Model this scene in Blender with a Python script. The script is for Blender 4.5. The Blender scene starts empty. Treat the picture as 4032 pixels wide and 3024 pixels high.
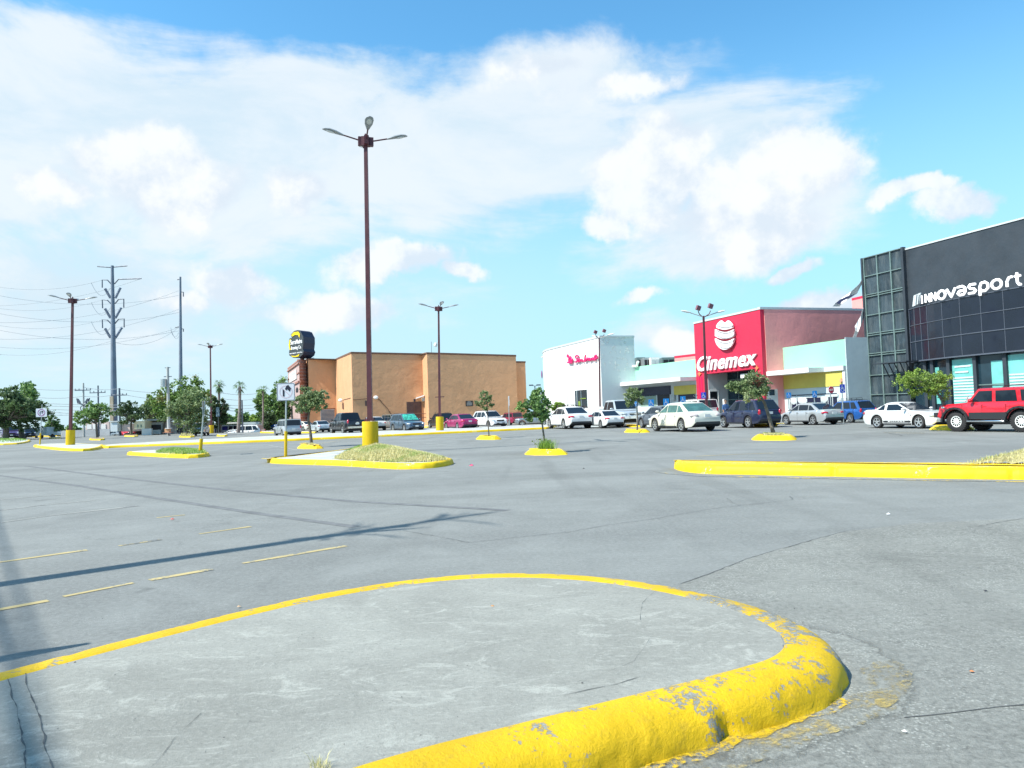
import bpy, bmesh, math, random
from mathutils import Vector, Matrix, noise
random.seed(7)
S = bpy.context.scene
COL = S.collection
R_ = math.radians
# ------------------------------------------------------------------ camera
F = 2912.0                       # focal length in photo pixels (4032 wide)
CAMH = 1.45
cam = bpy.data.objects.new('camera', bpy.data.cameras.new('camera'))
COL.objects.link(cam)
cam.data.sensor_width = 36.0
cam.data.lens = F / 4032 * 36
cam.data.clip_end = 9000
cam.data.clip_start = 0.05
PITCH = math.atan(110 / F)
RM = Matrix.Rotation(R_(90) + PITCH, 3, 'X') @ Matrix.Rotation(-0.036, 3, 'Z')
cam.location = (0, 0, CAMH)
cam.rotation_euler = RM.to_euler()
S.camera = cam
CP = Vector((0, 0, CAMH))
# ------------------------------------------------------------------ exposure
S.view_settings.view_transform = 'Standard'
S.view_settings.look = 'None'
S.view_settings.gamma = 1
S.view_settings.exposure = 0.64
# ------------------------------------------------------------------ sun
TH, EL = R_(24), R_(50)
sdir = Vector((math.cos(TH) * math.cos(EL), math.sin(TH) * math.cos(EL), -math.sin(EL)))
sl = bpy.data.lights.new('sun', 'SUN')
sl.energy = 4.9
sl.angle = R_(0.53)
sl.color = (1.0, 0.95, 0.85)
so = bpy.data.objects.new('sun', sl)
COL.objects.link(so)
so.rotation_euler = sdir.to_track_quat('-Z', 'Y').to_euler()


def ray(px, py):
    return (RM @ Vector(((px - 2016) / F, (1512 - py) / F, -1))).normalized()


def PY(px, py, Y):
    d = ray(px, py)
    return CP + d * (Y / d.y)


def G(px, py, z=0.0):
    d = ray(px, py)
    return CP + d * ((z - CAMH) / d.z)


def proj(v):
    q = RM.transposed() @ (Vector(v) - CP)
    return (2016 + q.x / -q.z * F, 1512 - q.y / -q.z * F)


# ------------------------------------------------------------------ world
W = bpy.data.worlds.new('World')
S.world = W
W.use_nodes = True
NT = W.node_tree
NT.nodes.clear()


class E:
    """tiny node-expression builder"""
    def __init__(s, nt):
        s.nt = nt

    def n(s, t, **k):
        nd = s.nt.nodes.new(t)
        for a, b in k.items():
            setattr(nd, a, b)
        return nd

    def put(s, sock, v):
        if hasattr(v, 'is_output'):
            s.nt.links.new(v, sock)
        else:
            sock.default_value = v

    def m(s, op, a, b=None, c=None, clamp=False):
        nd = s.n('ShaderNodeMath', operation=op, use_clamp=clamp)
        s.put(nd.inputs[0], a)
        if b is not None:
            s.put(nd.inputs[1], b)
        if c is not None:
            s.put(nd.inputs[2], c)
        return nd.outputs[0]

    def noise(s, vec, scale, detail=4, rough=.55, dist=0, out=0):
        nd = s.n('ShaderNodeTexNoise')
        if vec is not None:
            s.put(nd.inputs['Vector'], vec)
        nd.inputs['Scale'].default_value = scale
        nd.inputs['Detail'].default_value = detail
        nd.inputs['Roughness'].default_value = rough
        nd.inputs['Distortion'].default_value = dist
        return nd.outputs[out]

    def rng(s, v, a, b, c=0, d=1, smooth=True):
        nd = s.n('ShaderNodeMapRange')
        nd.interpolation_type = 'SMOOTHSTEP' if smooth else 'LINEAR'
        s.put(nd.inputs[0], v)
        nd.inputs[1].default_value = a
        nd.inputs[2].default_value = b
        s.put(nd.inputs[3], c)
        s.put(nd.inputs[4], d)
        return nd.outputs[0]

    def mix(s, f, a, b, bt='MIX'):
        nd = s.n('ShaderNodeMix', data_type='RGBA', blend_type=bt)
        s.put(nd.inputs[0], f)
        s.put(nd.inputs[6], a if hasattr(a, 'is_output') else tuple(a) + (1,) * (4 - len(a)))
        s.put(nd.inputs[7], b if hasattr(b, 'is_output') else tuple(b) + (1,) * (4 - len(b)))
        return nd.outputs[2]

    def mapping(s, vec, sc=(1, 1, 1), rot=(0, 0, 0)):
        nd = s.n('ShaderNodeMapping')
        s.put(nd.inputs[0], vec)
        nd.inputs['Scale'].default_value = sc
        nd.inputs['Rotation'].default_value = rot
        return nd.outputs[0]


e = E(NT)
sky = e.n('ShaderNodeTexSky', sky_type='NISHITA')
sky.sun_disc = False
sky.sun_elevation = EL
sky.sun_rotation = math.atan2(-sdir.x, -sdir.y)
sky.air_density = 1.0
sky.dust_density = 0.6
sky.ozone_density = 1.6
tc = e.n('ShaderNodeTexCoord').outputs['Generated']
sx = e.n('ShaderNodeSeparateXYZ')
NT.links.new(tc, sx.inputs[0])
az0 = e.m('ARCTAN2', sx.outputs[0], sx.outputs[1])
el0 = e.m('ARCSINE', sx.outputs[2])
nz = e.n('ShaderNodeSeparateColor')
NT.links.new(e.noise(tc, 5.0, 7, .6, out=1), nz.inputs[0])
nz2 = e.n('ShaderNodeSeparateColor')
NT.links.new(e.noise(tc, 1.7, 3, .5, out=1), nz2.inputs[0])
az = e.m('ADD', az0, e.m('ADD', e.m('MULTIPLY_ADD', nz.outputs[0], .15, -.075), e.m('MULTIPLY_ADD', nz2.outputs[0], .12, -.06)))
el = e.m('ADD', el0, e.m('ADD', e.m('MULTIPLY_ADD', nz.outputs[1], .12, -.06), e.m('MULTIPLY_ADD', nz2.outputs[1], .08, -.04)))
# cloud banks by direction: (photo px centre, radii px, strength)
CLV = [(-700, 480, 1500, 420, .95), (700, 480, 1600, 330, 1.0), (1750, 600, 1400, 320, 1.0), (1250, 330, 800, 170, .7), (2300, 330, 720, 190, .75), (2800, 560, 600, 300, .9), (3060, 740, 380, 300, .95),
       (2850, 880, 560, 210, .8), (900, 780, 700, 240, .65), (1080, 1180, 700, 150, .5), (300, 1150, 700, 350, .8), (2640, 1310, 300, 130, .6)]
CLP = [(560, 620, 260, 190, 1.0), (640, 770, 190, 110, .9), (790, 700, 210, 120, .75), (1200, 730, 170, 100, .85), (1560, 1020, 340, 90, .95), (1820, 1065, 140, 55, .85), (940, 1065, 230, 120, 1.0), (700, 1130, 200, 70, .7),
       (1290, 1190, 330, 80, .75), (180, 735, 100, 65, .7), (2560, 720, 260, 170, 1.0), (2680, 560, 190, 150, .9), (2400, 850, 150, 70, .9), (2850, 760, 240, 210, .8), (3120, 660, 330, 230, .9), (3300, 640, 150, 150, .85), (2980, 880, 330, 170, .85),
       (3505, 805, 85, 48, .9), (3640, 785, 110, 46, .9), (3760, 835, 160, 55, .9), (3140, 1055, 120, 40, .85), (2530, 1130, 130, 40, .8), (2670, 1330, 120, 75, .9), (3270, 1215, 190, 70, .9), (2300, 260, 330, 60, .6), (2560, 330, 300, 70, .7)]


def skyang(px, py):
    d = ray(px, py)
    return math.atan2(d.x, d.y), math.asin(d.z)


def blobs(lst):
    acc = None
    for (cx, cy, rx, ry, st) in lst:
        a, b = skyang(cx, cy)
        dx = e.m('MULTIPLY', e.m('SUBTRACT', az, a), F / rx)
        dy = e.m('MULTIPLY', e.m('SUBTRACT', el, b), F / ry)
        d2 = e.m('SQRT', e.m('ADD', e.m('MULTIPLY', dx, dx), e.m('MULTIPLY', dy, dy)))
        v = e.m('MULTIPLY_ADD', d2, -st, st)
        acc = v if acc is None else e.m('MAXIMUM', acc, v)
    return acc


fb = e.noise(tc, 7.0, 10, .60)
fb2 = e.noise(e.mapping(tc, (2.2, 2.2, 5.5)), 1.6, 9, .62, .4)
sh0 = e.n('ShaderNodeVectorMath', operation='ADD')
NT.links.new(tc, sh0.inputs[0]); sh0.inputs[1].default_value = (-.030, -.01, .026)
fbs = e.noise(sh0.outputs[0], 7.0, 6, .55)
vv = e.m('ADD', blobs(CLV), e.m('MULTIPLY_ADD', fb2, 1.5, -.75))
densV = e.rng(vv, .0, .50, 0, .93)
pp_ = e.m('ADD', blobs(CLP), e.m('MULTIPLY_ADD', fb, 1.7, -.80))
densP = e.rng(pp_, .08, .50, 0, .92)
back = e.m('MULTIPLY', e.rng(e.noise(tc, 2.3, 6, .6), .52, .70, 0, .8), e.rng(sx.outputs[1], .45, .1))
densV = e.m('MAXIMUM', densV, back)
# thin veil low on the left and towards the horizon
veil = e.m('MULTIPLY', e.rng(el0, .46, .06, 0, .75), e.rng(az0, .40, -.5, .15, 1.0))
skyc = e.mix(1.0, sky.outputs[0], (1.40, 2.65, 2.90), 'MULTIPLY')
hor = e.mix(e.rng(el0, .50, .02, 0, .85), skyc, (5.3, 9.4, 11.0))
veiled = e.mix(veil, hor, (7.9, 9.9, 11.0))
colV = e.mix(e.rng(fb2, .35, .62), (7.6, 9.3, 10.5), (9.6, 10.4, 11.0))
lit = e.m('ADD', e.m('MULTIPLY', e.m('SUBTRACT', fb, fbs), 5.0), e.m('MULTIPLY', pp_, .55))
colP = e.mix(e.rng(lit, -.25, .75), (8.2, 9.3, 10.5), (10.9, 11.2, 11.4))
final = e.mix(densP, e.mix(densV, veiled, colV), colP)
bg = e.n('ShaderNodeBackground')
NT.links.new(final, bg.inputs[0])
bg.inputs[1].default_value = 0.059
wo = e.n('ShaderNodeOutputWorld')
NT.links.new(bg.outputs[0], wo.inputs[0])

# ------------------------------------------------------------------ mesh helpers


def tag(o, label=None, cat=None, group=None, kind=None):
    if label: o['label'] = label
    if cat: o['category'] = cat
    if group: o['group'] = group
    if kind: o['kind'] = kind
    return o


def thing(name, label, cat, loc=(0, 0, 0), group=None, rz=0.0):
    o = bpy.data.objects.new(name, None)
    COL.objects.link(o)
    o.location = loc
    o.rotation_euler = (0, 0, rz)
    o.empty_display_size = .3
    return tag(o, label, cat, group)


class MB:
    def __init__(s):
        s.v = []; s.f = []; s.m = []; s.k = 0

    def face(s, pts, flip=False):
        b = len(s.v)
        s.v += [Vector(p) for p in pts]
        idx = list(range(b, b + len(pts)))
        s.f.append(idx[::-1] if flip else idx)
        s.m.append(s.k)

    def prism(s, pts, vec):
        """closed prism from a 3-D polygon swept along vec"""
        pts = [Vector(p) for p in pts]; vec = Vector(vec)
        n = Vector((0, 0, 0))
        for i in range(len(pts)):
            n += (pts[i] - pts[0]).cross(pts[(i + 1) % len(pts)] - pts[0])
        if n.dot(vec) < 0:
            pts = pts[::-1]
        b = len(s.v); N = len(pts)
        s.v += pts + [p + vec for p in pts]
        s.f.append(list(range(b, b + N))[::-1]); s.f.append(list(range(b + N, b + 2 * N)))
        s.m += [s.k, s.k]
        for i in range(N):
            j = (i + 1) % N
            s.f.append([b + i, b + j, b + N + j, b + N + i]); s.m.append(s.k)

    def box(s, c, size, rz=0.0, M=None):
        c = Vector(c); hx, hy, hz = [q / 2 for q in size]
        M = M or Matrix.Rotation(rz, 3, 'Z')
        pts = [c + M @ Vector((x, y, -hz)) for x, y in ((-hx, -hy), (hx, -hy), (hx, hy), (-hx, hy))]
        s.prism(pts, M @ Vector((0, 0, 2 * hz)))

    def tube(s, pts, r, seg=8, cap=True, sq=False):
        pts = [Vector(p) for p in pts]
        rs = r if isinstance(r, (list, tuple)) else [r] * len(pts)
        b = len(s.v); up = None
        for i, p in enumerate(pts):
            t = (pts[min(i + 1, len(pts) - 1)] - pts[max(i - 1, 0)]).normalized()
            if up is None:
                up = Vector((0, 0, 1)) if abs(t.z) < .9 else Vector((0, 1, 0))
            x = up.cross(t).normalized(); y = t.cross(x); up = y if abs(t.dot(up)) > .3 else up
            for k in range(seg):
                a = 2 * math.pi * (k + (.5 if sq else 0)) / seg
                s.v.append(p + (x * math.cos(a) + y * math.sin(a)) * rs[i])
        for i in range(len(pts) - 1):
            for k in range(seg):
                k2 = (k + 1) % seg
                s.f.append([b + i * seg + k, b + i * seg + k2, b + (i + 1) * seg + k2, b + (i + 1) * seg + k]); s.m.append(s.k)
        if cap:
            s.f.append([b + k for k in range(seg)][::-1]); s.m.append(s.k)
            q = b + (len(pts) - 1) * seg
            s.f.append([q + k for k in range(seg)]); s.m.append(s.k)

    def cyl(s, c, r, h, seg=20, r2=None):
        c = Vector(c)
        s.tube([c, c + Vector((0, 0, h))], [r, r if r2 is None else r2], seg)

    def lathe(s, c, prof, seg=24, axis='Z'):
        """prof = [(radius, height)...] about the axis through c"""
        c = Vector(c); b = len(s.v)
        for r, h in prof:
            for k in range(seg):
                a = 2 * math.pi * k / seg
                p = (r * math.cos(a), r * math.sin(a), h)
                if axis == 'Y': p = (p[0], p[2], -p[1])
                if axis == 'X': p = (p[2], p[0], p[1])
                s.v.append(c + Vector(p))
        for i in range(len(prof) - 1):
            for k in range(seg):
                k2 = (k + 1) % seg
                s.f.append([b + i * seg + k, b + i * seg + k2, b + (i + 1) * seg + k2, b + (i + 1) * seg + k]); s.m.append(s.k)

    def ell(s, c, rad, seg=12, rings=7, M=None):
        c = Vector(c); b = len(s.v); M = M or Matrix.Identity(3)
        for i in range(rings + 1):
            ph = math.pi * i / rings
            for k in range(seg):
                a = 2 * math.pi * k / seg
                s.v.append(c + M @ Vector((rad[0] * math.sin(ph) * math.cos(a), rad[1] * math.sin(ph) * math.sin(a), rad[2] * math.cos(ph))))
        for i in range(rings):
            for k in range(seg):
                k2 = (k + 1) % seg
                s.f.append([b + i * seg + k, b + (i + 1) * seg + k, b + (i + 1) * seg + k2, b + i * seg + k2]); s.m.append(s.k)

    def mesh(s, name, smooth=None, off=(0, 0, 0)):
        off = Vector(off)
        me = bpy.data.meshes.new(name)
        me.from_pydata([tuple(v - off) for v in s.v], [], s.f)
        if any(s.m):
            me.polygons.foreach_set('material_index', s.m)
        me.validate()
        if smooth:
            me.polygons.foreach_set('use_smooth', [True] * len(me.polygons))
            me.set_sharp_from_angle(angle=R_(smooth))
        return me

    def build(s, name, mats, parent=None, smooth=None, origin=None, local=False):
        """world coordinates in; the object sits at its thing's base (parents are unrotated) unless local"""
        root = parent
        while root is not None and root.parent is not None:
            root = root.parent
        off = Vector((0, 0, 0))
        if origin is not None: off = Vector(origin)
        elif root is not None and not local: off = Vector(root.location)
        me = s.mesh(name, smooth, off)
        for m_ in (mats if isinstance(mats, (list, tuple)) else [mats]):
            me.materials.append(m_)
        o = bpy.data.objects.new(name, me)
        COL.objects.link(o)
        if parent is not None: o.parent = parent
        elif origin is not None: o.location = off
        return o


def struct(o):
    o['kind'] = 'structure'
    return o


# ------------------------------------------------------------------ materials
def newmat(name):
    m = bpy.data.materials.new(name)
    m.use_nodes = True
    nt = m.node_tree
    nt.nodes.clear()
    ee = E(nt)
    b = ee.n('ShaderNodeBsdfPrincipled')
    o = ee.n('ShaderNodeOutputMaterial')
    nt.links.new(b.outputs[0], o.inputs[0])
    return m, ee, b


def bump(ee, b, h, dist, strength=1.0):
    nd = ee.n('ShaderNodeBump')
    nd.inputs['Distance'].default_value = dist
    nd.inputs['Strength'].default_value = strength
    ee.put(nd.inputs['Height'], h)
    ee.nt.links.new(nd.outputs[0], b.inputs['Normal'])


def mat(name, col, rough=.6, metal=0.0, var=.12, vs=2.0, bmp=0.0, bs=30.0, coat=0.0, spec=.5, stain=None):
    m, ee, b = newmat(name)
    tco = ee.n('ShaderNodeTexCoord').outputs['Object']
    if var > 0:
        d = tuple(c * (1 - var) for c in col); l = tuple(min(1, c * (1 + var)) for c in col)
        c = ee.mix(ee.rng(ee.noise(tco, vs, 5, .6), .3, .7), d, l)
        if stain:
            c = ee.mix(ee.rng(ee.noise(ee.mapping(tco, (1.5, 1.5, .25)), .9, 6, .65), .5, .72, 0, stain[3]), c, stain[:3])
        ee.put(b.inputs['Base Color'], c)
        ee.put(b.inputs['Roughness'], ee.rng(ee.noise(tco, vs * 3, 3), .3, .7, max(.02, rough - .07), min(1, rough + .07)))
    else:
        b.inputs['Base Color'].default_value = tuple(col) + (1,)
        b.inputs['Roughness'].default_value = rough
    b.inputs['Metallic'].default_value = metal
    b.inputs['Coat Weight'].default_value = coat
    b.inputs['Coat Roughness'].default_value = .04
    b.inputs['Specular IOR Level'].default_value = spec
    if bmp:
        bump(ee, b, ee.noise(tco, bs, 5, .6), bmp)
    return m


# asphalt: aggregate speckle, worn lighter lanes, dark oil spots, hairline cracks
def asphalt(name, base, coarse, fade=False):
    m, ee, b = newmat(name)
    tco = ee.n('ShaderNodeTexCoord').outputs['Object']
    big = ee.noise(ee.mapping(tco, (.10, .28, 1), (0, 0, R_(12))), 1.0, 6, .62, .4)
    mid = ee.noise(ee.mapping(tco, (.5, 2.2, 1), (0, 0, R_(14))), 1.0, 5, .6, .5)
    sp = ee.noise(tco, 42 if coarse else 80, 5, .8)
    gr = ee.noise(tco, 19 if coarse else 22, 6, .8)
    sp2 = ee.noise(tco, 230, 2, .6)
    vor = ee.n('ShaderNodeTexVoronoi')
    ee.put(vor.inputs['Vector'], tco)
    vor.inputs['Scale'].default_value = 48 if coarse else 90
    d = tuple(c * .74 for c in base); l = tuple(c * 1.26 for c in base)
    c = ee.mix(ee.rng(big, .30, .70), d, l)
    c = ee.mix(ee.rng(mid, .25, .75, 0, .55), c, tuple(q * .86 for q in base))
    c = ee.mix(ee.rng(sp, .35, .70, 0, .55 if coarse else .30), c, tuple(q * 1.65 for q in base))
    c = ee.mix(ee.rng(sp, .42, .20, 0, .75 if coarse else .45), c, tuple(q * .40 for q in base))
    c = ee.mix(ee.rng(gr, .47, .62, 0, .55 if coarse else .38), c, tuple(q * 1.65 for q in base))
    c = ee.mix(ee.rng(gr, .46, .34, 0, .55 if coarse else .38), c, tuple(q * .5 for q in base))
    dust = ee.noise(tco, .55, 7, .7, .8)
    c = ee.mix(ee.rng(dust, .50, .68, 0, .40), c, tuple(q * 1.5 for q in base))
    c = ee.mix(ee.rng(dust, .42, .28, 0, .35), c, tuple(q * .62 for q in base))
    c = ee.mix(ee.m('MULTIPLY', ee.rng(vor.outputs['Distance'], .42, .18, 0, .85 if coarse else .45), ee.rng(ee.noise(tco, 2.2, 5, .7), .42, .60)), c, tuple(min(1, q * 2.1) for q in base))
    # long faint tyre wear
    tw = ee.noise(ee.mapping(tco, (.9, .07, 1), (0, 0, R_(-64))), 1.0, 4, .6, .3)
    c = ee.mix(ee.rng(tw, .52, .70, 0, .30), c, tuple(q * .62 for q in base))
    # oil spots
    oil = ee.noise(tco, 1.3, 3, .5)
    c = ee.mix(ee.rng(oil, .69, .78, 0, .5), c, tuple(q * .35 for q in base))
    # hairline cracks: edges of large distorted cells
    v2 = ee.n('ShaderNodeTexVoronoi', feature='DISTANCE_TO_EDGE')
    add = ee.n('ShaderNodeVectorMath', operation='MULTIPLY_ADD')
    ee.put(add.inputs[0], ee.noise(tco, 2.2, 6, .7, out=1)); add.inputs[1].default_value = (.9, .9, .9)
    ee.put(add.inputs[2], tco)
    ee.put(v2.inputs['Vector'], add.outputs[0])
    v2.inputs['Scale'].default_value = .16
    cr = ee.m('MULTIPLY', ee.rng(v2.outputs['Distance'], .0035, .0008), ee.rng(ee.noise(tco, .35, 3), .50, .62))
    c = ee.mix(ee.m('MULTIPLY', cr, .35), c, tuple(q * .4 for q in base))
    ee.put(b.inputs['Base Color'], c)
    ee.put(b.inputs['Roughness'], ee.rng(sp, .3, .7, .72, .92))
    b.inputs['Specular IOR Level'].default_value = .3
    h = ee.m('ADD', ee.m('MULTIPLY', sp, 1.0), ee.m('MULTIPLY', sp2, .35))
    h = ee.m('ADD', h, ee.m('MULTIPLY', gr, .7))
    bump(ee, b, h, .010 if coarse else .005)
    if fade:
        at = ee.n('ShaderNodeAttribute', attribute_name='fade').outputs['Fac']
        ee.put(b.inputs['Alpha'], ee.rng(ee.m('ADD', at, ee.m('MULTIPLY_ADD', gr, 1.2, -.6)), .10, .55))
    return m


def concrete(name, base):
    m, ee, b = newmat(name)
    tco = ee.n('ShaderNodeTexCoord').outputs['Object']
    big = ee.noise(tco, .9, 6, .65, .6)
    brush = ee.noise(ee.mapping(tco, (1.0, 1.9, 1), (0, 0, R_(-58))), 2.4, 9, .80, 1.4)
    brush2 = ee.noise(ee.mapping(tco, (1.0, 2.6, 1), (0, 0, R_(55))), 2.0, 9, .80, 1.2)
    mott = ee.noise(tco, 38, 6, .85)
    sp = ee.noise(tco, 120, 4, .7)
    c = ee.mix(ee.rng(big, .28, .72), tuple(q * .80 for q in base), tuple(q * 1.12 for q in base))
    c = ee.mix(ee.rng(brush, .52, .64, 0, .62), c, tuple(min(1, q * 1.5) for q in base))
    c = ee.mix(ee.rng(brush2, .54, .68, 0, .40), c, tuple(min(1, q * 1.45) for q in base))
    c = ee.mix(ee.rng(brush, .44, .26, 0, .40), c, tuple(q * .62 for q in base))
    c = ee.mix(ee.rng(mott, .52, .66, 0, .38), c, tuple(min(1, q * 1.6) for q in base))
    c = ee.mix(ee.rng(mott, .47, .33, 0, .60), c, tuple(q * .55 for q in base))
    c = ee.mix(ee.rng(sp, .42, .22, 0, .55), c, tuple(q * .55 for q in base))
    c = ee.mix(ee.rng(sp, .58, .76, 0, .40), c, tuple(min(1, q * 1.5) for q in base))
    v2 = ee.n('ShaderNodeTexVoronoi', feature='DISTANCE_TO_EDGE')
    add = ee.n('ShaderNodeVectorMath', operation='MULTIPLY_ADD')
    ee.put(add.inputs[0], ee.noise(tco, 3.5, 7, .75, out=1)); add.inputs[1].default_value = (.5, .5, .5)
    ee.put(add.inputs[2], tco)
    ee.put(v2.inputs['Vector'], add.outputs[0])
    v2.inputs['Scale'].default_value = .55
    cr = ee.m('MULTIPLY', ee.rng(v2.outputs['Distance'], .006, .0015), ee.rng(ee.noise(tco, .8, 3), .50, .60))
    c = ee.mix(ee.m('MULTIPLY', cr, .18), c, tuple(q * .4 for q in base))
    ee.put(b.inputs['Base Color'], c)
    b.inputs['Roughness'].default_value = .88
    b.inputs['Specular IOR Level'].default_value = .25
    h = ee.m('ADD', ee.m('MULTIPLY', brush, 1.2), ee.m('MULTIPLY', sp, .5))
    h = ee.m('ADD', h, ee.m('MULTIPLY', mott, .8))
    bump(ee, b, h, .006)
    return m


def chipped(name, paint, under, amount=.60, scale=4.0, bmp=.006, soft=.03, fade=False, see=False):
    """paint worn off in ragged patches; fade: dies out towards the sheet's edge; see: nothing is left where the paint is gone"""
    m, ee, b = newmat(name)
    tco = ee.n('ShaderNodeTexCoord').outputs['Object']
    n1 = ee.noise(tco, scale * .8, 8, .7, .5)
    n2 = ee.noise(tco, scale * 7, 6, .75)
    n3 = ee.noise(tco, scale * .3, 3, .5)
    v = ee.m('ADD', ee.m('MULTIPLY', n1, .46), ee.m('ADD', ee.m('MULTIPLY', n2, .30), ee.m('MULTIPLY', n3, .24)))
    if fade:
        at = ee.n('ShaderNodeAttribute', attribute_name='fade').outputs['Fac']
        v = ee.m('ADD', v, ee.m('MULTIPLY', ee.rng(at, .0, .8, 1, 0), .30))
    f = ee.rng(v, amount, amount + soft)
    pc = ee.mix(ee.rng(n3, .3, .7), tuple(q * .88 for q in paint), tuple(min(1, q * 1.1) for q in paint))
    pc = ee.mix(ee.rng(ee.noise(tco, scale * 2.4, 7, .7), .50, .72, 0, .45), pc, tuple(q * .55 + .02 for q in paint))
    pc = ee.mix(ee.rng(n2, .60, .72, 0, .6), pc, tuple(q * .45 + .03 for q in paint))
    uc = ee.mix(ee.rng(n2, .3, .7), tuple(q * .5 for q in under), tuple(min(1, q * 1.35) for q in under))
    ee.put(b.inputs['Base Color'], ee.mix(f, pc, uc))
    ee.put(b.inputs['Roughness'], ee.rng(f, 0, 1, .55, .9))
    b.inputs['Specular IOR Level'].default_value = .25
    if see:
        ee.put(b.inputs['Alpha'], ee.m('MULTIPLY', ee.m('SUBTRACT', 1.0, f), ee.rng(n2, .35, .62, .95, .35)))
    elif fade:
        ee.put(b.inputs['Alpha'], ee.rng(ee.m('ADD', at, ee.m('MULTIPLY_ADD', n1, .8, -.4)), .12, .42))
    h = ee.m('SUBTRACT', ee.m('ADD', ee.m('MULTIPLY', n2, .9), ee.m('MULTIPLY', n1, 1.2)), ee.m('MULTIPLY', f, .30))
    bump(ee, b, h, bmp)
    return m


YEL = (.66, .42, .006)
M = {}
M['asph'] = asphalt('weathered_asphalt', (.176, .184, .176), False)
M['asph_c'] = asphalt('coarse_asphalt', (.186, .190, .174), True)
M['conc'] = concrete('broomed_concrete', (.276, .280, .254))
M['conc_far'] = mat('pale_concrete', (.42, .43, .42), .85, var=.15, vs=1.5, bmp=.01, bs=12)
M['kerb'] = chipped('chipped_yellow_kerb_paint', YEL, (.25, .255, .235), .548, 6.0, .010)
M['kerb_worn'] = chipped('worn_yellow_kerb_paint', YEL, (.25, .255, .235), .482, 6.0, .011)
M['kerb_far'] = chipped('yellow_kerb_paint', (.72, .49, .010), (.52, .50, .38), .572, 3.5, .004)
M['gutter'] = chipped('yellow_overspray_on_asphalt', (.80, .55, .05), (.22, .235, .235), .44, 2.2, .006, .05)
M['line_y'] = chipped('worn_yellow_line', (.46, .37, .17), (.16, .17, .168), .515, 3.0, .002, .05)
M['line_w'] = chipped('worn_white_line', (.34, .34, .31), (.16, .165, .167), .50, 1.6, .002, .06)
M['seam'] = mat('dark_crack_filler', (.075, .08, .08), .9, var=.3, vs=8)
M['ypaint'] = chipped('yellow_pole_paint', (.62, .42, .01), (.3, .3, .25), .62, 3.0, .004)
M['maroon'] = mat('maroon_pole_paint', (.085, .022, .030), .5, var=.25, vs=1.5, stain=(.16, .10, .10, .5))
M['galv'] = mat('galvanised_steel', (.42, .46, .46), .45, .6, var=.12, vs=3)
M['steel_d'] = mat('dark_weathered_steel', (.10, .12, .16), .55, .3, var=.2, vs=.6)
M['dark'] = mat('dark_rubber', (.018, .018, .02), .7, var=0)
M['black'] = mat('black_gap', (.008, .008, .01), .9, var=0)
M['white'] = mat('white_wall_paint', (.74, .74, .72), .7, var=.03, vs=.4, bmp=.004, bs=6)
M['wire'] = mat('grey_cable', (.26, .30, .34), .6, var=0)
M['soil'] = mat('dry_soil', (.30, .24, .16), .95, var=.3, vs=6, bmp=.02, bs=25)
M['lawn_soil'] = mat('straw_covered_soil', (.36, .32, .15), .95, var=.35, vs=5, bmp=.02, bs=40)


def leafmat(name, c1, c2, c3=None, s=.9):
    m, ee, b = newmat(name)
    g = ee.n('ShaderNodeNewGeometry')
    tco = ee.n('ShaderNodeTexCoord').outputs['Object']
    c = ee.mix(g.outputs['Random Per Island'], c1, c2)
    if c3:
        c = ee.mix(ee.rng(ee.noise(tco, s, 3), .52, .66, 0, .8), c, c3)
    ee.put(b.inputs['Base Color'], c)
    b.inputs['Roughness'].default_value = .6
    b.inputs['Transmission Weight'].default_value = 0
    tr = ee.n('ShaderNodeBsdfTranslucent')
    ee.put(tr.inputs[0], c)
    mx = ee.n('ShaderNodeMixShader')
    mx.inputs[0].default_value = .28
    out = [n for n in ee.nt.nodes if n.type == 'OUTPUT_MATERIAL'][0]
    ee.nt.links.new(b.outputs[0], mx.inputs[1])
    ee.nt.links.new(tr.outputs[0], mx.inputs[2])
    ee.nt.links.new(mx.outputs[0], out.inputs[0])
    return m


M['leaf_olive'] = leafmat('olive_foliage', (.12, .19, .07), (.28, .36, .16), (.36, .40, .22))
M['leaf_mid'] = leafmat('mid_green_foliage', (.09, .19, .06), (.24, .38, .12), (.26, .38, .11))
M['leaf_dark'] = leafmat('dark_foliage', (.045, .085, .040), (.13, .20, .08), (.16, .25, .08))
M['leaf_lime'] = leafmat('lime_foliage', (.16, .27, .04), (.34, .46, .09), (.15, .22, .06), 1.4)
M['leaf_brown'] = leafmat('green_and_brown_foliage', (.09, .17, .04), (.20, .32, .07), (.26, .17, .07), .55)
M['leaf_red'] = leafmat('reddish_foliage', (.22, .09, .06), (.40, .16, .12))
M['palm'] = leafmat('palm_frond', (.07, .15, .04), (.16, .27, .07))
M['grass_dry'] = leafmat('dry_grass_blades', (.46, .42, .17), (.80, .74, .40), (.30, .42, .10), .8)
M['grass_green'] = leafmat('green_grass_blades', (.14, .30, .05), (.30, .48, .09))
M['bark'] = mat('grey_bark', (.13, .115, .095), .9, var=.35, vs=6, bmp=.02, bs=20)
M['bark_palm'] = mat('palm_bark', (.24, .20, .18), .9, var=.25, vs=4, bmp=.03, bs=10)
# ================================================================== GROUND
def g2(p):
    if len(p) == 3: q = G(*p)
    else: q = G(p[0], p[1], 0)
    return (q.x, q.y)


def sheet(name, xy, z, mt, label=None):
    mb = MB(); mb.face([(x, y, z) for x, y in xy])
    o = mb.build(name, mt, origin=(0, 0, 0))
    if o.data.polygons[0].normal.z < 0:
        o.data.flip_normals()
    return struct(o)


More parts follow.
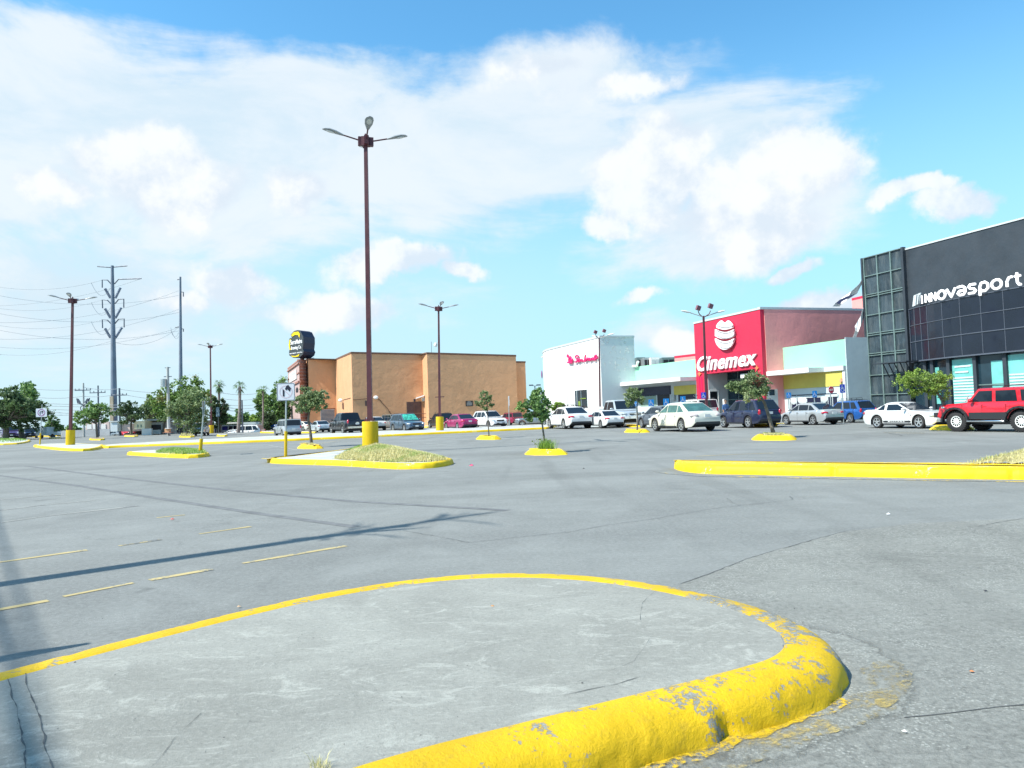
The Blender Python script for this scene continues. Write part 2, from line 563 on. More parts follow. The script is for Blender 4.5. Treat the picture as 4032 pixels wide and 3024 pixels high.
M['ground'] = mat('dusty_ground', (.22, .22, .20), .95, var=.25, vs=.05)
lot = [(-320, -80), (320, -80), (320, 420), (60, 420)] + [g2(p) for p in [(1085, 1688), (1045, 1694), (1000, 1703), (750, 1706), (400, 1713), (200, 1721)]] + [(-150, 120), (-320, 120)]
o = sheet('ground', [(-4000, -900), (4000, -900), (4000, 6000), (-4000, 6000)], -1.0, M['ground'])
sheet('parking_lot', lot, 0.0, M['asph'])
# the drop at the far edge of the lot
mb = MB()
edge = lot[3:]
for a, b in zip(edge, edge[1:]):
    mb.face([(a[0], a[1], -1.0), (b[0], b[1], -1.0), (b[0], b[1], -.002), (a[0], a[1], -.002)])
struct(mb.build('lot_edge', M['conc_far'], origin=(0, 0, 0)))
near = [g2(p) for p in [(2680, 2301), (2790, 2262), (2960, 2196), (3100, 2156), (3200, 2128), (3330, 2094), (3600, 2062), (4300, 2030)]]
sheet('coarse_asphalt', near + [(9, 8), (9, -6), (-3, -6), (-.2, 2.2), (.6, 4.6)], .004, M['asph_c'])



def ribbon(name, pts, w, z, mt, jit=0.0, step=.25, seed=1):
    rnd = random.Random(seed)
    P = [Vector((*g2(p), 0)) for p in pts]
    Q = [P[0]]
    for a, b in zip(P, P[1:]):
        n = max(1, min(200, int((b - a).length / step)))
        for i in range(1, n + 1):
            t = i / n
            q = a.lerp(b, t)
            if jit and not (b is P[-1] and i == n):
                q = q + Vector((rnd.uniform(-jit, jit), rnd.uniform(-jit, jit), 0))
            Q.append(q)
    mb = MB(); V = []
    for i, q in enumerate(Q):
        t = (Q[min(i + 1, len(Q) - 1)] - Q[max(i - 1, 0)]).normalized()
        n = Vector((-t.y, t.x, 0)) * (w / 2 * (rnd.uniform(.55, 1.25) if jit else 1))
        V.append((q + n, q - n))
    for (a, b), (c, d) in zip(V, V[1:]):
        mb.face([(b.x, b.y, z), (d.x, d.y, z), (c.x, c.y, z), (a.x, a.y, z)])
    return struct(mb.build(name, mt, origin=(0, 0, 0)))


# cracks and asphalt seams
cr = [([(2680, 2301), (2790, 2262), (2960, 2196), (3100, 2156), (3200, 2128), (3330, 2094)], .016, .02),
      ([(1588, 2090), (1720, 2113), (1848, 2137), (2080, 2112), (2240, 2096), (2400, 2067), (2560, 2046), (2780, 2008), (2920, 1990), (3060, 1976)], .014, .03),
      ([(2860, 1962), (2890, 1985), (2930, 1990)], .012, .03), ([(3110, 1955), (3125, 1968), (3060, 1976)], .012, .03),
      ([(3560, 2830), (3760, 2808), (4100, 2770)], .016, .012), ([(3285, 2500), (3380, 2560), (3395, 2620), (3370, 2662)], .006, .002),
      ([(3850, 2075), (3940, 2058), (4100, 2030)], .012, .03),
      ([(2231, 1776), (2420, 1761), (2560, 1754)], .05, .06), ([(2500, 1746), (2620, 1741)], .06, .06),
      ([(1800, 1806), (2010, 1791), (2060, 1786)], .04, .06), ([(1860, 1720), (1700, 1738), (1600, 1744)], .06, .1),
      ([(3250, 1722), (3330, 1720), (3420, 1724)], .07, .1), ([(3480, 1702), (3560, 1716), (3640, 1712)], .07, .08),
      ([(2440, 1755), (2360, 1762), (2300, 1770)], .06, .05), ([(3560, 1735), (3700, 1740), (3900, 1732)], .05, .08),
      ([(720, 2080), (900, 2060), (1300, 2010)], .01, .03), ([(0, 2115), (300, 2085), (620, 2042)], .01, .02)]
for i, (p, w, j) in enumerate(cr):
    ribbon('asphalt_crack', p, w * .6, .0065, M['seam'], j * .5, max(.05, w * 6), i)
ribbon('dark_arc', [(-200, 1850), (0, 1873), (300, 1912), (620, 1962), (1000, 2020), (1400, 2075)], .16, .003, mat('dark_arc_grey', (.135, .141, .143), .9, var=.2, vs=3), 0, .4)  # two thin strips, slightly darker than the asphalt, curving across the left of the lot
ribbon('dark_arc', [(100, 1835), (500, 1885), (900, 1930), (1400, 1975), (2000, 2010)], .16, .0035, bpy.data.materials['dark_arc_grey'], 0, .4)
# painted stall lines
LY = [[(-300, 2257), (10, 2213), (342, 2166)], [(468, 2150), (633, 2125)], [(785, 2103), (987, 2074)],
      [(-300, 2458), (0, 2401), (190, 2366)], [(250, 2350), (525, 2296)], [(589, 2285), (835, 2242)], [(955, 2219), (1361, 2150)],
      [(617, 2039), (728, 2028)], [(2740, 1797), (2880, 1790), (3045, 1784)], [(3480, 1704), (3640, 1706)], [(1340, 1735), (1290, 1742), (1180, 1760)]]
for i, p in enumerate(LY):
    ribbon('yellow_stall_line', p, .095, .004, M['line_y'], .006, .3, i)
LW = [[(-200, 1990), (0, 1967), (253, 1947)], [(-100, 2022), (146, 1992), (373, 1970)], [(0, 2058), (203, 2030), (544, 1992)], [(1040, 1750), (1170, 1772)],
      [(1560, 1773), (1640, 1782), (1760, 1800)], [(1590, 1738), (1760, 1752)], [(2050, 1712), (2230, 1722)], [(2620, 1770), (2800, 1768)],
      [(3260, 1705), (3400, 1710)], [(2300, 1735), (2480, 1728)], [(950, 1772), (1060, 1766)], [(1900, 1755), (2060, 1762)]]
for i, p in enumerate(LW):
    ribbon('faded_stall_line', p, .09, .004, M['line_w'], .008, .3, i)


# ------------------------------------------------------------------ islands
def chaikin(P, closed=True, it=2):
    for _ in range(it):
        Q = []
        n = len(P)
        for i in range(n if closed else n - 1):
            a, b = P[i], P[(i + 1) % n]
            Q += [(a[0] * .75 + b[0] * .25, a[1] * .75 + b[1] * .25), (a[0] * .25 + b[0] * .75, a[1] * .25 + b[1] * .75)]
        if not closed: Q = [P[0]] + Q + [P[-1]]
        P = Q
    return P


def resample(P, step, closed):
    Q = []
    n = len(P)
    for i in range(n if closed else n - 1):
        a, b = P[i], P[(i + 1) % n]
        L = math.hypot(b[0] - a[0], b[1] - a[1])
        k = max(1, int(round(L / step)))
        for j in range(k):
            Q.append((a[0] + (b[0] - a[0]) * j / k, a[1] + (b[1] - a[1]) * j / k))
    if not closed: Q.append(P[-1])
    return Q


def area(P):
    return .5 * sum(P[i][0] * P[(i + 1) % len(P)][1] - P[(i + 1) % len(P)][0] * P[i][1] for i in range(len(P)))


def kerb_sweep(P, closed, prof, rough=.004, joints=(), sc=1.0):
    """P: outer foot of the kerb, island on its left; prof=(inward offset, z)"""
    n = len(P); mb = MB(); rows = []; inner = []
    for i, p in enumerate(P):
        a = P[(i - 1) % n] if closed or i > 0 else p
        b = P[(i + 1) % n] if closed or i < n - 1 else p
        t = Vector((b[0] - a[0], b[1] - a[1], 0)).normalized()
        nn = Vector((-t.y, t.x, 0))
        pull = 0; low = 0
        for (jx, jy, jw, jd) in joints:
            d = math.hypot(p[0] - jx, p[1] - jy)
            if d < jw:
                if jd > .045: low = jd * (1 - d / jw) ** .5
                else: pull = max(pull, jd * (1 - d / jw) ** .5)
        row = []
        for k, (o_, z) in enumerate(prof):
            q = Vector((p[0], p[1], z)) + nn * o_
            if low and z < .15: q += nn * low * (1 - z / .15) ** .6
            if 0 < k < len(prof) - 1:
                dd = noise.noise(q * 5 * sc) * rough * 2 + noise.noise(q * 17 * sc) * rough + noise.noise(q * 45 * sc) * rough * .5
                q += nn * (dd + pull) + Vector((0, 0, -abs(dd) * .5 - pull * .7))
            elif k == 0:
                q += nn * (noise.noise(q * 9 * sc) * rough * 2.5 + pull)
            row.append(q)
        rows.append(row); inner.append((row[-1].x, row[-1].y))
    b = 0
    for r in rows: mb.v += r
    K = len(prof)
    for i in range(n if closed else n - 1):
        j = (i + 1) % n
        for k in range(K - 1):
            mb.f.append([i * K + k, j * K + k, j * K + k + 1, i * K + k + 1]); mb.m.append(0)
    return mb, inner


def inpoly(x, y, P):
    c = False
    n = len(P)
    for i in range(n):
        x1, y1 = P[i]; x2, y2 = P[(i + 1) % n]
        if (y1 > y) != (y2 > y) and x < (x2 - x1) * (y - y1) / (y2 - y1) + x1: c = not c
    return c


def edged(x, y, P):
    best = 1e9
    n = len(P)
    for i in range(n):
        x1, y1 = P[i]; x2, y2 = P[(i + 1) % n]
        dx, dy = x2 - x1, y2 - y1
        L = dx * dx + dy * dy or 1e-9
        t = max(0, min(1, ((x - x1) * dx + (y - y1) * dy) / L))
        best = min(best, math.hypot(x - x1 - dx * t, y - y1 - dy * t))
    return best


def blades(n, P, zf, hh, wd, mt, label, test=None, seed=0):
    rnd = random.Random(seed)
    xs = [p[0] for p in P]; ys = [p[1] for p in P]
    mb = MB(); k = 0; tries = 0
    while k < n and tries < n * 30:
        tries += 1
        x, y = rnd.uniform(min(xs), max(xs)), rnd.uniform(min(ys), max(ys))
        if not inpoly(x, y, P) or (test and not test(x, y, rnd)): continue
        z = zf(x, y) - .01
        a = rnd.uniform(0, 6.28); h = hh * rnd.uniform(.5, 1.3); l = rnd.uniform(.1, .8) * h
        w = wd * rnd.uniform(.6, 1.3)
        d = Vector((math.cos(a), math.sin(a), 0)); s_ = Vector((-d.y, d.x, 0)) * w
        p = Vector((x, y, z))
        mb.face([p - s_, p + s_, p + d * l * .45 + Vector((0, 0, h * .7)) + s_ * .6, p + d * l * .45 + Vector((0, 0, h * .7)) - s_ * .6])
        mb.face([p + d * l * .45 + Vector((0, 0, h * .7)) - s_ * .6, p + d * l * .45 + Vector((0, 0, h * .7)) + s_ * .6, p + d * l + Vector((0, 0, h))])
        k += 1
    o = mb.build('grass', mt, origin=(0, 0, 0))
    return tag(o, label, 'grass', None, 'stuff')


PROF = lambda h, w: [(0, 0), (.012, h * .35), (.035, h * .75), (.08, h * .97), (w * .6, h), (w, h - .004)]
SLOPE = lambda h: [(0, 0), (.05, h * .3), (.20, h * .85), (.27, h), (.42, h), (.46, h - .02)]


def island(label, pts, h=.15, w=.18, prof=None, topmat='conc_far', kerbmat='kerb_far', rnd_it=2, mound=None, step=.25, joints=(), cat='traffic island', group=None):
    P = [g2(p) for p in pts]
    if area(P) < 0: P = P[::-1]
    P = resample(chaikin(P, True, rnd_it), step, True)
    cx = sum(p[0] for p in P) / len(P); cy = sum(p[1] for p in P) / len(P)
    t = thing('traffic_island', label, cat, (cx, cy, 0), group)
    mb, inner = kerb_sweep(P, True, prof or PROF(h, w), .004, joints)
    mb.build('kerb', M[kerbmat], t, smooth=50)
    zt = (prof or PROF(h, w))[-1][1]
    zf = lambda x, y: zt
    if mound:
        mh, fall = mound
        zf = lambda x, y: zt + mh * min(1, edged(x, y, inner) / fall) ** .8 * (1 + .25 * noise.noise(Vector((x * 1.3, y * 1.3, 0))))
        xs = [p[0] for p in inner]; ys = [p[1] for p in inner]
        st = max(.18, (max(xs) - min(xs)) / 60)
        mb = MB(); mb.face([(x, y, zt - .004) for x, y in inner])
        nx = int((max(xs) - min(xs)) / st) + 1; ny = int((max(ys) - min(ys)) / st) + 1
        for i in range(nx):
            for j in range(ny):
                x, y = min(xs) + i * st, min(ys) + j * st
                q = [(x, y), (x + st, y), (x + st, y + st), (x, y + st)]
                if all(inpoly(a, b, inner) for a, b in q):
                    mb.face([(a, b, zf(a, b)) for a, b in q])
        mb.build('planting_soil', M['lawn_soil'], t, smooth=80)
    else:
        mb = MB(); mb.face([(x, y, zt) for x, y in inner])
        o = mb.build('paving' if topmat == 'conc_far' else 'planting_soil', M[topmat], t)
    return t, inner, zf


# foreground island -------------------------------------------------------
HK = .17
inn = [(-1500, 3100), (-900, 2932), (-400, 2790), (0, 2676), (350, 2581), (700, 2489), (1050, 2402), (1350, 2336), (1700, 2284), (2000, 2267), (2300, 2279), (2600, 2322), (2850, 2384), (2990, 2434),
       (3078, 2492), (3098, 2540), (3040, 2588), (2900, 2628), (2700, 2681), (2400, 2752), (2000, 2853), (1700, 2926), (1450, 2996), (1200, 3076), (900, 3190), (500, 3400)]
IP = [g2((a, b, HK)) for a, b in inn]
IP = resample(chaikin(IP, False, 2), .025, False)[::-1]      # island lies on the left of the walking direction
n = len(IP); OUT = []
for i, p in enumerate(IP):
    a = IP[max(0, i - 2)]; b = IP[min(n - 1, i + 2)]
    t = Vector((b[0] - a[0], b[1] - a[1])).normalized()
    OUT.append((p[0] + t.y * .30, p[1] - t.x * .30))
for _ in range(2):
    OUT = [OUT[0]] + [((OUT[i - 1][0] + OUT[i][0] + OUT[i + 1][0]) / 3, (OUT[i - 1][1] + OUT[i][1] + OUT[i + 1][1]) / 3) for i in range(1, len(OUT) - 1)] + [OUT[-1]]
prof = [(0, 0), (.008, .03), (.018, .06), (.032, .09), (.052, .115), (.08, .138), (.115, .155), (.155, .165), (.20, .17), (.25, .171), (.285, .169), (.30, .163)]
jo = []
for q, w_, d_ in [((1850, 3060), .020, .030), ((2850, 2905), .07, .085), ((3255, 2765), .014, .022), ((3300, 2560, HK), .02, .02), ((600, 2520, HK), .03, .02), ((2585, 2305, HK), .025, .02)]:
    x, y = g2(q); jo.append((x, y, w_, d_))
fi = thing('traffic_island', 'grey concrete island with chipped yellow kerb filling the foreground', 'traffic island', (0, 4, 0))
mbk, innr = kerb_sweep(OUT, False, prof, .007, jo)
# split: the near and the far kerb are painted, the nose between them has lost most of its paint
K = len(prof); nose = [i for i, p in enumerate(IP) if p[1] > 3.95 and p[0] > .85]
lo_, hi_ = min(nose), max(nose)
mbk.m = [1 if lo_ < fidx // (K - 1) < hi_ else 0 for fidx in range(len(mbk.f))]
mbk.build('kerb', [M['kerb'], M['kerb_worn']], fi, smooth=70)
mb = MB()
top = [(x, y, HK - .007) for x, y in innr] + [(-14, 1.5, HK - .007), (-14, -3, HK - .007), (-2.5, -3, HK - .007)]
mb.face(top)
if True:
    o = mb.build('paving', M['conc'], fi)
    if o.data.polygons[0].normal.z < 0: o.data.flip_normals()
for i, (p, w_) in enumerate([([(25, 2655), (60, 2760), (85, 2860), (97, 2960), (110, 3060)], .014), ([(95, 2640), (130, 2760), (165, 2850), (182, 2940), (210, 3060)], .014),
                             ([(580, 3035), (680, 2910), (800, 2790)], .006), ([(2590, 2316), (2530, 2370), (2515, 2450)], .004), ([(3075, 2500), (3090, 2550), (3060, 2590)], .006),
                             ([(2280, 2680), (2500, 2600), (2560, 2500)], .003), ([(2170, 2740), (2420, 2690), (2560, 2650)], .008)]):
    rnd = random.Random(i)
    P = [G(a, b, HK) for a, b in p]; mb = MB(); Q = []
    for a, b in zip(P, P[1:]):
        for k in range(8): Q.append(a.lerp(b, k / 8) + Vector((noise.noise(Vector((k * .31 + i, a.x * 9, 1.5))) * .012, noise.noise(Vector((k * .31, a.y * 9 + i, 4.5))) * .012, 0)))
    V = []
    for k, q in enumerate(Q):
        t = (Q[min(k + 1, len(Q) - 1)] - Q[max(k - 1, 0)]).normalized(); nn = Vector((-t.y, t.x, 0)) * w_ * .35 * (rnd.uniform(.25, 1.0) if rnd.random() < .7 else .12)
        V.append((q + nn, q - nn))
    for (a, b), (c, d) in zip(V, V[1:]):
        mb.face([(b.x, b.y, HK - .004), (d.x, d.y, HK - .004), (c.x, c.y, HK - .004), (a.x, a.y, HK - .004)])
    mb.build('crack', M['seam'], fi)
# overspray and old concrete apron round the nose
def ragged(pts, jit, seed, step=.05):
    P = chaikin([g2(p) for p in pts], True, 2); P = resample(P, step, True); n = len(P); Q = []
    for i, p in enumerate(P):
        k = noise.noise(Vector((p[0] * 4, p[1] * 4, seed))) * jit + noise.noise(Vector((p[0] * 15, p[1] * 15, seed))) * jit * .6
        a_, b_ = P[i - 1], P[(i + 1) % n]; t = Vector((b_[0] - a_[0], b_[1] - a_[1])).normalized()
        Q.append((p[0] - t.y * k, p[1] + t.x * k))
    return Q
def fade_sheet(name, P, z, mt):
    """sheet whose 'fade' attribute runs from 0 at its rim to 1 inside"""
    n = len(P); cx = sum(p[0] for p in P) / n; cy = sum(p[1] for p in P) / n
    V = []; st = [1.0, .93, .86, .78, .68, .3]; fv = [0, .25, .5, .75, 1, 1]
    for k, s_ in enumerate(st):
        for i, p in enumerate(P):
            V.append((cx + (p[0] - cx) * s_, cy + (p[1] - cy) * s_, z))
    Fc = []
    for k in range(len(st) - 1):
        for i in range(n): Fc.append([k * n + i, k * n + (i + 1) % n, (k + 1) * n + (i + 1) % n, (k + 1) * n + i])
    Fc.append([(len(st) - 1) * n + i for i in range(n)])
    me = bpy.data.meshes.new(name); me.from_pydata(V, [], Fc)
    at = me.attributes.new('fade', 'FLOAT', 'POINT')
    at.data.foreach_set('value', [fv[k] for k in range(len(st)) for _ in range(n)])
    me.materials.append(mt); o = bpy.data.objects.new(name, me); COL.objects.link(o)
    if me.polygons[0].normal.z < 0: me.flip_normals()
    return struct(o)


fade_sheet('concrete_apron', ragged([(3080, 2440), (3300, 2470), (3460, 2540), (3580, 2630), (3640, 2720), (3590, 2810), (3440, 2870), (3220, 2945), (3000, 3080), (2700, 3000), (2900, 2820)], .05, 1), .007,
      asphalt('apron_concrete', (.205, .210, .192), True, True))
for k, (pp_, am, sc_) in enumerate([([(2460, 3100), (2900, 2900), (3140, 2815), (3330, 2740), (3470, 2720), (3560, 2760), (3440, 2850), (3200, 2920), (2960, 3020), (2800, 3120)], .40, 5.0), ([(3400, 2640), (3530, 2580), (3600, 2650), (3600, 2740), (3500, 2810), (3420, 2760)], .40, 8.0)]):
    sheet('kerb_paint_overspray', ragged(pp_, .06, 5 + k), .011 + k * .001, chipped('faint_yellow_overspray', (.48, .37, .13), (.20, .20, .188), am, sc_, .006, .16, see=True))
ribbon('kerb_paint_overspray', [(2360, 3140), (2640, 3010), (2900, 2914), (3120, 2836), (3250, 2786), (3310, 2755)], .125, .013, chipped('road_yellow_strip', (.66, .44, .02), (.24, .235, .22), .50, 5.0, .006, .07, see=True), .008, .05, 4)
# weed tuft at the foot of the near kerb
tw = blades(70, [g2((a, b, HK)) for a, b in [(1215, 3030), (1290, 3035), (1300, 3000), (1230, 2995)]], lambda x, y: HK - .01, .05, .0018, M['grass_dry'], 'small dry tuft of weeds in the near kerb joint')

# the right-hand island with grass -------------------------------------
RI, rin, rzf = island('long low island on the right with a bright yellow kerb and dry grass', [(2648, 1842), (2675, 1855), (2760, 1866), (3000, 1871), (3285, 1877), (3700, 1885), (4100, 1891), (4700, 1898), (4900, 1850, .18), (4400, 1824, .18), (4000, 1823, .18), (3400, 1821, .18), (2900, 1816, .18), (2740, 1811, .18), (2672, 1812, .18)],
                      .19, .16, topmat='kerb_far', step=.04, rnd_it=1, joints=[(*g2((2755, 1866)), .06, .04), (*g2((3285, 1877)), .06, .04), (*g2((3990, 1889)), .06, .04)])
ribbon('kerb_paint_overspray', [(2575, 1856), (2640, 1866), (2760, 1876), (3000, 1880), (3285, 1886), (3700, 1893), (4100, 1899), (4600, 1905)], .10, .006, M['gutter'], .01, .15, 3)
rg = [g2((a, b, .2)) for a, b in [(3800, 1824), (4050, 1826), (4700, 1834), (4800, 1800), (4400, 1775), (4000, 1788)]]
gm = MB()
rz2 = lambda x, y: .18 + .26 * min(1, edged(x, y, rg) / .9) ** .9
xs = [p[0] for p in rg]; ys = [p[1] for p in rg]
for i in range(int((max(xs) - min(xs)) / .15)):
    for j in range(int((max(ys) - min(ys)) / .15)):
        x, y = min(xs) + i * .15, min(ys) + j * .15
        q = [(x, y), (x + .15, y), (x + .15, y + .15), (x, y + .15)]
        if all(inpoly(a, b, rg) for a, b in q): gm.face([(a, b, rz2(a, b)) for a, b in q])
gm.build('planting_soil', M['lawn_soil'], RI, smooth=80)
blades(5200, rg, rz2, .07, .006, M['grass_dry'], 'dry grass heaped on the long island at the right edge', seed=3)

# the island with the tall lamp -----------------------------------------
MI, min_, mzf = island('yellow-kerbed island carrying the tallest lamp post and a mound of dry grass', [(1048, 1820), (1075, 1826), (1199, 1830), (1336, 1834), (1508, 1845), (1573, 1849), (1697, 1845), (1770, 1834), (1792, 1822), (1700, 1797, .15), (1575, 1768, .15), (1480, 1758, .15), (1400, 1762, .15), (1300, 1776, .15), (1195, 1791, .15), (1100, 1799, .15), (1062, 1806, .15)],
                       .16, .22, step=.10, rnd_it=1, joints=[(*g2((1200, 1829)), .05, .03), (*g2((1396, 1838)), .05, .02), (*g2((1697, 1845)), .05, .015)])
mg = [g2((a, b, .15)) for a, b in [(1312, 1809), (1420, 1816), (1560, 1822), (1690, 1820), (1766, 1812), (1700, 1797), (1575, 1768), (1480, 1760), (1405, 1768), (1350, 1790)]]
mz = lambda x, y: .15 + .26 * min(1, edged(x, y, mg) / 1.3) ** .85 * (1 + .2 * noise.noise(Vector((x, y, 0))))
gm = MB(); xs = [p[0] for p in mg]; ys = [p[1] for p in mg]
for i in range(int((max(xs) - min(xs)) / .15) + 1):
    for j in range(int((max(ys) - min(ys)) / .15) + 1):
        x, y = min(xs) + i * .15, min(ys) + j * .15
        q = [(x, y), (x + .15, y), (x + .15, y + .15), (x, y + .15)]
        if all(inpoly(a, b, mg) for a, b in q): gm.face([(a, b, mz(a, b)) for a, b in q])
gm.build('planting_soil', M['lawn_soil'], MI, smooth=80)
blades(20000, mg, mz, .10, .009, M['grass_dry'], 'straw-coloured grass mound at the foot of the tallest lamp post', seed=5)
blades(3500, mg, mz, .13, .008, M['grass_green'], 'fresh green grass on the left flank of the mound by the tallest lamp post', test=lambda x, y, r: edged(x, y, mg) < .45 and x < mg[8][0] + .4, seed=6)
for (a, b) in [(1271, 1823)]:      # two drain holes in the kerb
    for dx in (-5, 6):
        p = G(a + dx, b, .06); p.y -= .03
        mb = MB(); mb.box(p, (.05, .08, .08)); mb.build('drain_hole', M['black'], MI)
# edge-on sign island on the left
I2, i2, z2 = island('yellow-kerbed island with short grass holding the sign seen edge-on', [(492, 1791), (520, 1794), (721, 1806), (800, 1802), (834, 1795), (806, 1777, .15), (700, 1770, .15), (595, 1772, .15), (530, 1776, .15)], .16, .22, step=.12, rnd_it=1)
q = [g2((a, b, .15)) for a, b in [(612, 1783), (720, 1790), (815, 1785), (800, 1775), (720, 1770), (640, 1772)]]
blades(5000, q, lambda x, y: .15 + .10 * min(1, edged(x, y, q)), .12, .010, M['grass_green'], 'green grass on the island of the edge-on sign', seed=8)
blades(2500, q, lambda x, y: .15 + .10 * min(1, edged(x, y, q)), .10, .010, M['grass_dry'], 'yellowed grass among the green on the edge-on sign island', seed=9)
I3, i3, z3 = island('left island under the second lamp post, yellow kerb and pale paving', [(128, 1759), (150, 1764), (253, 1776), (352, 1777), (400, 1768), (412, 1758), (404, 1750, .15), (300, 1745, .15), (215, 1746, .15), (140, 1750, .15)], .16, .22, step=.2, rnd_it=1)
I4, i4, z4 = island('grassy yellow-kerbed island at the left edge', [(-260, 1752), (-100, 1753), (50, 1752), (112, 1744), (124, 1736), (100, 1730, .15), (20, 1727, .15), (-200, 1727, .15)], .16, .22, step=.25, rnd_it=1)
q = [g2((a, b, .15)) for a, b in [(-200, 1742), (50, 1742), (112, 1734), (90, 1730), (-200, 1728)]]
blades(5000, q, lambda x, y: .15 + .12 * min(1, edged(x, y, q)), .16, .018, M['grass_green'], 'green grass on the island at the left edge', seed=10)
# long walkway with kerb across the middle
island('long raised walkway with a yellow kerb crossing the middle of the lot', [(402, 1766), (500, 1761), (1050, 1741), (1424, 1724), (1500, 1720), (1800, 1706), (2100, 1692), (2168, 1689), (2200, 1672, .15), (2100, 1673, .15), (1800, 1684, .15), (1500, 1697, .15), (1050, 1717, .15), (500, 1745, .15), (398, 1752, .15)],
       .16, .24, step=.5, rnd_it=1)
# small planter islands: (label, x0, x1, ybottom, ytop)
planters = {}
for key, lab, x0, x1, yb, yt in [
    ('t1', 'yellow planter kerb under the round tree beside the no right turn sign', 1168, 1276, 1768, 1748),
    ('t2', 'yellow planter kerb under the thin sapling', 1872, 1976, 1732, 1714),
    ('t3', 'yellow planter kerb with tall weeds under the central young tree', 2062, 2240, 1793, 1766),
    ('t4', 'pale yellow planter kerb ahead of the cream sedan', 2455, 2562, 1704, 1689),
    ('t5', 'bright yellow planter kerb under the leaning tree', 2955, 3142, 1735, 1708),
    ('t6', 'yellow planter kerb between the white coupe and the red off-roader', 3655, 3842, 1695, 1674),
    ('tA', 'yellow planter kerb under the left small tree', 350, 414, 1734, 1723),
    ('tB', 'yellow planter kerb under the dark small tree by the red car', 488, 545, 1720, 1711),
    ('tC', 'yellow planter kerb under the multi-stemmed tree', 704, 768, 1723, 1712),
    ('k1', 'low round yellow kerb right of the multi-stemmed tree', 852, 897, 1719, 1709),
    ('k2', 'low rounded kerb island left of the second lamp post', 190, 242, 1727, 1718),
    ('k3', 'yellow kerb under the dark navy crossover', 2968, 3062, 1680, 1670),
    ('k4', 'yellow kerb below the silver pickup', 2470, 2540, 1682, 1673),
    ('k5', 'yellow kerb under the black off-road wagon', 1640, 1700, 1684, 1675),
    ('k6', 'yellow kerb behind the silver compact off-roader', 1020, 1250, 1706, 1697)]:
    dep = G((x0 + x1) / 2, yb).y
    pts = [(x0, yb - (yb - yt) * .25), (x0 + (x1 - x0) * .06, yb), (x1 - (x1 - x0) * .06, yb), (x1, yb - (yb - yt) * .3), (x1 - (x1 - x0) * .12, yt, .15), (x0 + (x1 - x0) * .12, yt, .15)]
    small = dep > 60
    t, i_, z_ = island(lab, pts, .15, .16, prof=None if small else SLOPE(.18), topmat='conc_far' if key in ('k1', 'k2', 'k6', 'k3', 'k4', 'k5') else 'soil', step=.2, rnd_it=1, group='planter kerbs in the lot')
    planters[key] = (t, i_)
# kerb lines along the far edge of the lot
for i, (lab, p) in enumerate([('thin yellow kerb line along the far left edge of the lot', [(100, 1722), (400, 1714), (560, 1710), (750, 1706)]), ('short yellow kerb in front of the brown building', [(1668, 1680), (1740, 1678), (1800, 1676)])]):
    mb = MB(); P = [Vector((*g2(q), 0)) for q in p]
    t = thing('edge_kerb', lab, 'kerb', P[0])
    for a, b in zip(P, P[1:]):
        d = (b - a); nn = Vector((-d.y, d.x, 0)).normalized() * .3
        mb.prism([a, b, b + nn, a + nn], (0, 0, .22))
    mb.build('kerb_run', M['kerb_far'], t)
# litter
rnd = random.Random(4)
for i, (px, py, c, lab, nm, s_) in enumerate([
    (1376, 1831, (.75, .75, .80), 'crumpled white and blue wrapper against the lamp island kerb', 'paper_litter', .16), (1857, 1833, (.80, .10, .22), 'pink scrap on the asphalt right of the grass mound', 'paper_litter', .12),
    (680, 2044, (.55, .12, .10), 'tiny red scrap beside the short yellow line', 'paper_litter', .05),
    (3498, 2024, (.85, .85, .85), 'flattened white lid on the right asphalt', 'flat_lid', .05),
    (2298, 1845, (.04, .04, .04), 'black rag on the central asphalt', 'rag', .06), (3560, 2878, (.8, .8, .76), 'white bottle cap by the apron crack', 'bottle_cap', .02),
    (1940, 2386, (.5, .25, .1), 'dry leaf on the foreground concrete', 'dry_leaf', .022), (3880, 2326, (.04, .04, .05), 'dark oil-stained pebble on the coarse asphalt', 'pebble', .025),
    (3826, 2642, (.5, .2, .08), 'orange leaf scrap on the coarse asphalt', 'dry_leaf', .02), (940, 2388, (.5, .35, .22), 'tan leaf on the asphalt left of the near kerb', 'dry_leaf', .03)]):
    z = HK - .006 if nm == 'dry_leaf' and py == 2386 else .012
    p = G(px, py, z)
    mb = MB(); P = []
    for k in range(7):
        a = k / 7 * 6.28; r = s_ * rnd.uniform(.35, .75)
        P.append(p + Vector((r * math.cos(a), r * math.sin(a), 0)))
    c0 = p + Vector((0, 0, s_ * .35))
    for k in range(7):
        mb.face([P[k], P[(k + 1) % 7], c0 + Vector((0, 0, rnd.uniform(-.1, .1) * s_))])
    mb.face(P[::-1])
    tag(mb.build(nm, mat('litter_%d' % i, c, .7, var=.1), origin=p), lab, nm.replace('_', ' '))
# pebbles and bits of grit on the near asphalt and slab: nobody could count them
mb = MB()
for i in range(900):
    y = rnd.uniform(2.6, 12) ; x = rnd.uniform(-.75, .75) * y
    z = HK - .007 if inpoly(x, y, innr) else .004
    s_ = rnd.uniform(.0015, .004) * (1.6 if rnd.random() < .06 else 1)
    mb.ell((x, y, z + s_ * .4), (s_, s_ * rnd.uniform(.6, 1), s_ * .6), 5, 3)
tag(mb.build('grit', mat('grit_stone', (.20, .20, .19), .9, var=.5, vs=40), origin=(0, 0, 0)), 'fine grit scattered over the near asphalt and slab', 'grit', None, 'stuff')
# ================================================================== STREET LAMPS, SIGNS, POLES
def lean_to(o, base, top):
    v = (Vector(top) - Vector(base)).normalized()
    o.rotation_mode = 'XYZ'
    o.rotation_euler = Vector((0, 0, 1)).rotation_difference(v).to_euler()


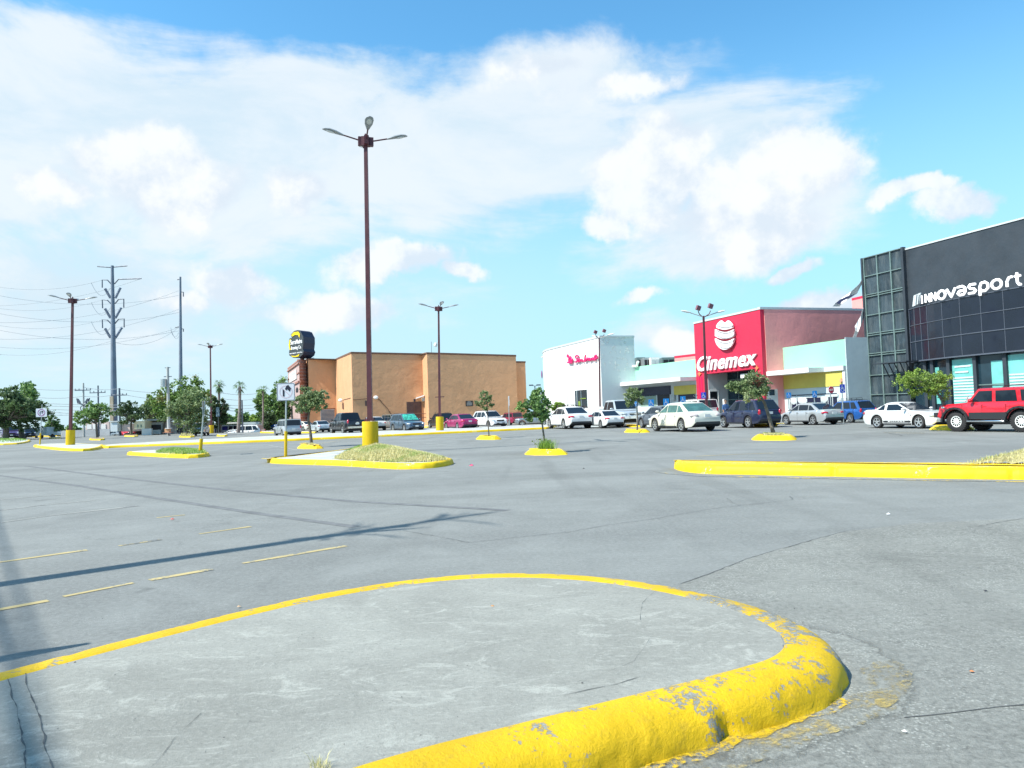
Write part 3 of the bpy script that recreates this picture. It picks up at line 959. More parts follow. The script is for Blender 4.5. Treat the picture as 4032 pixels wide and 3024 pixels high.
M['lamp_lens'] = mat('lamp_lens', (.62, .66, .66), .25, var=0)
M['lamp_grey'] = mat('lamp_head_grey', (.30, .33, .35), .45, .2, var=.1)
M['flood'] = mat('maroon_floodlight', (.20, .08, .10), .5, var=.1)


def cobra(mb_arm, a, r0, r1, z0, z1):
    d = Vector((math.cos(a), math.sin(a), 0))
    mb_arm.tube([d * r0 + Vector((0, 0, z0)), d * r1 + Vector((0, 0, z1))], .03, 8)


def lamp_post(label, px, py, top_px, top_py, az, kind='led', Y=None, H0=None, basez=0.0, group='maroon lamp posts of the car park'):
    b = G(px, py, basez) if Y is None else Vector((PY(px, py, Y).x, Y, 0))
    tp = PY(top_px, top_py, b.y)
    t = thing('street_lamp', label, 'street lamp', b, group)
    lean_to(t, b, tp)
    H = (tp - b).length
    if kind == 'led':
        mb = MB(); mb.lathe((0, 0, 0), [(0, 0), (.315, 0), (.32, .05), (.315, 1.10), (.305, 1.13), (0, 1.135)], 40)
        mb.build('concrete_base', M['ypaint'], t, smooth=40, local=True)
        mb = MB(); mb.box((0, 0, 1.16), (.38, .38, .03))
        for i in range(4): mb.cyl((.15 * (1 if i & 1 else -1), .15 * (1 if i & 2 else -1), 1.17), .018, .12, 6)
        mb.build('base_plate', M['maroon'], t, local=True)
    z0 = 1.16 if kind == 'led' else 0
    mb = MB(); mb.tube([(0, 0, z0), (0, 0, H)], [.135, .095] if kind == 'led' else [.11, .08], 4, sq=True)
    mb.build('pole', M['maroon'], t, local=True)
    if kind == 'led':
        mb = MB(); mb.box((0, 0, H + .02), (.30, .30, .36)); mb.box((.0, 0, H + .26), (.06, .06, .16))
        for i in range(4):
            a = az + i * math.pi / 2
            mb.box((math.cos(a) * .22, math.sin(a) * .22, H + .02), (.16, .18, .34), a)
        mb.build('arm_bracket', M['maroon'], t, local=True)
        for i in range(4):
            a = az + i * math.pi / 2
            mb = MB(); cobra(mb, a, .26, .95, H + .06, H + .23)
            arm = mb.build('arm', M['maroon'], t, local=True)
            d = Vector((math.cos(a), math.sin(a), 0)); s_ = Vector((-d.y, d.x, 0))
            mb = MB(); V = []
            st = [(.85, .05, .035, .20), (.98, .09, .06, .235), (1.15, .15, .075, .29), (1.4, .17, .07, .36), (1.58, .13, .05, .38), (1.68, .04, .02, .385)]
            Rr = []
            for (r, w, h, z) in st:
                ring = []
                for k in range(10):
                    q = k / 10 * 2 * math.pi
                    zz = math.sin(q) * h * (1 if math.sin(q) > 0 else .45)
                    ring.append(d * r + s_ * math.cos(q) * w + Vector((0, 0, H + z + zz)))
                Rr.append(ring)
            for ring in Rr: mb.v += ring
            for i2 in range(len(st) - 1):
                for k in range(10):
                    k2 = (k + 1) % 10
                    mb.f.append([i2 * 10 + k, i2 * 10 + k2, (i2 + 1) * 10 + k2, (i2 + 1) * 10 + k]); mb.m.append(0)
            mb.f.append(list(range(10))); mb.m.append(0); mb.f.append([50 + k for k in range(10)][::-1]); mb.m.append(0)
            head = mb.build('lamp_head', M['lamp_grey'], arm, smooth=60, local=True)
            mb = MB()
            c = d * 1.38 + Vector((0, 0, H + .315))
            P = [c + d * math.cos(k / 12 * 6.2832) * .17 + s_ * math.sin(k / 12 * 6.2832) * .10 + Vector((0, 0, d.dot(d * math.cos(k / 12 * 6.2832)) * .04)) for k in range(12)]
            mb.prism(P, (0, 0, -.02))
            mb.build('lens', M['lamp_lens'], arm, local=True)
    else:
        for i, (a, r1, rise) in enumerate([(az, 1.35, .32), (az + math.pi, 1.35, .32)] if kind == 'flood4' else [(az, 1.3, .3), (az + math.pi * .9, .55, .2)]):
            mb = MB(); cobra(mb, a, .05, r1 * .7, H - .05, H + rise * .7)
            arm = mb.build('arm', M['conc_far'], t, local=True)
            d = Vector((math.cos(a), math.sin(a), 0))
            mb = MB(); mb.ell(d * r1 * .85 + Vector((0, 0, H + rise * .85)), (.35, .12, .06), 10, 6, Matrix.Rotation(a, 3, 'Z') @ Matrix.Rotation(-.2, 3, 'Y'))
            mb.build('lamp_head', M['white'], arm, smooth=60, local=True)
        for i, dx in enumerate((-.32, .45)):
            mb = MB(); mb.tube([(0, 0, H - .1), (dx * .8, 0, H + .12), (dx, 0, H + .32)], .03, 6)
            arm = mb.build('floodlight_arm', M['maroon'], t, local=True)
            mb = MB(); mb.box((dx, -.05, H + .50 + .1 * i), (.27, .18, .28), M=Matrix.Rotation(.35, 3, 'Y') @ Matrix.Rotation(.3, 3, 'Z'))
            mb.build('floodlight', M['flood'], arm, local=True)
    return t


LP1 = lamp_post('tallest maroon lamp post, standing on a fat yellow base behind the grass mound', 1459, 1772, 1440, 560, R_(17), basez=.15)
LP2 = lamp_post('maroon lamp post on the left paved island beside the no right turn sign', 277, 1752, 286, 1186, R_(20), basez=.15)
LP3 = lamp_post('maroon lamp post on a yellow base in front of the brown building', 1732, 1695, 1727, 1217, R_(17), basez=.15)
LP4 = lamp_post('slender distant lamp post with a yellow base beside the silver pickup truck front', 832, 1706, 828, 1366, R_(10))
LP5 = lamp_post('maroon floodlight pole in front of the red cinema front', 2784, 1650, 2770, 1244, R_(10), 'flood4', Y=46)
LP6 = lamp_post('maroon floodlight pole at the corner of the white store', 2363, 1655, 2359, 1330, R_(-25), 'flood2', Y=65)
mb = MB(); p = PY(2106, 1520, 120)
t = thing('street_lamp', 'tiny distant twin-headed lamp between the brown building and the white store', 'street lamp', (p.x, p.y, 0))
mb.tube([(p.x, p.y, 0), (p.x, p.y, p.z)], .08, 6); mb.build('pole', M['steel_d'], t)
for s_ in (-1, 1):
    mb = MB(); mb.box((p.x + s_ * .6, p.y, p.z + .15), (.7, .3, .2)); mb.tube([p, (p.x + s_ * .5, p.y, p.z + .1)], .04, 5); mb.build('lamp_head', M['steel_d'], t)
# far left lamp head at the edge of the picture
b = G(-22, 1712); tp = PY(-14, 1400, b.y)
t = thing('street_lamp', 'lamp whose arm just enters the picture at the left edge', 'street lamp', b)
lean_to(t, b, tp); H = (tp - b).length
mb = MB(); mb.tube([(0, 0, 0), (0, 0, H)], .12, 6); mb.build('pole', M['maroon'], t, local=True)
for a in (0, math.pi):
    mb = MB(); mb.tube([(0, 0, H), (math.cos(a) * 1.0, 0, H + .2)], .04, 6); mb.ell((math.cos(a) * 1.4, 0, H + .28), (.45, .15, .06), 8, 5)
    mb.build('arm', M['lamp_grey'], t, local=True)
# camera dome and crossbar on the lamp in front of the brown building
b3 = Vector(LP3.location)
mb = MB(); q = PY(1722, 1352, b3.y); mb.tube([PY(1731, 1352, b3.y), PY(1720, 1348, b3.y)], .03, 6); mb.ell(PY(1715, 1358, b3.y), (.15, .15, .19), 10, 6)
tag(mb.build('security_camera', M['white'], origin=q), 'white dome camera high on the lamp post before the brown building', 'camera')
mb = MB(); mb.box(PY(1731, 1563, b3.y), (.75, .12, .06))
tag(mb.build('pole_crossbar', M['maroon'], origin=PY(1731, 1563, b3.y)), 'short maroon crossbar halfway up the lamp post before the brown building', 'bracket')

M['sign_w'] = mat('sign_white', (.66, .68, .74), .4, var=.05)
M['sign_k'] = mat('sign_black', (.012, .012, .03), .5, var=0)
M['sign_b'] = mat('sign_blue', (.01, .06, .60), .4, var=0)
M['sign_cy'] = mat('sign_sky_blue', (.01, .30, .78), .4, var=0)
M['sign_r'] = mat('sign_red', (.55, .02, .06), .4, var=0)
M['sign_pink'] = mat('faded_red_ring', (.58, .50, .55), .5, var=0)
M['sign_purple'] = mat('purple_ring', (.25, .05, .22), .5, var=0)


def rrect(w, h, r, n=5):
    P = []
    for cx, cz, a0 in ((w / 2 - r, h / 2 - r, 0), (-w / 2 + r, h / 2 - r, 90), (-w / 2 + r, -h / 2 + r, 180), (w / 2 - r, -h / 2 + r, 270)):
        for k in range(n + 1):
            a = R_(a0 + 90 * k / n)
            P.append((cx + r * math.cos(a), cz + r * math.sin(a)))
    return P


class Plate:
    """2-D drawing on a vertical plate: u to the right as seen, v up"""
    def __init__(s, c, yaw, parent=None):
        s.c = Vector(c); s.u = Vector((math.cos(yaw), math.sin(yaw), 0)); s.n = Vector((s.u.y, -s.u.x, 0)); s.v = Vector((0, 0, 1)); s.par = parent

    def P(s, u, v, o=0):
        return s.c + s.u * u + s.v * v + s.n * o

    def poly(s, mb, pts, o0, o1):
        mb.prism([s.P(u, v, o0) for u, v in pts], s.n * (o1 - o0))

    def ring(s, mb, u, v, r0, r1, o0, o1, n=28, a0=0, a1=360):
        for k in range(n):
            a, b = R_(a0 + (a1 - a0) * k / n), R_(a0 + (a1 - a0) * (k + 1) / n)
            s.poly(mb, [(u + r0 * math.cos(a), v + r0 * math.sin(a)), (u + r1 * math.cos(a), v + r1 * math.sin(a)), (u + r1 * math.cos(b), v + r1 * math.sin(b)), (u + r0 * math.cos(b), v + r0 * math.sin(b))], o0, o1)

    def stroke(s, mb, pts, w, o0, o1):
        for (a, b), (c, d) in zip(pts, pts[1:]):
            L = math.hypot(c - a, d - b) or 1e-6
            nx, ny = -(d - b) / L * w / 2, (c - a) / L * w / 2
            s.poly(mb, [(a + nx, b + ny), (a - nx, b - ny), (c - nx, d - ny), (c + nx, d + ny)], o0, o1)


def wheelchair(pl, sz, parent, m_, o=.012):
    mb = MB(); k = sz / 100.0
    pl.ring(mb, -8 * k, 32 * k, 0, 7 * k, o, o + .004, 10)
    pl.stroke(mb, [(-8 * k, 24 * k), (-5 * k, -3 * k), (16 * k, -3 * k), (26 * k, -27 * k), (34 * k, -24 * k)], 8 * k, o, o + .0041)
    pl.stroke(mb, [(-6 * k, 12 * k), (14 * k, 12 * k)], 6 * k, o, o + .0043)
    pl.ring(mb, -3 * k, -14 * k, 19 * k, 25 * k, o, o + .0045, 20, 110, 350)
    mb.build('wheelchair_symbol', m_, parent)


def post_sign(label, base, top_z, c_z, w, h, yaw, face, cat='road sign', name='road_sign', lower=None, post='galv', top=None):
    t = thing(name, label, cat, base)
    b = Vector(base)
    tp = Vector(top) if top is not None else Vector((b.x, b.y, top_z))
    at_ = lambda z: b + (tp - b) * ((z - b.z) / (tp.z - b.z))
    if lower:
        mb = MB(); mb.tube([b, at_(lower)], .055, 12); mb.build('post_sleeve', M['ypaint'], t, smooth=40)
        mb = MB(); mb.tube([at_(lower), tp], .032, 10); mb.build('post', M[post], t, smooth=40)
    else:
        mb = MB(); mb.tube([b, tp], .035, 10); mb.build('post', M[post], t, smooth=40)
    pl = Plate(at_(c_z) + Vector((math.sin(yaw), -math.cos(yaw), 0)) * .045, yaw)
    P = rrect(w, h, .06 * w)
    mb = MB(); pl.poly(mb, P, 0, .006)
    plate = mb.build('sign_plate', face[0], t)
    return t, pl, plate


# no right turn, near
b = G(1125, 1797, .15); tp = PY(1127, 1512, b.y)
t, pl, plate = post_sign('white square no right turn sign with faded ring on a yellow-sleeved post', b, None, PY(1127, 1543, b.y).z, .64, .64, R_(4), (M['sign_w'],), lower=1.05, top=tp)
mb = MB(); q = rrect(.60, .60, .05)
for i in range(len(q)): pl.stroke(mb, [q[i], q[(i + 1) % len(q)]], .012, .007, .011)
mb.build('border', M['sign_k'], plate)
mb = MB(); pl.ring(mb, 0, 0, .20, .235, .007, .010); pl.stroke(mb, [(-.14, .14), (.15, -.15)], .03, .007, .0105); mb.build('ring', M['sign_pink'], plate)
mb = MB(); pl.poly(mb, [(-.11, -.16), (-.05, -.16), (-.05, .05), (-.11, .10)], .011, .014); pl.poly(mb, [(-.03, .10), (.02, .05), (.07, .10), (.02, .20)], .011, .014)
pl.poly(mb, [(.02, .21), (.09, .25), (.19, .12), (.13, .00), (.05, .11), (-.02, .10)], .011, .0145); mb.build('arrow', M['sign_k'], plate)
# no right turn, far left
b = G(157, 1751, .15); tp = PY(166, 1592, b.y)
t, pl, plate = post_sign('small no right turn sign with purple ring at the left by the second lamp post', b, None, PY(164, 1625, b.y).z, .84, .70, R_(8), (M['sign_w'],), lower=1.1, top=tp)
mb = MB(); pl.ring(mb, 0, 0, .24, .29, .007, .012); pl.stroke(mb, [(.02, -.02), (.2, -.2)], .04, .007, .0125); mb.build('ring', M['sign_purple'], plate)
mb = MB(); pl.stroke(mb, [(-.10, -.16), (-.10, .08), (.06, .08)], .06, .013, .016); pl.poly(mb, [(.05, .18), (.18, .08), (.05, -.04)], .013, .0165); mb.build('arrow', M['sign_k'], plate)
# edge-on sign
b = G(788, 1783, .15); tp = PY(806, 1578, b.y)
t = thing('road_sign', 'sign turned edge-on on a leaning yellow-sleeved post, left island', 'road sign', b)
d = tp - b
mb = MB(); mb.tube([b, b + d * .27], .075, 12); mb.build('post_sleeve', M['ypaint'], t, smooth=40)
mb = MB(); mb.tube([b + d * .27, tp], .035, 10); mb.build('post', M['galv'], t, smooth=40)
pl = Plate(b + d * .86, R_(109)); mb = MB(); pl.poly(mb, rrect(.62, .62, .05), -.055, -.045); mb.build('sign_plate', M['galv'], t)
# small ones
b = G(963 - 88, 1704); b = G(860, 1702)
t, pl, pt = post_sign('small blue-grey sign on a post right of the distant slender lamp', b, PY(858, 1604, b.y).z, PY(858, 1622, b.y).z, 1.0, 1.4, R_(-40), (mat('grey_blue_sign', (.28, .42, .52), .5, var=.1),))
b = G(2006, 1685, .0)
t, pl, pt = post_sign('narrow edge-on sign post in front of the dark red wagon', b, PY(2004, 1561, b.y).z, PY(2006, 1578, b.y).z, .6, .9, R_(84), (M['sign_w'],))
pxs = [(2563, 1587, 22, 27, 55, 'light blue wheelchair sign in front of the green shop wall'), (2622, 1585, 24, 30, 55, 'light blue wheelchair sign in the dark shop doorway'),
       (2688, 1576, 22, 30, 52, 'light blue tilted wheelchair sign below the yellow band'), (2505, 1590, 12, 18, 55, 'small wheelchair sign behind the tree of the pale planter'),
       (3104, 1556, 20, 20, 50, 'light blue wheelchair sign above the white wagon'), (3206, 1552, 20, 25, 50, 'light blue wheelchair sign left of the stop sign')]
for x, y, w, h, Y, lab in pxs:
    c = PY(x, y, Y); t, pl, pt = post_sign(lab, (c.x, Y, 0), c.z - .1, c.z, w / F * Y * 1.05, h / F * Y * 1.05, R_(16), (M['sign_cy'],))
    wheelchair(pl, h / F * Y, pt, M['sign_w'])
for x, y, w, h, Y, lab, r in [(2770, 1557, 21, 25, 45.5, 'deep blue wheelchair sign on the floodlight pole before the cinema', 0), (3315, 1530, 26, 34, 46, 'deep blue wheelchair sign right of the stop sign', 1)]:
    c = PY(x, y, Y)
    if r:
        t, pl, pt = post_sign(lab, (c.x, Y, 0), c.z - .2, c.z, w / F * Y, h / F * Y, R_(20), (M['sign_b'],))
    else:
        t = thing('road_sign', lab, 'road sign', c); pl = Plate(c, R_(12)); mb = MB(); pl.poly(mb, rrect(w / F * Y, h / F * Y, .03), 0, .01); pt = mb.build('sign_plate', M['sign_b'], t)
    wheelchair(pl, h / F * Y, pt, M['sign_w'], .014)

# text ---------------------------------------------------------------------


def text_pts(body, bold=0.0, shear=0.0, spacing=1.0, res=3):
    cu = bpy.data.curves.new('txt', 'FONT')
    cu.body = body; cu.offset = bold; cu.shear = shear; cu.extrude = .5; cu.space_character = spacing; cu.resolution_u = res
    ob = bpy.data.objects.new('txt', cu); COL.objects.link(ob)
    dg = bpy.context.evaluated_depsgraph_get(); dg.update()
    me = ob.evaluated_get(dg).to_mesh()
    V = [v.co.copy() for v in me.vertices]; Fc = [list(p.vertices) for p in me.polygons]
    ob.evaluated_get(dg).to_mesh_clear()
    bpy.data.objects.remove(ob); bpy.data.curves.remove(cu)
    return V, Fc


def text_on(name, body, mt, parent, A, B, height, depth=.1, bold=0.0, shear=0.0, spacing=1.0, up=Vector((0, 0, 1)), off=0.0, local=False):
    """lettering whose box runs from A to B (left to right) and is `height` tall"""
    V, Fc = text_pts(body, bold, shear, spacing)
    x0, x1 = min(v.x for v in V), max(v.x for v in V); y0, y1 = min(v.y for v in V), max(v.y for v in V)
    A = Vector(A); B = Vector(B); d = B - A; nn = d.normalized().cross(up).normalized()
    mb = MB()
    for v in V:
        mb.v.append(A + d * ((v.x - x0) / (x1 - x0)) + up * ((v.y - y0) / (y1 - y0) * height) + nn * (off + (v.z + .5) * depth))
    mb.f = Fc; mb.m = [0] * len(Fc)
    return mb.build(name, mt, parent, local=local)


# stop sign
c = PY(3270, 1535, 46)
t = thing('road_sign', 'red octagonal stop sign reading ALTO above the parked cars', 'road sign', (c.x, c.y, 0))
mb = MB(); mb.tube([(c.x - .02, c.y, 0), (c.x - .02, c.y, c.z - .1)], .04, 8); mb.build('post', M['galv'], t)
pl = Plate(c + Vector((.02, -.07, 0)), R_(18)); r = 13.5 / F * 46
oc = lambda r: [(r * math.cos(R_(22.5 + 45 * k)), r * math.sin(R_(22.5 + 45 * k))) for k in range(8)]
mb = MB(); pl.poly(mb, oc(r * 1.08), -.01, .0); pt = mb.build('sign_plate', M['sign_w'], t)
mb = MB(); pl.poly(mb, oc(r), .0005, .012); mb.build('red_face', M['sign_r'], pt)
text_on('lettering', 'ALTO', M['white'], pt, pl.P(-r * .72, -r * .30, .014), pl.P(r * .72, -r * .30, .014), r * .60, .004, .03)

# ------------------------------------------------------------------ power poles and lines
def monopole(label, px, Y, top_py, r0, r1, arms):
    b = PY(px, 1700, Y); tp = PY(px - 2 if px > 600 else px - 8, top_py, Y)
    t = thing('transmission_pole', label, 'power pole', (b.x, Y, -1))
    mb = MB(); base = Vector((b.x, Y, -1)); n = 8
    mb.tube([base.lerp(tp, k / n) for k in range(n + 1)], [r0 + (r1 - r0) * k / n for k in range(n + 1)], 12)
    mb.build('pole', M['mono'], t, smooth=40)
    for a in arms:
        kind = a[0]
        if kind == 'arm':
            mb = MB(); mb.tube([PY(x, y, Y) for x, y in a[1]], .09, 6); mb.build('cross_arm', M['steel_d'], t)
        else:
            (x0, y0), (x1, y1) = a[1]
            A, B = PY(x0, y0, Y), PY(x1, y1, Y); mb = MB(); P = []; rr = []
            for k in range(17):
                P.append(A.lerp(B, k / 16)); rr.append(.24 if k % 2 else .13)
            mb.tube(P, rr, 8); mb.build('insulator', M['insul'], t)
    return t


M['mono'] = mat('weathered_steel_pole', (.17, .21, .27), .6, .2, var=.2, vs=.25, stain=(.13, .11, .10, .7))
M['insul'] = mat('grey_insulator', (.15, .19, .26), .4, var=0)
zz = lambda x, y: (x * .4821, 1000 + y * .4821)
arms = []
arms.append(('arm', [zz(795, 102), zz(905, 110)])); arms.append(('arm', [zz(928, 107), zz(1038, 97)]))
arms.append(('arm', [zz(935, 245), zz(968, 207), zz(1155, 201)])); arms.append(('arm', [zz(905, 243), zz(878, 213), zz(835, 212), zz(835, 275)]))
for k, dy in enumerate((0, 163, 325)):
    arms.append(('ins', [zz(902, 360 + dy), zz(857, 282 + dy)])); arms.append(('ins', [zz(942, 362 + dy), zz(985 + 6 * k, 275 + dy)]))
    if k:
        arms.append(('arm', [zz(905, 243 + dy), zz(878, 215 + dy), zz(835, 212 + dy), zz(838, 280 + dy)]))
        arms.append(('arm', [zz(940, 243 + dy), zz(968, 208 + dy), zz(1008 + 3 * k, 205 + dy), zz(1008 + 3 * k, 275 + dy)]))
monopole('tall tapered steel transmission pole with paired insulators, left of the other', 450, 118, 1046, .55, .22, arms)
monopole('second steel transmission pole, bare at the top, right of the armed one', 712, 136, 1090, .42, .17,
         [('arm', [(706, 1100), (698, 1101)]), ('arm', [(706, 1286), (690, 1290)]), ('arm', [(716, 1295), (722, 1295), (722, 1306)]), ('arm', [(716, 1150), (722, 1150), (722, 1168)])])
mb = MB(); p = PY(441, 1560, 117.5)
mb.box(Vector((p.x, p.y, 2.6)), (.5, .5, 7.2)); tag(mb.build('concrete_pillar', mat('tan_pillar', (.42, .36, .27), .8, var=.1), origin=(p.x, p.y, -1)), 'tan square pillar beside the foot of the armed transmission pole', 'pillar')


def wire(label, A, B, sag, r=.028, n=14, group='power lines in the left sky'):
    A = Vector(A); B = Vector(B)
    P = [A.lerp(B, k / n) - Vector((0, 0, 4 * sag * (k / n) * (1 - k / n))) for k in range(n + 1)]
    mb = MB(); mb.tube(P, r, 4, cap=False)
    return tag(mb.build('power_line', M['wire'], origin=A), label, 'power line', group)


WL = 'thin grey high-voltage line crossing the left sky'
for (a, b) in [((-60, 262), (835, 214)), ((-60, 330), (1460, 338)), ((-60, 425), (1155, 201)), ((-60, 437), (835, 377)), ((-60, 477), (1460, 478)), ((-60, 560), (1460, 300)),
               ((-60, 575), (835, 540)), ((-60, 612), (1460, 628)), ((-60, 694), (1460, 452)), ((-60, 757), (1460, 602)), ((-60, 815), (905, 712)), ((905, 712), (1460, 600))]:
    A = PY(*zz(*a), 118); B = PY(*zz(*b), 128 if b[0] > 1300 else 118)
    wire(WL, A, B, 1.0 if b[0] < 1300 else 1.6, .022)
for (a, b) in [((745, 235), (900, 280)), ((745, 395), (900, 440)), ((745, 552), (900, 600))]:
    wire('slack jumper cable beside the armed transmission pole', PY(*zz(*a), 118), PY(*zz(*b), 118), 1.6, .03, 10, 'jumper cables at the transmission pole')
for y0, y1 in ((1286, 1326), (1296, 1310)):
    wire('slack jumper cable left of the bare transmission pole', PY(672, y0 + 4, 135), PY(703, y1, 135), 1.0, .03, 8, 'jumper cables at the second pole')
DL = 'low distribution line strung behind the left trees'
for a, b in [((90, 1527), (328, 1532)), ((328, 1524), (465, 1531)), ((465, 1531), (700, 1545)), ((130, 1563), (328, 1560)), ((328, 1560), (470, 1550)), ((470, 1550), (720, 1578)),
             ((150, 1588), (900, 1590)), ((160, 1597), (900, 1600)), ((170, 1611), (900, 1612)), ((180, 1622), (620, 1626)), ((180, 1630), (330, 1626)), ((870, 1546), (1010, 1549)), ((870, 1590), (1010, 1592)), ((870, 1600), (1010, 1605)), ((870, 1612), (1010, 1613)), ((870, 1568), (1010, 1570))]:
    wire(DL, PY(*a, 112), PY(*b, 112), .25, .035, 8, 'distribution lines behind the left trees')


def upole(label, px, top, Y, cross=True, trans=False, coil=False, wid=.16):
    tp = PY(px, top, Y); t = thing('utility_pole', label, 'utility pole', (tp.x, Y, -1))
    mb = MB(); mb.tube([(tp.x, Y, -1), tp], [wid, wid * .7], 10); mb.build('pole', M['conc_far'] if trans or coil else M['steel_d'], t, smooth=40)
    if cross:
        for dz, hw in ((-1.1, 1.2),):
            mb = MB(); mb.box(tp + Vector((0, -.15, dz)), (hw * 2, .1, .12))
            for k in (-1, -.5, .5, 1): mb.cyl(tp + Vector((k * hw * .95, -.15, dz + .06)), .06, .22, 6)
            mb.build('cross_arm', M['steel_d'], t)
    if coil:
        mb = MB()
        for s_ in (-1, 1):
            mb.tube([tp + Vector((s_ * .1, -.1, -3.2)), tp + Vector((s_ * .8, -.1, -3.0)), tp + Vector((s_ * .95, -.1, -2.3))], .09, 6); mb.box(tp + Vector((s_ * .6, -.2, -2.7)), (.25, .2, .7), M=Matrix.Rotation(.6 * s_, 3, 'Y'))
        mb.build('switchgear', M['steel_d'], t)
        mb = MB(); c = PY(328, 1607, Y - .3); mb.tube([c + Vector((.42 * math.cos(k / 16 * 6.2832), 0, .42 * math.sin(k / 16 * 6.2832))) for k in range(17)], .06, 6, cap=False)
        mb.build('cable_coil', M['dark'], t)
    if trans:
        c = tp + Vector((-.45, -.1, 0)); z = PY(px, 1500, Y).z
        mb = MB(); mb.cyl((c.x, c.y - .1, z - .75), .36, 1.0, 14); mb.build('transformer', M['galv'], t, smooth=40)
        mb = MB(); mb.box(tp + Vector((.0, 0, -.1)), (.7, .08, .08)); mb.box((tp.x, Y, PY(px, 1483, Y).z), (1.0, .08, .1)); mb.build('cross_arm', M['steel_d'], t)


upole('concrete utility pole with switchgear and a dark cable coil', 328, 1508, 111, coil=True)
upole('plain thin dark utility pole between the coil pole and the armed transmission pole', 386, 1518, 113, cross=True, wid=.14)
upole('wooden utility pole just right of the armed transmission pole', 470, 1528, 112, wid=.18)
upole('white concrete utility pole carrying a grey transformer', 660, 1445, 95, cross=False, trans=True, wid=.22)
upole('thin pale post standing right of the slender palm', 953, 1576, 100, cross=False, wid=.12)

# off-frame things behind the viewer's left whose shadows cross the foreground
cot = 1 / math.tan(EL); sh = Vector((math.cos(TH), math.sin(TH), 0)) * cot


def above(px, py, z):
    g = G(px, py); return Vector((g.x - sh.x * z, g.y - sh.y * z, z))


tip = above(1830, 2032, 12.5); root = above(-1150, 2470, 0.0)
t = thing('leaning_palm', 'leaning bare palm trunk just outside the left of the frame, casting the long shadow', 'tree', root)
n = 14; mb = MB(); P = [root.lerp(tip, k / n) for k in range(n + 1)]
mb.tube(P, [.15 - .05 * k / n if k < n - 3 else .10 - .03 * (k - n + 3) for k in range(n + 1)], 10); mb.build('trunk', M['bark_palm'], t)
rnd = random.Random(2); mb = MB()
for k in range(34):
    c = root.lerp(tip, rnd.uniform(.62, .96)); d = (tip - root).normalized()
    dd = (d * rnd.uniform(.6, 1.4) + Vector((rnd.uniform(-1, 1), rnd.uniform(-1, 1), rnd.uniform(-1, .3))) * .33).normalized(); L = rnd.uniform(.9, 2.4)
    s_ = dd.cross(Vector((0, 0, 1))).normalized() * rnd.uniform(.03, .08); q = c + dd * L * .5; r_ = c + dd * L + Vector((0, 0, -.25))
    mb.face([c - s_, c + s_, q + s_ * 1.4, q - s_ * 1.4]); mb.face([q - s_ * 1.4, q + s_ * 1.4, r_])
mb.build('dry_fronds', M['palm'], t)
for i, ((a, b), (c, d), z, r) in enumerate([((-60, 2050), (500, 3050), 11, .05), ((60, 2060), (600, 3050), 11.4, .03), ((-300, 2080), (330, 3050), 10.5, .035)]):
    A = above(a, b, z); B = above(c, d, z); v = (B - A)
    wire('heavy overhead cable outside the frame on the left', A - v * 1.0, B + v * 1.2, .3, r, 16, 'cables overhead outside the frame')
mb = MB(); c = above(30, 2590, 2.2)
mb.box(c, (.55, .05, .45), R_(40)); mb.tube([(c.x - .1, c.y, 0), (c.x - .1, c.y, 2.4)], .03, 8)
tag(mb.build('road_sign', M['galv'], origin=(c.x, c.y, 0)), 'sign board just outside the left edge whose shadow falls on the near kerb', 'road sign')

# ================================================================== TREES
def tree(label, base, clumps, trunkpts, r0, lm, nleaf, ls, rm=None, cat='tree', name='tree', bark='bark', seed=0, group=None, flat=.5, twigs=1.0):
    """clumps: (centre, rx, ry, rz, weight)"""
    rnd = random.Random(seed)
    base = Vector(base); t = thing(name, label, cat, base, group)
    mb = MB(); TP = [Vector(p) for p in trunkpts]; n = len(TP)
    mb.tube(TP, [r0 * (1 - .45 * k / max(1, n - 1)) for k in range(n)], 9)
    top = TP[-1]
    for c, rx, ry, rz, w in clumps:
        c = Vector(c); s0 = TP[-1] if rnd.random() < .7 else TP[-2].lerp(TP[-1], .6)
        for q in range(2):
            e_ = c + Vector((rnd.uniform(-.5, .5) * rx, rnd.uniform(-.5, .5) * ry, rnd.uniform(-.2, .5) * rz))
            m_ = s0.lerp(e_, .5) + Vector((rnd.uniform(-.1, .1), rnd.uniform(-.1, .1), rnd.uniform(.0, .12))) * rx
            mb.tube([s0, m_, e_], [r0 * .45, r0 * .28, r0 * .08], 5)
    mb.build('trunk', M[bark], t, smooth=60)
    tw = sum(c[4] for c in clumps)
    mb = MB(); mats = [M[lm]] + ([M[rm]] if rm else [])
    for ci, (c, rx, ry, rz, w) in enumerate(clumps):
        c = Vector(c); k = int(.85 * nleaf * w / tw)
        mb.k = 1 if rm and ci == len(clumps) - 1 else 0
        tufts = []
        for _ in range(max(5, k // 30)):
            u = Vector((rnd.gauss(0, 1), rnd.gauss(0, 1), rnd.gauss(0, 1))).normalized() * (rnd.random() ** .36) * (1.25 if rnd.random() < .12 else 1)
            tufts.append((c + Vector((u.x * rx, u.y * ry, u.z * rz)), rnd.uniform(.10, .34) * min(rx, rz) * 1.3, u))
        for _ in range(k):
            tc_, tr, u = rnd.choice(tufts)
            p = tc_ + Vector((rnd.gauss(0, .5), rnd.gauss(0, .5), rnd.gauss(0, .4))) * tr
            s_ = ls * rnd.uniform(.6, 1.35)
            a = Vector((rnd.uniform(-1, 1), rnd.uniform(-1, 1), rnd.uniform(-.6, .8))).normalized()
            bb = a.cross(Vector((rnd.uniform(-1, 1), rnd.uniform(-1, 1), rnd.uniform(-1, 1)))).normalized() * .42
            mb.face([p, p + (a * .5 + bb) * s_, p + a * s_ * 1.1, p + (a * .5 - bb) * s_])
    mb.build('crown', mats, t)
    return t


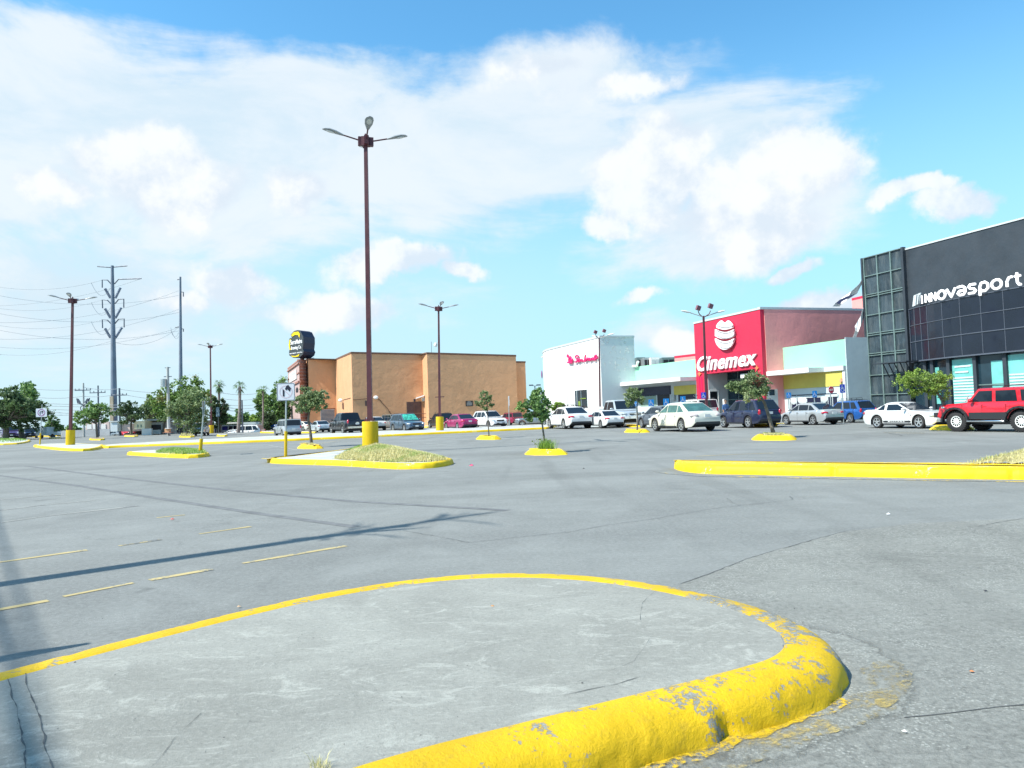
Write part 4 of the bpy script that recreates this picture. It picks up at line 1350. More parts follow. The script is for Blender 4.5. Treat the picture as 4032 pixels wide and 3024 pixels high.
def tree_px(label, bx, by, box, Y=None, n=7, nleaf=3500, ls=.08, lm='leaf_mid', r0=.06, mid=(), bz=0.0, seed=0, fz=.36, rm=None, rmc=None, fill=1.0, depth=.9, **kw):
    """crown placed from its picture box (x0,y0,x1,y1) at the depth of the trunk's foot"""
    b = G(bx, by, bz) if Y is None else Vector((PY(bx, by, Y).x, Y, bz))
    Y = b.y; x0, y0, x1, y1 = box
    cc = PY((x0 + x1) / 2, (y0 + y1) / 2, Y); hw = (x1 - x0) / 2 / F * Y; hh = (y1 - y0) / 2 / F * Y
    rnd = random.Random(seed + 99); cl = []
    for k in range(n):
        a = k * 2.399 + rnd.uniform(-.3, .3); r = .80 * math.sqrt((k + .5) / n)
        cx, cz = r * math.cos(a), r * math.sin(a)
        f = fz * rnd.uniform(.85, 1.25)
        cl.append((cc + Vector((cx * hw, rnd.uniform(-.5, .5) * hw * depth, cz * hh)), hw * f, hw * f * depth, hh * f * 1.1, rnd.uniform(.7, 1.3)))
    cl.append((cc, hw * .62, hw * .5 * depth, hh * .55, 1.2 * fill))
    if rm:
        q = PY(rmc[0], rmc[1], Y - .2 * hw); cl.append((q, rmc[2] / F * Y, hw * .3, rmc[3] / F * Y, .8))
    tp = [b] + [PY(x, y, Y) for x, y in mid]
    if not mid: tp.append(b.lerp(cc, .75))
    return tree(label, b, cl, tp, r0, lm, nleaf, ls, rm, seed=seed, **kw)


tree_px('round dark olive tree on the planter beside the no right turn sign', 1227, 1750, (1135, 1527, 1297, 1628), bz=.15, n=9, nleaf=7000, ls=.085, lm='leaf_olive', r0=.085, mid=[(1222, 1700), (1214, 1650), (1220, 1605)], seed=1)
tree_px('thin pale sapling on the planter in front of the white crossover', 1925, 1716, (1866, 1542, 1952, 1622), bz=.15, n=7, nleaf=2600, ls=.075, lm='leaf_olive', r0=.035, mid=[(1922, 1660), (1919, 1600), (1916, 1565)], seed=2, fz=.30)
tree_px('central young tree with ragged crown rising from weeds', 2146, 1767, (2034, 1530, 2184, 1676), bz=.15, n=12, nleaf=4600, ls=.075, lm='leaf_mid', r0=.04, mid=[(2141, 1715), (2135, 1670), (2140, 1610)], seed=3, fz=.25, fill=.5)
tree_px('small flat-topped tree in front of the dark sedan and silver pickup', 2509, 1694, (2447, 1519, 2552, 1600), bz=.15, n=8, nleaf=3600, ls=.08, lm='leaf_olive', r0=.05, mid=[(2510, 1650), (2508, 1600), (2514, 1570)], seed=4)
tree_px('leaning tree with a reddish patch in its crown, in front of the dark navy crossover', 3047, 1712, (2868, 1470, 3064, 1578), bz=.15, n=10, nleaf=9000, ls=.07, lm='leaf_olive', r0=.085, mid=[(3028, 1640), (3010, 1585), (2984, 1545)], seed=5, rm='leaf_red', rmc=(2988, 1500, 20, 26))
tree_px('bright lime flat-crowned tree leaning between the white coupe and the red off-roader', 3742, 1683, (3540, 1450, 3768, 1562), bz=.15, n=11, nleaf=11000, ls=.06, lm='leaf_lime', r0=.075, mid=[(3722, 1600), (3700, 1560), (3680, 1530)], seed=6)
tree_px('small round tree left of the coil pole on its own planter', 384, 1723, (296, 1582, 440, 1672), bz=.15, n=9, nleaf=4500, ls=.22, lm='leaf_mid', r0=.16, mid=[(380, 1690), (378, 1655)], seed=7)
tree_px('dark small tree above the red car on its own planter', 517, 1712, (430, 1577, 584, 1672), bz=.15, n=9, nleaf=5500, ls=.20, lm='leaf_dark', r0=.18, mid=[(516, 1680), (518, 1650)], seed=8)
tree_px('airy multi-stemmed tree left of the silver pickup front', 734, 1714, (650, 1530, 838, 1700), bz=.15, n=13, nleaf=8000, ls=.20, lm='leaf_olive', r0=.12, mid=[(738, 1690), (742, 1660)], seed=9)
tree_px('wide green and brown tree behind the transformer pole', 640, 1700, (586, 1492, 830, 1672), Y=108, bz=-1, n=12, nleaf=9000, ls=.30, lm='leaf_brown', r0=.3, mid=[(650, 1660)], seed=10)
tree_px('pale drooping tree left of the transformer pole', 590, 1700, (548, 1552, 640, 1650), Y=112, bz=-1, n=9, nleaf=2600, ls=.28, lm='leaf_olive', r0=.2, mid=[(590, 1650)], seed=11, fz=.26)
tree_px('big dark spreading tree over the cars at the left edge', 22, 1712, (-120, 1535, 210, 1706), Y=104, bz=0, n=15, nleaf=15000, ls=.30, lm='leaf_dark', r0=.45, mid=[(24, 1690), (28, 1650)], seed=12, fz=.33)
tree_px('top boughs of a second dark tree behind the left edge tree', 90, 1712, (0, 1512, 180, 1640), Y=108, bz=0, n=8, nleaf=6000, ls=.30, lm='leaf_mid', r0=.4, mid=[(70, 1640)], seed=13)
tree_px('light green low tree above the blue and white car', 215, 1712, (172, 1640, 245, 1712), Y=112, bz=0, n=7, nleaf=2600, ls=.22, lm='leaf_mid', r0=.15, seed=14)
tree_px('dark tree behind the distant slender lamp', 868, 1705, (820, 1560, 900, 1690), Y=112, bz=-1, n=9, nleaf=6000, ls=.28, lm='leaf_dark', r0=.3, seed=15)
tree_px('tall dense green tree left of the brick tower', 1085, 1700, (1045, 1512, 1150, 1690), Y=118, bz=0, n=12, nleaf=9000, ls=.30, lm='leaf_mid', r0=.35, seed=16)
tree_px('leafy light green tree behind the thin palm', 1030, 1700, (994, 1530, 1072, 1640), Y=124, bz=-1, n=9, nleaf=5000, ls=.30, lm='leaf_mid', r0=.3, seed=17)
tree_px('dark ivy-like bush at the foot of the tall dense tree', 1060, 1700, (1024, 1610, 1090, 1694), Y=112, bz=0, n=8, nleaf=4500, ls=.24, lm='leaf_dark', r0=.2, seed=18)
for i, (x0, x1, y0, lm, lab) in enumerate([(868, 930, 1628, 'leaf_mid', 'far green tree behind the slender palm'), (922, 985, 1618, 'leaf_mid', 'far rounded tree right of the slender palm'), (965, 1040, 1634, 'leaf_lime', 'far yellow-green tree before the dense tree'),
                                           (900, 960, 1648, 'leaf_lime', 'far lime bush below the slender palm'), (240, 330, 1666, 'leaf_mid', 'far low green tree right of the second lamp post'), (560, 640, 1610, 'leaf_dark', 'far dark tree over the grey house roof')]):
    tree_px(lab, (x0 + x1) / 2, 1700, (x0, y0, x1, y0 + 55), Y=150 + 5 * i, bz=-1, n=8, nleaf=2600, ls=.42, lm=lm, r0=.3, seed=30 + i, group='far trees on the horizon')


def palm(label, bx, by, cx, cy, r, Y, n=26, thick=.2, seed=0, skirt=0):
    rnd = random.Random(seed); b = Vector((PY(bx, by, Y).x, Y, -1 if Y > 100 else 0)); c = PY(cx, cy, Y); R0 = r / F * Y
    t = thing('palm_tree', label, 'palm tree', b)
    mb = MB(); mb.tube([b, b.lerp(c, .5) + Vector((.1, 0, 0)), c], [thick, thick * .8, thick * .75], 8); mb.build('trunk', M['bark_palm'], t, smooth=60)
    mb = MB()
    for k in range(n + skirt):
        a = rnd.uniform(0, 6.283); el_ = rnd.uniform(-.5, 1.2) if k < n else rnd.uniform(-1.4, -.8); L = R0 * rnd.uniform(.8, 1.1)
        d = Vector((math.cos(a) * math.cos(el_), math.sin(a) * math.cos(el_), math.sin(el_)))
        s_ = d.cross(Vector((0, 0, 1))).normalized() * L
        m_ = c + d * L * .55; e_ = c + d * L
        for j in range(9):
            w = (j - 4) / 4
            tip_ = e_ + s_ * w * .42 - Vector((0, 0, (abs(w) * .25 + .18) * L)) - d * abs(w) * L * .2
            q = m_ + s_ * w * .10
            mb.face([q - s_ * .025, q + s_ * .025, tip_])
        mb.face([c - s_ * .015, c + s_ * .015, m_ + s_ * .02, m_ - s_ * .02])
    mb.build('crown', M['palm'], t)


palm('shaggy palm behind the distant slender lamp', 858, 1700, 862, 1515, 32, 114, 30, .25, 1, 16)
palm('tall slender palm standing alone before the sky', 938, 1705, 944, 1522, 34, 100, 30, .26, 2, 4)
palm('thin-trunked palm in front of the dense green trees', 1031, 1700, 1035, 1540, 36, 108, 24, .16, 3, 0)
palm('palm head rising left of the brick tower', 1112, 1690, 1116, 1500, 34, 122, 26, .25, 4, 2)
# weeds and shrubs
t3i = planters['t3'][1]
tree_px('tuft of tall green weeds round the foot of the central young tree', 2143, 1770, (2095, 1718, 2200, 1770), bz=.15, n=7, nleaf=260, ls=.045, lm='leaf_olive', r0=.006, seed=40, fz=.5, cat='weeds', name='weed_clump')
c3 = planters['t3'][0].location
blades(450, t3i, lambda x, y: .16, .30, .007, M['grass_green'], 'long grass filling the planter of the central young tree', test=lambda x, y, r: r.random() < math.exp(-((x - c3.x) ** 2 + (y - c3.y) ** 2) / .10), seed=41)
blades(1200, planters['t5'][1], lambda x, y: .16, .10, .010, M['grass_dry'], 'thin dry grass in the planter of the leaning tree', seed=42)
blades(500, planters['t1'][1], lambda x, y: .16, .10, .010, M['grass_dry'], 'sparse dry grass in the planter of the round tree', seed=43)
blades(300, planters['tC'][1], lambda x, y: .16, .25, .02, M['grass_dry'], 'dry tufts in the planter of the multi-stemmed tree', seed=44)
# ================================================================== BUILDINGS
K = .90625
DA = Vector((.945, .326)); DB = Vector((-.326, .945))      # the two axes of the mall
M['stucco'] = mat('tan_stucco', (.62, .335, .175), .85, var=.06, vs=.5, bmp=.07, bs=1.0, stain=(.54, .30, .16, .3))
M['stucco_cap'] = mat('brown_parapet_cap', (.16, .08, .05), .8, var=.1)
M['mint'] = mat('mint_wall', (.27, .60, .41), .7, var=.03, vs=.4)
M['grey_wall'] = mat('blue_grey_wall', (.50, .58, .60), .8, var=.06, vs=.5, bmp=.01, bs=3)
M['pale_grey'] = mat('pale_grey_wall', (.50, .55, .56), .8, var=.05, vs=.5)
M['dusty_red'] = mat('dusty_red_wall', (.80, .32, .30), .85, var=.08, vs=.25, bmp=.03, bs=1.2, stain=(.74, .28, .27, .5))
M['cin_red'] = mat('cinema_red', (.56, .018, .060), .55, var=.04, vs=.4)
M['salmon'] = mat('salmon_wall', (.80, .32, .30), .8, var=.05)
M['yellow_band'] = mat('shop_yellow_band', (.55, .47, .10), .8, var=.05)
M['navy'] = mat('navy_shopfront', (.012, .014, .04), .35, var=.1)
M['shop_dark'] = mat('dark_interior', (.008, .008, .014), .5, var=0)
M['shop_green'] = mat('grey_green_shop_wall', (.22, .32, .27), .7, var=.08)
M['blackwall'] = mat('charcoal_cladding', (.030, .040, .052), .55, var=.15, vs=.6, bmp=.015, bs=2.5)
M['blackpanel'] = mat('dark_blue_panel', (.010, .014, .026), .13, var=.15, vs=.7)
M['frame_g'] = mat('pale_green_mullion', (.17, .24, .23), .45, .3, var=.15, vs=2)
M['glass_mint'] = mat('mint_tinted_glass', (.16, .50, .46), .08, var=.2, vs=.7)
M['glass_dk'] = mat('dark_glass', (.015, .035, .05), .05, var=.2, vs=1)
M['brick'] = mat('worn_red_brick', (.36, .17, .13), .85, var=.25, vs=3)
M['brick_pale'] = mat('pale_brick', (.45, .32, .30), .85, var=.2, vs=3)
M['letter_w'] = mat('white_letter', (.88, .88, .88), .4, var=0)
M['letter_r'] = mat('red_letter', (.70, .01, .14), .45, var=0)
M['roofm'] = mat('grey_roof', (.35, .36, .36), .8, var=.1)


def filmglass(name):
    m, ee, b = newmat(name)
    tco = ee.n('ShaderNodeTexCoord').outputs['Object']
    st = ee.noise(ee.mapping(tco, (1.6, 1.6, .28)), 1.3, 7, .72, 1.2)
    bl = ee.noise(tco, .55, 4, .6)
    c = ee.mix(ee.rng(st, .42, .66), (.022, .034, .044), (.075, .092, .098))
    c = ee.mix(ee.rng(bl, .40, .64, 0, .6), c, (.06, .09, .11))
    c = ee.mix(ee.rng(st, .62, .74, 0, .5), c, (.30, .31, .27))
    ee.put(b.inputs['Base Color'], c)
    ee.put(b.inputs['Roughness'], ee.rng(st, .3, .7, .18, .6))
    bump(ee, b, st, .03)
    return m


def peel(name):
    m, ee, b = newmat(name)
    tco = ee.n('ShaderNodeTexCoord').outputs['Object']
    n1 = ee.noise(tco, 2.6, 7, .7, .3); reg = ee.noise(tco, .34, 2, .5)
    sx_ = ee.n('ShaderNodeSeparateXYZ'); ee.put(sx_.inputs[0], tco)
    f = ee.m('MULTIPLY', ee.rng(n1, .56, .60), ee.m('MULTIPLY', ee.rng(reg, .40, .52), ee.rng(sx_.outputs[2], 3.6, 5.6)))
    c = ee.mix(f, (.58, .63, .64), (.80, .80, .77))
    c = ee.mix(ee.rng(ee.noise(ee.mapping(tco, (2, 2, .2)), 1, 5), .5, .7, 0, .25), c, (.38, .45, .49))
    ee.put(b.inputs['Base Color'], c); b.inputs['Roughness'].default_value = .8
    bump(ee, b, ee.m('ADD', f, ee.m('MULTIPLY', n1, .3)), .025)
    return m


M['film'] = filmglass('dirty_film_glass')
M['peel'] = peel('peeling_blue_grey_paint')


class Wall:
    def __init__(s, A, B):
        s.A = Vector((A[0], A[1])); s.B = Vector((B[0], B[1])); d = (s.B - s.A).normalized(); s.d = d
        s.n = Vector((d.y, -d.x, 0)); s.d3 = Vector((d.x, d.y, 0))

    def hit(s, px, py, off=0.0):
        r = ray(px, py); a = Vector((s.A.x, s.A.y, 0)) + s.n * off
        t = (a - CP).dot(s.n) / r.dot(s.n)
        return CP + r * t

    def slab(s, mb, pts, o0, o1):
        P = [s.hit(x, y, o0) for x, y in pts]
        mb.prism(P, s.n * (o1 - o0))

    def rect(s, mb, x0, y0, x1, y1, o0, o1):
        """picture corners; the slab is upright in the world: left top (x0,y0), right bottom (x1,y1)"""
        a = s.hit(x0, y0, o0); b = s.hit(x1, y1, o0)
        mb.prism([a, Vector((b.x, b.y, a.z)), b, Vector((a.x, a.y, b.z))], s.n * (o1 - o0))


def cor(px, py, Y):
    p = PY(px, py, Y); return (p.x, p.y, p.z)


def block(name, cs, mt, parent, z0=0.0, roofmat=None, cap=None):
    """closed building block from corner list (x,y,ztop), ordered anticlockwise seen from above or not - normals are fixed"""
    n = len(cs); mb = MB()
    ar = sum(cs[i][0] * cs[(i + 1) % n][1] - cs[(i + 1) % n][0] * cs[i][1] for i in range(n))
    if ar < 0: cs = cs[::-1]
    for i in range(n):
        a, b = cs[i], cs[(i + 1) % n]
        mb.face([(a[0], a[1], z0), (b[0], b[1], z0), (b[0], b[1], b[2]), (a[0], a[1], a[2])])
    mb.k = 1 if roofmat else 0
    zc = sum(c[2] for c in cs) / n
    ctr = (sum(c[0] for c in cs) / n, sum(c[1] for c in cs) / n, zc)
    for i in range(n):
        mb.face([cs[i], cs[(i + 1) % n], ctr])
    o = mb.build(name, [mt] + ([roofmat] if roofmat else []), parent)
    if cap:
        mb = MB()
        for i in range(n):
            a, b = Vector(cs[i]), Vector(cs[(i + 1) % n]); d = (b - a); h = Vector((d.x, d.y, 0)).normalized(); nn = Vector((h.y, -h.x, 0))
            a2, b2 = a - h * .03, b + h * .03
            mb.prism([a2 + nn * .05 - Vector((0, 0, .10)), b2 + nn * .05 - Vector((0, 0, .10)), b2 + nn * .05 + Vector((0, 0, .12)), a2 + nn * .05 + Vector((0, 0, .12))], -nn * .35)
        mb.build('parapet_cap', cap, parent)
    return o


def add2(c, d, s, z=None):
    return (c[0] + d.x * s, c[1] + d.y * s, c[2] if z is None else z)


# ---- brown building
cs = [cor(1192, 1422, 131 * K), cor(1213, 1414, 118.7 * K), cor(1320, 1416, 120 * K), cor(1383, 1389, 99.8 * K), cor(1662, 1395, 103 * K), cor(1681, 1391, 100 * K), cor(2031, 1401, 104 * K)]
zb = sum(c[2] for c in cs) / len(cs)
bb = thing('brown_building', 'long windowless tan stucco building with stepped corners', 'building', (cs[4][0], cs[4][1], 0))
gb = add2(cs[6], DB, 25); ab = add2(cs[0], DB, 6)
block('wall', cs + [gb, ab], M['stucco'], bb, 0, M['roofm'], M['stucco_cap'])
r1 = add2(cs[6], DB, 2.2); q = PY(2031, 1424, r1[1]); r1 = (r1[0] - .3, r1[1], q.z); r2 = cor(2068, 1426, r1[1] + .7)
block('rear_wall', [r1, r2, add2(r2, DB, 20), add2(r1, DB, 20)], M['stucco'], bb, 0, M['roofm'], M['stucco_cap'])
w1 = Wall(cs[3], cs[4]); w2 = Wall(cs[5], cs[6]); w3 = Wall(cs[4], cs[5]); w0 = Wall(cs[2], cs[3]); w00 = Wall(cs[1], cs[2])
M['door_b'] = mat('brown_metal_door', (.09, .045, .04), .5, var=.15)
mb = MB(); w1.rect(mb, 1601, 1583, 1662, 1668, .01, .06); dr = mb.build('door', M['door_b'], bb)
mb = MB(); w1.rect(mb, 1605, 1626, 1658, 1628, .07, .10); w1.rect(mb, 1631, 1586, 1632.5, 1668, .07, .09); mb.build('handle', M['stucco_cap'], dr)
mb = MB(); w1.rect(mb, 1629, 1571, 1636, 1581, .02, .08); mb.build('exit_plate', M['navy'], bb)
mb = MB(); w2.rect(mb, 1833, 1578.5, 1863, 1599, .01, .05); pq = mb.build('plaque', mat('dark_plaque', (.03, .022, .018), .4, var=0), bb)
mb = MB()
for yy in (1586, 1590, 1594): w2.rect(mb, 1838, yy, 1859, yy + 1.2, .052, .06)
w2.rect(mb, 1841, 1581.5, 1853, 1583, .052, .06); mb.build('plaque_text', M['conc_far'], pq)
mb = MB(); w1.rect(mb, 1437, 1578, 1446, 1598, .01, .05); mb.build('wall_sign', M['door_b'], bb)
mb = MB(); w0.rect(mb, 1349, 1588, 1354, 1609, .01, .1); mb.build('wall_vent', M['stucco_cap'], bb)
for x, y, w_ in ((1341, 1576, w0), (1480, 1565, w1)):
    mb = MB(); mb.ell(w_.hit(x, y, .35), (.30, .22, .22)); mb.tube([w_.hit(x, y, 0), w_.hit(x, y, .3)], .05, 6); mb.build('wall_lamp', M['letter_w'], bb)
mb = MB(); mb.tube([w1.hit(1480, 1566, .03), w1.hit(1495, 1574, .03), w1.hit(1528, 1612, .03), w1.hit(1545, 1640, .03)], .04, 5); mb.build('conduit', M['stucco_cap'], bb)
mb = MB(); mb.tube([w0.hit(1345, 1576, .03), w0.hit(1380, 1567, .03)], .035, 5); mb.tube([w1.hit(1390, 1574, .03), w1.hit(1420, 1572, .03), w1.hit(1450, 1568, .03)], .035, 5); mb.build('conduit', M['stucco_cap'], bb)
mb = MB(); mb.box(w1.hit(1655, 1563, .5), (1.1, .7, .12), M=Matrix.Rotation(-.3, 3, 'Y')); mb.build('wall_lamp', M['letter_w'], bb)
mb = MB(); w3.rect(mb, 1664, 1566, 1672, 1580, .02, .2); mb.build('meter_box', M['pale_grey'], bb)
M['railing'] = mat('brown_railing', (.10, .06, .05), .6, var=.1)
mb = MB(); A = w1.hit(1590, 1629, 1.2); B = w1.hit(1680, 1629, 1.2)
for z in (0, -.45): mb.tube([A + Vector((0, 0, z)), B + Vector((0, 0, z))], .04, 6)
for k in range(4):
    p = A.lerp(B, k / 3); mb.tube([(p.x, p.y, 0), p], .04, 6)
mb.build('handrail', M['railing'], bb)
mb = MB(); w00.rect(mb, 1262, 1612, 1319, 1690, .01, .08); mb.build('roller_shutter', mat('grey_shutter', (.50, .52, .54), .5, var=.05), bb)
mb = MB()
for k in range(14): w00.rect(mb, 1264, 1616 + k * 5, 1317, 1617.5 + k * 5, .085, .10)
mb.build('shutter_slats', M['steel_d'], bb)
mb = MB(); A = w00.hit(1240, 1600, .1); w00.rect(mb, 1215, 1610.5, 1320, 1611.5, .01, .09); mb.build('conduit', M['stucco_cap'], bb)
mb = MB(); a = w1.hit(1662, 1391, -1.5)
mb.tube([PY(1699, 1392, 101 * K + 2), PY(1698, 1345, 101 * K + 2)], .03, 5); mb.build('antenna', M['steel_d'], bb)
mb = MB(); mb.tube([PY(1212, 1413, 114), PY(1232, 1410, 114), PY(1236, 1408, 114), PY(1236, 1414, 114)], .05, 5); mb.build('roof_pipe', M['steel_d'], bb)

# ---- brick tower with the pub sign
a = cor(1133, 1443, 137 * K); b_ = cor(1177, 1418, 118 * K); c_ = cor(1205, 1424, 120 * K)
bt = thing('brick_tower', 'narrow red brick facade tower left of the brown building', 'building', (b_[0], b_[1], 0))
block('wall', [(a[0], a[1], b_[2]), b_, (c_[0], c_[1], b_[2]), (c_[0] + a[0] - b_[0], c_[1] + a[1] - b_[1], b_[2])], M['brick_pale'], bt, 0, M['roofm'], M['brick'])
wf = Wall(a, b_); wr_ = Wall(b_, c_)
for y0, y1, o_ in ((1428, 1433, .18), (1466, 1470, .10), (1500, 1507, .18)):
    for w_, x0, x1 in ((wf, 1134, 1177), (wr_, 1177, 1205)):
        mb = MB(); A = w_.hit(x1 if w_ is wf else x0, y0); 
        zt = wf.hit(1177, y0).z; zb_ = wf.hit(1177, y1).z
        P0 = Vector((w_.A.x, w_.A.y, zb_)); P1 = Vector((w_.B.x, w_.B.y, zb_))
        mb.prism([P0, P1, P1 + Vector((0, 0, zt - zb_)), P0 + Vector((0, 0, zt - zb_))], w_.n * o_); mb.build('cornice', M['brick'], bt)
mb = MB()
for k in range(22):
    z = .5 + k * .5
    if z < b_[2] - .5:
        P0 = Vector((wr_.A.x, wr_.A.y, z)); P1 = Vector((wr_.B.x, wr_.B.y, z)); mb.prism([P0, P1, P1 + Vector((0, 0, .3)), P0 + Vector((0, 0, .3))], wr_.n * .04)
mb.build('brick_quoins', M['brick'], bt)
mb = MB(); z1 = wf.hit(1172, 1452).z; z0 = wf.hit(1172, 1490).z
pA = wf.hit(1141, 1470, .03); pB = wf.hit(1168, 1470, .03)
mb.prism([(pA.x, pA.y, z0), (pB.x, pB.y, z0), (pB.x, pB.y, z1), (pA.x, pA.y, z1)], wf.n * .08); sb = mb.build('name_board', mat('pale_board', (.78, .76, .74), .6, var=.1), bt)
mb = MB()
for u0, u1, f0, f1 in ((.12, .30, .62, .78), (.36, .88, .66, .82), (.2, .8, .18, .24)):
    P0, P1 = pA.lerp(pB, u0) + wf.n * .085, pA.lerp(pB, u1) + wf.n * .085
    mb.prism([(P0.x, P0.y, z0 + (z1 - z0) * f0), (P1.x, P1.y, z0 + (z1 - z0) * f0), (P1.x, P1.y, z0 + (z1 - z0) * f1), (P0.x, P0.y, z0 + (z1 - z0) * f1)], wf.n * .03)
mb.build('board_marks', M['pale_grey'], sb)
mb = MB(); p = wf.hit(1170, 1530, .02)
for k in range(9):
    pass
mb.prism([wf.hit(1166, 1545, .02), wf.hit(1174, 1543, .02), wf.hit(1174, 1530, .02), wf.hit(1170, 1524, .02), wf.hit(1166, 1532, .02)], wf.n * .05); mb.build('arched_window', M['shop_dark'], bt)
mb = MB(); cc = PY(1190, 1405, 109.5); mb.cyl((cc.x, cc.y, b_[2] - 1.2), .32, 2.6, 12); mb.build('sign_mast', M['brick'], bt)

ps = PY(1172, 1360, 107)
sg = thing('pub_sign', 'black and yellow shaped pub sign reading SierraMadre Brewing Co. above the brick tower', 'sign', (ps.x, ps.y, ps.z - 3))
M['sg_k'] = mat('sign_dark_grey', (.055, .065, .07), .45, var=.08); M['sg_y'] = mat('sign_bright_yellow', (.85, .62, .01), .4, var=0); M['sg_e'] = mat('sign_navy_edge', (.02, .02, .045), .5, var=0)
ux = Vector((1, -.5, 0)).normalized(); sgn = Vector((ux.y, -ux.x, 0))
s3 = lambda x, y: (1050 + x * .3315, 1250 + y * .3315)


def sgp(pts, o=0.0):
    out = []
    for x, y in pts:
        px, py = s3(x, y); p = PY(px, py, ps.y); dx = p.x - ps.x
        out.append(Vector((ps.x, ps.y, 0)) + ux * (dx / ux.x) + Vector((0, 0, p.z)) + sgn * o)
    return out


out = [(275, 200), (322, 158), (372, 150), (410, 165), (432, 205), (448, 232), (450, 300), (440, 375), (455, 405), (440, 445), (385, 480), (310, 478), (252, 445), (250, 405), (256, 385), (246, 330), (252, 262), (262, 240), (290, 238)]
mb = MB(); mb.prism(sgp(out, 0), -sgn * 2.4); mb.build('sign_box', M['sg_e'], sg)
mb = MB(); mb.prism(sgp(out, .0), sgn * .05); fc = mb.build('face', M['sg_k'], sg)
mb = MB(); mb.prism(sgp([(285, 205), (325, 172), (385, 170), (405, 200), (400, 245), (380, 210), (340, 205), (300, 225)], .06), sgn * .05)
mb.prism(sgp([(262, 262), (280, 250), (268, 300), (268, 350), (280, 385), (258, 375), (250, 320)], .06), sgn * .05)
mb.prism(sgp([(280, 450), (340, 458), (400, 436), (385, 462), (340, 470), (300, 466)], .06), sgn * .05); mb.build('yellow_swash', M['sg_y'], fc)
for s_, x0, x1, yb, yt in (('SierraMadre', 275, 436, 318, 262), ('Brewing Co.', 285, 425, 392, 338), ('PUB GOURMET  CERVECERIA', 262, 438, 432, 418)):
    A, B = sgp([(x0, yb + 4), (x1, yb - 10)], .06)
    h = abs(sgp([(x0, yb)])[0].z - sgp([(x0, yt)])[0].z)
    text_on('lettering', s_, M['letter_w'], fc, A, B, h, .06, .012 if yt < 400 else .0)

# ---- white store
s0 = cor(2361, 1327, 80 * K)
ws = thing('white_store', 'white store with a curved left end, red script sign and blue-grey right wall', 'building', (s0[0], s0[1], 0))
hz = s0[2]
lf = [(s0[0], s0[1])]


def along(c, d, px, Yref_y=1500):
    """point from c along d that projects to picture column px"""
    t = 0.0; st = 5.0
    f = lambda t: proj((c[0] + d.x * t, c[1] + d.y * t, 4.0))[0] - px
    a, b = 0.0, 60.0
    while c[1] + d.y * b < 12: b -= 1.0
    if f(a) * f(b) > 0: return (c[0] + d.x * 20, c[1] + d.y * 20)
    for _ in range(40):
        m_ = (a + b) / 2
        if f(a) * f(m_) <= 0: b = m_
        else: a = m_
    return (c[0] + d.x * a, c[1] + d.y * a)


p1 = along(s0, DB, 2232); p2 = along(s0, DB, 2202); p3 = along(s0, DB, 2181)
dd = DB.copy(); curve = [p3]; cur = Vector(p3)
for k in range(10):
    ang = R_(8 * (k + 1)) ; d_ = Vector((DB.x * math.cos(-ang * .0) , DB.y))
    rot = Matrix.Rotation(-R_(7.5) * (k + .5), 2)
    cur = cur + rot @ DB * 2.1
    curve.append((cur.x, cur.y))
pts = [(s0[0], s0[1]), p1, p2] + curve
se = along((s0[0], s0[1]), DA, 2503)
fp = pts + [(curve[-1][0] + 8, curve[-1][1] + 6), (se[0] + DB.x * 25, se[1] + DB.y * 25), se]
fp3 = [(x, y, hz) for x, y in fp]
n = len(fp3); mb = MB()
ar = sum(fp3[i][0] * fp3[(i + 1) % n][1] - fp3[(i + 1) % n][0] * fp3[i][1] for i in range(n))
order = fp3 if ar > 0 else fp3[::-1]
for i in range(n):
    A, B = order[i], order[(i + 1) % n]
    right = (abs(A[0] - s0[0]) < .01 and abs(B[0] - se[0]) < .01) or (abs(B[0] - s0[0]) < .01 and abs(A[0] - se[0]) < .01)
    mb.k = 1 if right else 0
    mb.face([(A[0], A[1], 0), (B[0], B[1], 0), B, A])
mb.k = 0; mb.face(order)
mb.build('wall', [M['white'], M['peel']], ws)
mb = MB()
for A, B in zip(fp3, fp3[1:] + fp3[:1]):
    A, B = Vector(A), Vector(B); h = (B - A).normalized(); nn = Vector((h.y, -h.x, 0)) * (1 if ar > 0 else -1)
    mb.prism([A + nn * .06 + Vector((0, 0, -.05)), B + nn * .06 + Vector((0, 0, -.05)), B + nn * .06 + Vector((0, 0, .14)), A + nn * .06 + Vector((0, 0, .14))], -nn * .3)
mb.build('parapet_cap', M['pale_grey'], ws)
wl = Wall(p3, s0); wrr = Wall(s0, se)
mb = MB()
for x in (2203, 2183, 2231.5):
    p = along(s0, DB, x); q = Vector((p[0], p[1], 0)); mb.prism([q + wl.n * .01 - wl.d3 * .09, q + wl.n * .01 + wl.d3 * (.22 if x > 2230 else .05), q + wl.n * .01 + wl.d3 * (.22 if x > 2230 else .05) + Vector((0, 0, hz - .1)), q + wl.n * .01 - wl.d3 * .09 + Vector((0, 0, hz - .1))], wl.n * .02)
mb.build('wall_groove', M['pale_grey'], ws)
mb = MB(); wl.rect(mb, 2264, 1519, 2314, 1602, .01, .04); mb.build('door_surround', M['letter_w'], ws)
mb = MB(); wl.rect(mb, 2265, 1538, 2313, 1604, .045, .07); dwr = mb.build('window', M['glass_dk'], ws)
mb = MB(); wl.rect(mb, 2272, 1538, 2273.5, 1604, .072, .12); wl.rect(mb, 2264.5, 1538, 2266, 1604, .072, .12); wl.rect(mb, 2288, 1540, 2290, 1604, .072, .11); mb.build('frame', M['pale_grey'], dwr)
mb = MB(); wl.rect(mb, 2285, 1568, 2308, 1570, .10, .13); wl.rect(mb, 2277, 1580, 2286, 1602, .08, .10); mb.build('shop_display', M['leaf_lime'], dwr)
